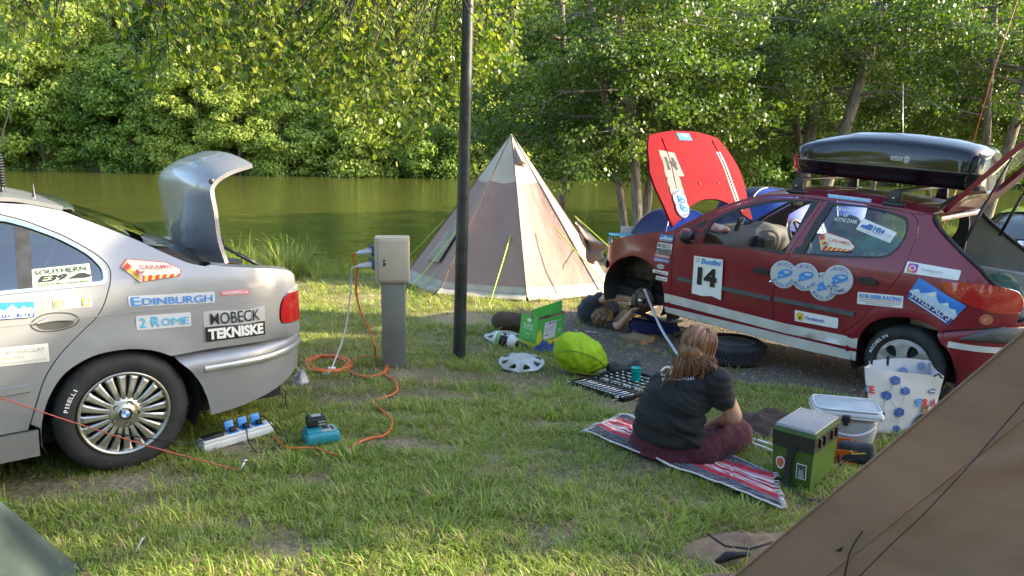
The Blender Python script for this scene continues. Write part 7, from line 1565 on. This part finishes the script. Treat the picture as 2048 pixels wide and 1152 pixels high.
mb = MB(); P4 = rrect(.19, .135, .05); mb.tube([(x, y, .246) for x, y in P4], .007, 6, closed=True); P5 = rrect(.203, .148, .06); mb.tube([(x, y, .20) for x, y in P5], .005, 6, closed=True); mb.build('piping', cwm, cb_)
mb = MB(); mb.box((-.02, -.158, .20), (.05, .02, .05), bev=.012); mb.box((-.02, -.152, .17), (.03, .02, .03), bev=.006); mb.build('handle_clip', black_plastic, cb_)
mb = MB(); mb.tube([Vector(p) for p in crv([(-.14, -.14, .16), (-.08, -.19, .12), (.02, -.20, .11), (.10, -.18, .13), (.15, -.14, .16)], 4)], .009, 6); mb.build('strap', cgm, cb_)
# FRA shopping bag
BLq, BRq = G(1746, 866), G(1862, 858); bgp = thing('shopping_bag', 'white football shopping bag with blue hexagons standing open by the rear wheel', 'bag', BLq); ex = (BRq-BLq); dpt = Vector((.05, .17, 0))
bagm = M('bag_white', (.60, .61, .64), .42, var=.04, vs=3, bump=.2, bs=6, dist=.02)
TL_, TR2 = D(1727, 735, BLq.y-.02)-BLq, D(1888, 752, BRq.y-.02)-BLq; BKL, BKR = D(1738, 722, BLq.y+.22)-BLq, D(1862, 722, BLq.y+.25)-BLq
def bagf(u, v): return (o0.lerp(ex, u)).lerp(TL_.lerp(TR2, u), v)+Vector((0, -.018*math.sin(PI*u)+.010*noise.noise(Vector((u*4, v*4, 2))), 0))
mb = MB(); mb.grid([[bagf(u, v) for u in np.linspace(0, 1, 16)] for v in np.linspace(0, 1, 14)]); mb.build('front_panel', bagm, bgp)
def bagb(u, v): return (dpt.lerp(ex+dpt, u)).lerp(BKL.lerp(BKR, u)+Vector((0, 0, .02*math.sin(PI*u))), v)
mb = MB(); mb.grid([[bagb(u, v) for u in np.linspace(0, 1, 10)] for v in np.linspace(0, 1, 8)]); mb.build('back_panel', bagm, bgp)
for fa, fb2, nm in ((lambda v: bagf(0, v), lambda v: bagb(0, v), 'side_panel'), (lambda v: bagf(1, v), lambda v: bagb(1, v), 'side_panel')): mb = MB(); mb.grid([[fa(v).lerp(fb2(v), w)+Vector((.02*math.sin(PI*w)*(1 if fa(0).x > .1 else -1)*-1, 0, 0)) for w in np.linspace(0, 1, 5)] for v in np.linspace(0, 1, 8)]); mb.build(nm, bagm, bgp)
mb = MB(); mb.add([o0, ex, ex+dpt, dpt], [(0, 1, 2, 3)]); mb.build('base_panel', bagm, bgp)
bnv = M('bag_blue', (.03, .10, .38), .45); bnp = M('bag_blue_pale', (.2, .28, .45), .45)
hexa = lambda u, v, s_: [(u+s_*math.cos(rad(30+60*k)), v+s_*1.05*math.sin(rad(30+60*k))) for k in range(6)]
bmap = lambda u, v, l: bagf(u, v)+Vector((0, -.003-.0012*l, .0))
its = [('p', [(0, 0), (.001, 0), (0, .001)], bagm)]
for (u, v, s_, m_) in ((.37, .86, .075, bnv), (.25, .60, .075, bnv), (.50, .70, .068, bnv), (.42, .34, .08, bnv), (.15, .30, .06, bnv), (.38, .06, .06, bnv)): its.append(('p', hexa(u, v, s_), m_))
for a_, b_ in (((.37, .86), (.25, .60)), ((.37, .86), (.50, .70)), ((.25, .60), (.15, .30)), ((.50, .70), (.42, .34)), ((.42, .34), (.38, .06)), ((.25, .6), (.42, .34))): d_ = np.array(b_)-np.array(a_); nn_ = np.array([-d_[1], d_[0]])/np.linalg.norm(d_)*.004; its.append(('p', [tuple(np.array(a_)+nn_), tuple(np.array(b_)+nn_), tuple(np.array(b_)-nn_), tuple(np.array(a_)-nn_)], bnp))
its += [('t', 'F', (.66, .44, .74, .58), blue_car, .05), ('t', 'R', (.76, .44, .85, .58), red_print, .05), ('t', 'A', (.87, .44, .97, .58), M('bag_crimson', (.45, .03, .08), .4), .05), ('t', 'C', (-.03, .62, .02, .74), rally_txt, .05), ('t', 'E', (.03, .62, .09, .74), red_print, .05), ('p', hexa(.88, .72, .05), rally_txt), ('p', hexa(.88, .72, .035), bnp), ('p', R_(.84, .71, .92, .73), white_print)]
its += [('p', crv([(.62, -.02), (.64, .14), (.70, .26), (.78, .32), (.88, .30), (.94, .18), (.98, .06), (.99, -.02)], 3, True), M('kit_dark', (.03, .035, .05), .5)), ('p', C_(.80, .39, .045, .065, 14), M('print_skin', (.34, .19, .12), .5)), ('p', C_(.80, .435, .046, .035, 12), M('print_hair', (.15, .07, .04), .5)), ('p', [(.70, .12), (.86, .17), (.87, .13), (.71, .08)], MAT['print_skin'])]
decal('print', bgp, bmap, its)
decal('print', bgp, lambda u, v, l: bagb(u, v)+Vector((0, -.004-.001*l, 0)), [('p', [(0, 0), (.001, 0), (0, .001)], bagm), ('p', hexa(.55, .78, .09), bnp), ('p', hexa(.85, .9, .07), bnp)])
mb = MB(); 
for u_ in (.04, .30): mb.box(BKL.lerp(BKR, u_)+Vector((0, 0, .0)), (.018, .006, .07))
mb.tube([bagf(.86, .98), bagf(.92, 1.03), bagf(.98, .96)], .006, 5); mb.tube([bagf(.0, 1)+Vector((0, -.004, 0)), bagf(.0, .8)+Vector((-.008, -.004, 0)), bagf(.0, .5)+Vector((-.004, 0, 0))], .005, 5); mb.build('handle', rope_dark, bgp)
# pouch, orange tray, poles, brown cloth, roll, peel
pc_ = G(1712, 935); po = thing('black_pouch', 'black zipped pouch with a small yellow stripe', 'pouch', pc_, rad(-16)); mb = MB(); mb.box((0, .04, .075), (.20, .10, .125), Matrix.Rotation(rad(-18), 3, 'X'), bev=.03); meshobj('body', remeshed(mb, .009, 4, lambda c, n: c+n*.004*noise.noise(c*16)), M('pouch_black', (.022, .024, .032), .7, bump=.2, bs=40), po); mb = MB(); mb.box((.0, -.030, .098), (.075, .004, .006), Matrix.Rotation(rad(-10), 3, 'Y')); mb.lathe([(.008, 0), (.008, .004), (0, .004)], 10, Matrix.Translation((-.04, -.032, .104))@Matrix.Rotation(PI/2, 4, 'X')); mb.build('stripe', yellow_print, po)
mb = MB(); mb.tube([(-.10, -.0, .08), (-.10, -.05, .03), (-.07, -.08, .01), (-.03, -.10, .01)], .008, 6); mb.build('strap', rope_dark, po)
oc_ = G(1672, 930); ot = thing('orange_tray', 'bright orange plastic tray between seat box and black pouch', 'tray', oc_+Vector((.05, .08, 0)), rad(-10)); orm = M('orange_plastic', (.62, .12, .015), .4); mb = MB(); mb.box((0, 0, .006), (.16, .20, .01)); mb.build('base', orm, ot)
for x, y, w, d_ in ((-.078, 0, .006, .20), (.078, 0, .006, .20), (0, -.098, .15, .006), (0, .098, .15, .006)): mb = MB(); mb.box((x, y, .055), (w, d_, .09)); mb.build('side', orm, ot)
for (a_, b_, lb_) in (((1478, 882), (1548, 910), 'longer white tent pole lying by the seat box'), ((1492, 880), (1550, 898), 'shorter white tent pole lying by the seat box')):
    pa, pb_ = G(*a_), G(*b_); t = thing('white_pole', lb_, 'pole', pa); mb = MB(); mb.tube([Vector((0, 0, .02)), pb_-pa+Vector((0, 0, .02))], .011, 8); mb.build('tube', white_paint, t); mb = MB(); mb.tube([(pb_-pa)*.35+Vector((0, 0, .02)), (pb_-pa)*.40+Vector((0, 0, .02))], .013, 8); mb.build('joint', grey_plastic, t)
heap('brown_fabric', 'heap of dark brown canvas lying behind the green seat box', 'canvas', G(1532, 862), .34, .16, .17, 17, M('brown_canvas', (.085, .055, .04), .85, var=.15, vs=6, bump=.3, bs=16), rad(-6), 6)
heap('paper_scrap', 'small crumpled brown paper lying left of the football bag', 'paper', G(1728, 803), .045, .035, .10, 5, M('paper_brown', (.22, .14, .09), .9, var=.3, vs=20), 0, 5)
tn = thing('orange_tin', 'orange and yellow tin standing beside the cool bag lid', 'tin', G(1634, 858)); mb = MB(); mb.lathe([(0, 0), (.033, 0), (.033, .11), (.03, .115), (0, .115)], 18); mb.build('can', M('tin_orange', (.55, .2, .04), .35, .3), tn); mb = MB(); mb.lathe([(.0335, .04), (.0335, .075)], 18); mb.build('label', yellow_print, tn)
heap('leaf_scrap', 'scrap of yellow green wrapping lying by the football bag', 'wrapper', G(1790, 900), .05, .04, .07, 6, M('wrap_yellow', (.45, .45, .05), .5), 0, 4)
heap('clear_bag', 'sheet of pale plastic on the ground behind the football bag', 'plastic sheet', G(1915, 792), .16, .12, .05, 9, M('sheet_pale', (.45, .45, .44), .3), 0, 5)
# luggage inside the red car
cm = red_car.matrix_world
def incar(name, label, cat, loc, cr): t = thing(name, label, cat, mat=cm@Matrix.Translation(loc)); return t
cap_ = incar('cap', 'olive baseball cap resting inside the rear window of the red car', 'cap', (.66, .52, 1.19), 0); mb = MB(); mb.lathe([(.10, 0), (.102, .03), (.09, .075), (.06, .105), (.02, .118), (0, .12)], 24); mb.build('crown', M('cap_olive', (.10, .115, .085), .85), cap_); mb = MB(); mb.grid([[Vector((.02+.0*u, 0, 0))+Vector((-(.09+.085*w)*math.cos(a)*1.0, (.10+.05*w)*math.sin(a), .004-.02*w)) for w in (0, .5, 1)] for a in np.linspace(-1.1, 1.1, 9) for u in (0,)], thick=.004); mb.build('peak', MAT['cap_olive'], cap_)
def sack(name, label, cat, loc, r3, seed, mat, v=.014, par=None):
    t = incar(name, label, cat, loc, 0); mb = MB(); rk2 = random.Random(seed)
    for i in range(5): mb.ell((rk2.uniform(-.5, .5)*r3[0], rk2.uniform(-.5, .5)*r3[1], rk2.uniform(-.2, .4)*r3[2]), (r3[0]*.75, r3[1]*.75, r3[2]*.7), None, 12, 8)
    meshobj('cloth', remeshed(mb, v, 3, lambda c, n: c+n*(.018*noise.noise(c*9+Vector((seed, 0, 0)))+.008*noise.noise(c*24))), mat, t); return t
tealc = M('cloth_teal', (.10, .32, .30), .9, var=.25, vs=8); sack('bedding', 'teal bedding packed against the rear side window', 'bedding', (.50, .35, 1.08), (.26, .16, .16), 3, tealc); sack('bedding', 'white and green patterned bedding packed low in the rear window', 'bedding', (.35, .42, .98), (.16, .12, .12), 5, M('cloth_pattern', (.4, .45, .38), .9, vs=30, col2=(.08, .22, .16)))
sack('green_jacket', 'dark green jacket stuffed in the open boot of the red car', 'jacket', (-.30, .05, .82), (.20, .24, .17), 7, M('cloth_green', (.022, .075, .045), .85, var=.3, vs=6)); sack('black_bag', 'black quilted bag lying on the boot sill under the green jacket', 'bag', (-.44, .12, .70), (.17, .30, .10), 9, M('cloth_black', (.03, .03, .035), .8, var=.3, vs=10)); sack('white_cloth', 'white cloth tucked beside the boot opening of the red car', 'cloth', (-.13, .40, .94), (.10, .08, .12), 4, M('cloth_white', (.55, .54, .5), .9))
sack('paper_bag', 'white and red paper packet on the red car dashboard', 'packet', (1.86, .45, 1.0), (.11, .13, .05), 11, M('packet_print', (.6, .55, .52), .7, vs=16, col2=(.5, .12, .10)), .01)

# ================================================================== PEOPLE
skin_m = M('skin', (.52, .30, .21), .5, var=.06, vs=10)
skin_m.node_tree.nodes['Principled BSDF'].inputs['Subsurface Weight'].default_value = .12
shirt_m = M('shirt_charcoal', (.012, .0125, .014), .92, var=.15, vs=6, bump=.25, bs=60, dist=.003, sheen=.05)
trous_m = M('velvet_maroon', (.035, .003, .009), .85, vs=55, col2=(.095, .008, .02), bump=.35, bs=60, dist=.006, sheen=.12)
hair_m = M('hair_blond', (.13, .05, .022), .42, vs=28, col2=(.25, .115, .05), stretch=(1, 1, .12), bump=.3, bs=80, dist=.004)
hair_l = M('hair_light', (.33, .16, .07), .4); hair_d = M('hair_dark', (.08, .032, .015), .45)
hair_b = M('hair_brown', (.11, .065, .035), .5, vs=25, col2=(.2, .12, .06), bump=.4, bs=60, dist=.006)
def hand(mb, w, d, side, curl=.6, s=1.0):
    """palm with four fingers of different length and a thumb off its side"""
    w = Vector(w); d = Vector(d).normalized(); u = Vector((0, 0, 1)) if abs(d.z) < .8 else Vector((0, 1, 0)); sd = d.cross(u).normalized()*side; up = sd.cross(d).normalized()*(1 if sd.cross(d).z > 0 else -1)
    mb.cap(w, w+d*.045*s, .026*s, .030*s, 10); mb.ell(w+d*.05*s, (.040*s, .040*s, .016*s), None, 10, 8)
    for k, (o, l) in enumerate(((-.030, .055), (-.010, .068), (.010, .072), (.029, .064))):
        b = w+d*.078*s+sd*o*s; m = b+d*l*.5*s-up*l*curl*.25*s; e = m+d*l*.35*s-up*l*curl*.6*s; mb.cap(b-d*.02*s, m, .0085*s, .0078*s, 8); mb.cap(m, e, .0078*s, .0065*s, 8)
    b = w+d*.03*s+sd*.030*s; m = b+sd*.028*s+d*.022*s-up*.008*s; mb.cap(b, m, .011*s, .0095*s, 8); mb.cap(m, m+d*.026*s-sd*.004*s-up*.008*s, .0095*s, .0075*s, 8)
pos = dict(hipR=D(1402, 893, 4.13), hipL=D(1292, 893, 4.24), kneeR=D(1470, 868, 4.20), ankR=D(1440, 905, 4.46), kneeL=D(1345, 868, 4.78), ankL=D(1425, 912, 4.42),
           waist=D(1345, 845, 4.16), chest=D(1370, 785, 4.16), neck=D(1396, 738, 4.10), head=D(1399, 692, 4.11), shR=D(1437, 760, 3.99), shL=D(1322, 768, 4.22), elR=D(1467, 832, 4.02), wrR=D(1424, 848, 4.27), elL=D(1285, 855, 4.42), wrL=D(1372, 862, 4.50))
wm = thing('person', 'seated woman seen from behind in charcoal t-shirt and maroon velvet trousers', 'person', Vector((pos['waist'].x, pos['waist'].y, gz(1.1, 4.1)+.035))); wo = Vector(wm.location)
p_ = {k: v-wo for k, v in pos.items()}; face = Vector((.72, .66, -.22)).normalized(); fs = face.cross(Vector((0, 0, 1))).normalized(); fu = fs.cross(face).normalized()
FR = Matrix((fs, face, fu)).transposed()         # local x: her right, y: forward, z: up
mb = MB(); hc = p_['head']
mb.ell(hc+fu*.015-face*.01, (.075, .095, .10), FR); mb.ell(hc+face*.02-fu*.045, (.058, .068, .062), FR); mb.cap(hc+face*.085-fu*.018, hc+face*.088-fu*.032, .011, .013, 8); mb.cap(hc+face*.078-fu*.058-fs*.018, hc+face*.078-fu*.058+fs*.018, .011, .011, 8)
for s in (1, -1): mb.ell(hc+fs*.075*s-fu*.01-face*.005, (.012, .018, .03), FR, 8, 6)
mb.cap(hc-fu*.05-face*.02, p_['neck'], .052, .060); mb.cap(p_['neck'], p_['chest'], .07, .09); mb.cap(p_['chest'], p_['waist'], .09, .10); mb.cap(p_['waist'], (p_['hipR']+p_['hipL'])/2+Vector((0, .05, 0)), .10, .11)
for s, q in (('R', 1), ('L', -1)):
    mb.cap(p_['neck'], p_['sh'+s], .05, .052); mb.cap(p_['sh'+s], p_['el'+s], .055, .050); mb.cap(p_['el'+s], p_['wr'+s], .046, .030); hand(mb, p_['wr'+s], (p_['wr'+s]-p_['el'+s])+Vector((0, 0, -.03)), q)
    mb.cap(p_['hip'+s], p_['knee'+s], .085, .06); mb.cap(p_['knee'+s], p_['ank'+s], .056, .036); mb.cap(p_['ank'+s], p_['ank'+s]+Vector((.11 if s == 'R' else .10, .03, -.015)), .038, .026)
meshobj('body', remeshed(mb, .0075, 3), skin_m, wm)
for s in (1, -1):
    m_ = MB(); m_.ell(hc+face*.070+fs*.032*s+fu*.008, (.014, .010, .010), FR, 10, 8); m_.build('eye', M('eye_white', (.7, .68, .65), .3), wm); m_ = MB(); m_.ell(hc+face*.079+fs*.032*s+fu*.008, (.006, .003, .006), FR, 8, 6); m_.build('iris', M('iris_dark', (.05, .03, .02), .3), wm)
m_ = MB(); m_.cap(hc+face*.086-fu*.058-fs*.02, hc+face*.086-fu*.058+fs*.02, .005, .005, 8); m_.build('lips', M('lips', (.45, .14, .12), .5), wm)
# shirt
yawS = Matrix.Rotation(math.atan2((pos['shR']-pos['shL']).y, (pos['shR']-pos['shL']).x), 3, 'Z')
mb = MB(); w2 = lambda px, py, y: D(px, py, y)-wo
mb.ell(w2(1334, 862, 4.14), (.218, .175, .085), yawS, 20, 14); mb.ell(w2(1340, 832, 4.13), (.218, .170, .11), yawS, 20, 14); mb.ell(w2(1356, 795, 4.11), (.205, .155, .12), yawS, 20, 14); mb.ell(w2(1376, 766, 4.10), (.165, .13, .085), yawS, 20, 14); mb.cap(w2(1345, 875, 4.05), w2(1385, 880, 4.00), .08, .06)
mb.cap(p_['neck']+Vector((0, 0, -.035)), p_['shR'], .070, .072); mb.cap(p_['neck']+Vector((0, 0, -.035)), p_['shL'], .070, .072)
mb.cap(p_['shR'], w2(1446, 797, 3.99), .070, .072); mb.cap(p_['shL'], w2(1300, 815, 4.34), .074, .078); mb.cap(w2(1385, 850, 4.02), w2(1392, 880, 4.0), .07, .045)
def shirtf(c, n):
    a = c.x*.55+c.z; k = max(0, min(1, (.42-c.z)/.2)); return c+n*(.0065*k*math.sin(a*62+5*noise.noise(c*5))+.009*noise.noise(c*8+Vector((3, 0, 0)))+.003*math.sin(a*120+8*noise.noise(c*7)))
smesh = remeshed(mb, .0085, 5, shirtf)
shirt_o = meshobj('t_shirt', smesh, shirt_m, wm)
mb = MB(); hm = [w2(1262, 878, 4.10)]; 
# trousers
mb = MB(); mb.ell(w2(1338, 904, 4.16), (.245, .21, .115), yawS, 22, 14); mb.ell(w2(1335, 886, 4.17), (.235, .195, .11), yawS, 22, 14); mb.cap(w2(1395, 905, 4.05), w2(1472, 868, 4.20), .122, .10); mb.cap(w2(1476, 866, 4.22), w2(1452, 900, 4.42), .080, .060)
mb.cap(p_['hipL'], p_['kneeL'], .115, .085); mb.cap(p_['kneeL'], p_['ankL'], .082, .058)
tmesh = remeshed(mb, .0095, 5, lambda c, n: Vector((c.x, c.y, max(c.z, .0)))+n*(.006*noise.noise(c*12)+.004*noise.noise(c*28)))
meshobj('trousers', tmesh, trous_m, wm)
# shirt print, laid on the cloth
bvh = BVHTree.FromPolygons([v.co for v in smesh.vertices], [tuple(p.vertices) for p in smesh.polygons])
def onshirt(px, py, off):
    d = ray(px, py); h_ = bvh.ray_cast(CAM-wo, d); 
    return (h_[0]-d*off) if h_[0] is not None else (D(px, py, 4.0)-wo)
pm = lambda u, v, l: onshirt(1320+76*u, 756-24*v-2*u, .003+.0008*l)
decal('shirt_print', shirt_o, pm, [('t', 'Classic', (0, .15, 1, 1), white_print, .03, .35), ('t', 'MOTORCYCLES', (.05, -.22, .9, .02), white_print, .02)])
# hair
mb = MB(); mb.ell(hc+fu*.018-face*.020, (.083, .100, .104), FR, 20, 14); mb.ell(hc-fu*.04-face*.055, (.085, .065, .085), FR, 16, 12); mb.cap(hc-face*.06-fu*.04, w2(1392, 722, 4.05), .075, .055)
def hairf(c, n):
    q = c-hc; lim = q.dot(face)
    if lim > .045: c = c-face*(lim-.045)
    return c+n*.004*math.sin(q.dot(fs)*160+4*noise.noise(c*9))
meshobj('hair', remeshed(mb, .008, 3, hairf), hair_m, wm)
rk_ = random.Random(9); strands = [MB(), MB(), MB()]
for i in range(900):
    t = rk_.random(); th = rk_.uniform(-1.5, 1.75); s0 = hc+fu*.109+face*rk_.uniform(-.04, .03)+fs*.06*math.sin(th)
    r2 = .090+rk_.uniform(0, .012)
    m1 = hc+(fs*math.sin(th)*r2-face*math.cos(th)*r2*1.10)+fu*.05; m2 = hc+(fs*math.sin(th)*r2*.95-face*math.cos(th)*r2*1.12)-fu*rk_.uniform(.03, .06)
    k = (math.sin(th)+1)/2; endp = w2(1345, 752, 4.05).lerp(w2(1432, 733, 3.98), min(1, max(0, k+rk_.uniform(-.14, .14)))); endp += Vector((rk_.uniform(-.015, .015), rk_.uniform(-.01, .01), rk_.uniform(-.03, .045)))
    if rk_.random() < .10: endp += Vector((-.07, 0, -.05))
    b_ = (CAM-wo); dr = (endp-b_).normalized(); h_ = bvh.ray_cast(b_, dr)
    if h_[0] is not None: endp = h_[0]-dr*rk_.uniform(.004, .016)
    m3 = m2.lerp(endp, .5)+Vector((-.004, -.014, .006)); 
    strands[rk_.choice((0, 0, 1, 2))].tube(crv([tuple(s0), tuple(m1), tuple(m2), tuple(m3), tuple(endp)], 4), [.0016]+[.0022]*14+[.0012, .0005], 4, cap=False)
for q, m_ in zip(strands, (hair_m, hair_l, hair_d)): o_h = q.build('hair_strands', m_, wm); o_h['kind'] = 'stuff'
mb = MB(); e0 = hc+face*.088+fu*.008
for s in (1, -1): mb.tube([e0+fs*(.034*s)+fs*.026*math.cos(a)+fu*.019*math.sin(a) for a in np.linspace(0, 2*PI, 15)[:-1]], .0022, 5, closed=True); mb.tube([e0+fs*.060*s, hc+fs*.086*s+face*.04+fu*.008, hc+fs*.088*s-face*.01+fu*.004], .003, 5)
mb.build('glasses', M('glasses_pale', (.7, .7, .68), .3), wm)
mb = MB(); a_n = w2(1462, 912, 4.40); mb.cap(a_n, a_n+Vector((.085, .02, .012)), .034, .028, 12); meshobj('sandal', remeshed(mb, .008, 2), M('sandal_beige', (.45, .36, .24), .7), wm)

# the man under the front of the red car
mn = thing('person', 'man lying on his side working under the front of the red car', 'person', G(1200, 660)+Vector((0, .2, 0))); mo = Vector(mn.location); q2 = lambda px, py, y: D(px, py, y)-mo
hd = q2(1206, 634, 7.62); ax = Vector((.25, .85, .10)).normalized()     # from crown towards feet
mb = MB(); mb.ell(hd, (.085, .10, .088)); mb.ell(hd+ax*.07+Vector((.035, 0, .0)), (.065, .07, .062)); mb.cap(hd+ax*.09, q2(1200, 628, 7.86), .055, .06)
T1, T2 = q2(1192, 626, 7.92), q2(1250, 628, 8.35); mb.cap(T1, T2, .15, .14); mb.cap(T2, q2(1300, 640, 8.7), .13, .09); mb.cap(q2(1300, 640, 8.7), q2(1330, 655, 9.2), .08, .05); mb.cap(T2, q2(1275, 645, 8.75), .12, .09)
A1, A2, A3 = q2(1185, 603, 7.80), q2(1226, 594, 7.55), q2(1258, 598, 7.35); mb.cap(A1, A2, .058, .045); mb.cap(A2, A3, .043, .032); hand(mb, A3, A3-A2, 1)
B1, B2, B3 = q2(1190, 652, 7.72), q2(1240, 652, 7.45), q2(1262, 626, 7.27); mb.cap(B1, B2, .058, .046); mb.cap(B2, B3, .043, .032); hand(mb, B3, B3-B2, -1)
mbod = remeshed(mb, .010, 3, lambda c, n: c)
for v in mbod.vertices: v.co.z = max(v.co.z, .01)
meshobj('body', mbod, skin_m, mn)
mb = MB(); mb.cap(q2(1184, 626, 7.86), q2(1228, 626, 8.20), .172, .155); mb.ell(q2(1180, 622, 7.86), (.13, .16, .175)); mb.cap(A1, q2(1202, 597, 7.70), .078, .070); mb.cap(B1, q2(1230, 653, 7.52), .074, .066)
ms = remeshed(mb, .012, 4, lambda c, n: c+n*(.008*noise.noise(c*10)+.005*math.sin(c.z*60+c.x*40)))
for v in ms.vertices: v.co.z = max(v.co.z, .005)
meshobj('t_shirt', ms, M('shirt_navy', (.022, .024, .036), .9, var=.2, vs=8, sheen=.15), mn)
mb = MB(); mb.cap(q2(1240, 628, 8.15), q2(1262, 630, 8.40), .160, .15); mb.cap(q2(1262, 630, 8.40), q2(1305, 642, 8.72), .135, .10); mb.cap(q2(1305, 642, 8.72), q2(1332, 655, 9.15), .09, .065)
meshobj('trousers', remeshed(mb, .014, 4, lambda c, n: c+n*.010*noise.noise(c*9)), M('khaki_cloth', (.42, .32, .13), .85, var=.12, vs=6), mn)
mb = MB(); mb.ell(hd+Vector((-.005, -.012, .006)), (.098, .105, .102)); mb.ell(hd+Vector((-.03, .03, -.01)), (.09, .10, .09))
meshobj('hair', remeshed(mb, .009, 2, lambda c, n: c+n*(.016*noise.noise(c*22)+.008*noise.noise(c*48))), hair_b, mn)
mb = MB(); rk_ = random.Random(2)
for i in range(120):
    a = rk_.uniform(0, 2*PI); b = rk_.uniform(-.5, 1.2); n = Vector((math.cos(a)*math.cos(b), -abs(math.sin(a))*math.cos(b)*.8+.2*math.sin(a), math.sin(b))); s = hd+n*.095; t = n.cross(Vector((rk_.uniform(-1, 1), rk_.uniform(-1, 1), rk_.uniform(-1, 1)))).normalized(); mb.tube([s, s+n*.014+t*.025, s+n*.010+t*.05], [.004, .003, .001], 4, cap=False)
mb.build('hair_strands', hair_b, mn, kind='stuff')
kb = thing('cardboard_sheet', 'pale yellow sheet the man lies on beside the front hub', 'cardboard', q2(1236, 645, 7.9)+mo); b0 = Vector(kb.location)
k4 = [D(1222, 652, 7.75), D(1272, 630, 7.75), D(1268, 600, 8.3), D(1225, 604, 8.3)]
mb = MB(); mb.grid([[k4[0]-b0, k4[1]-b0], [k4[3]-b0, k4[2]-b0]], thick=.008); mb.build('sheet', M('card_yellow', (.45, .35, .16), .8, var=.1, vs=6), kb)
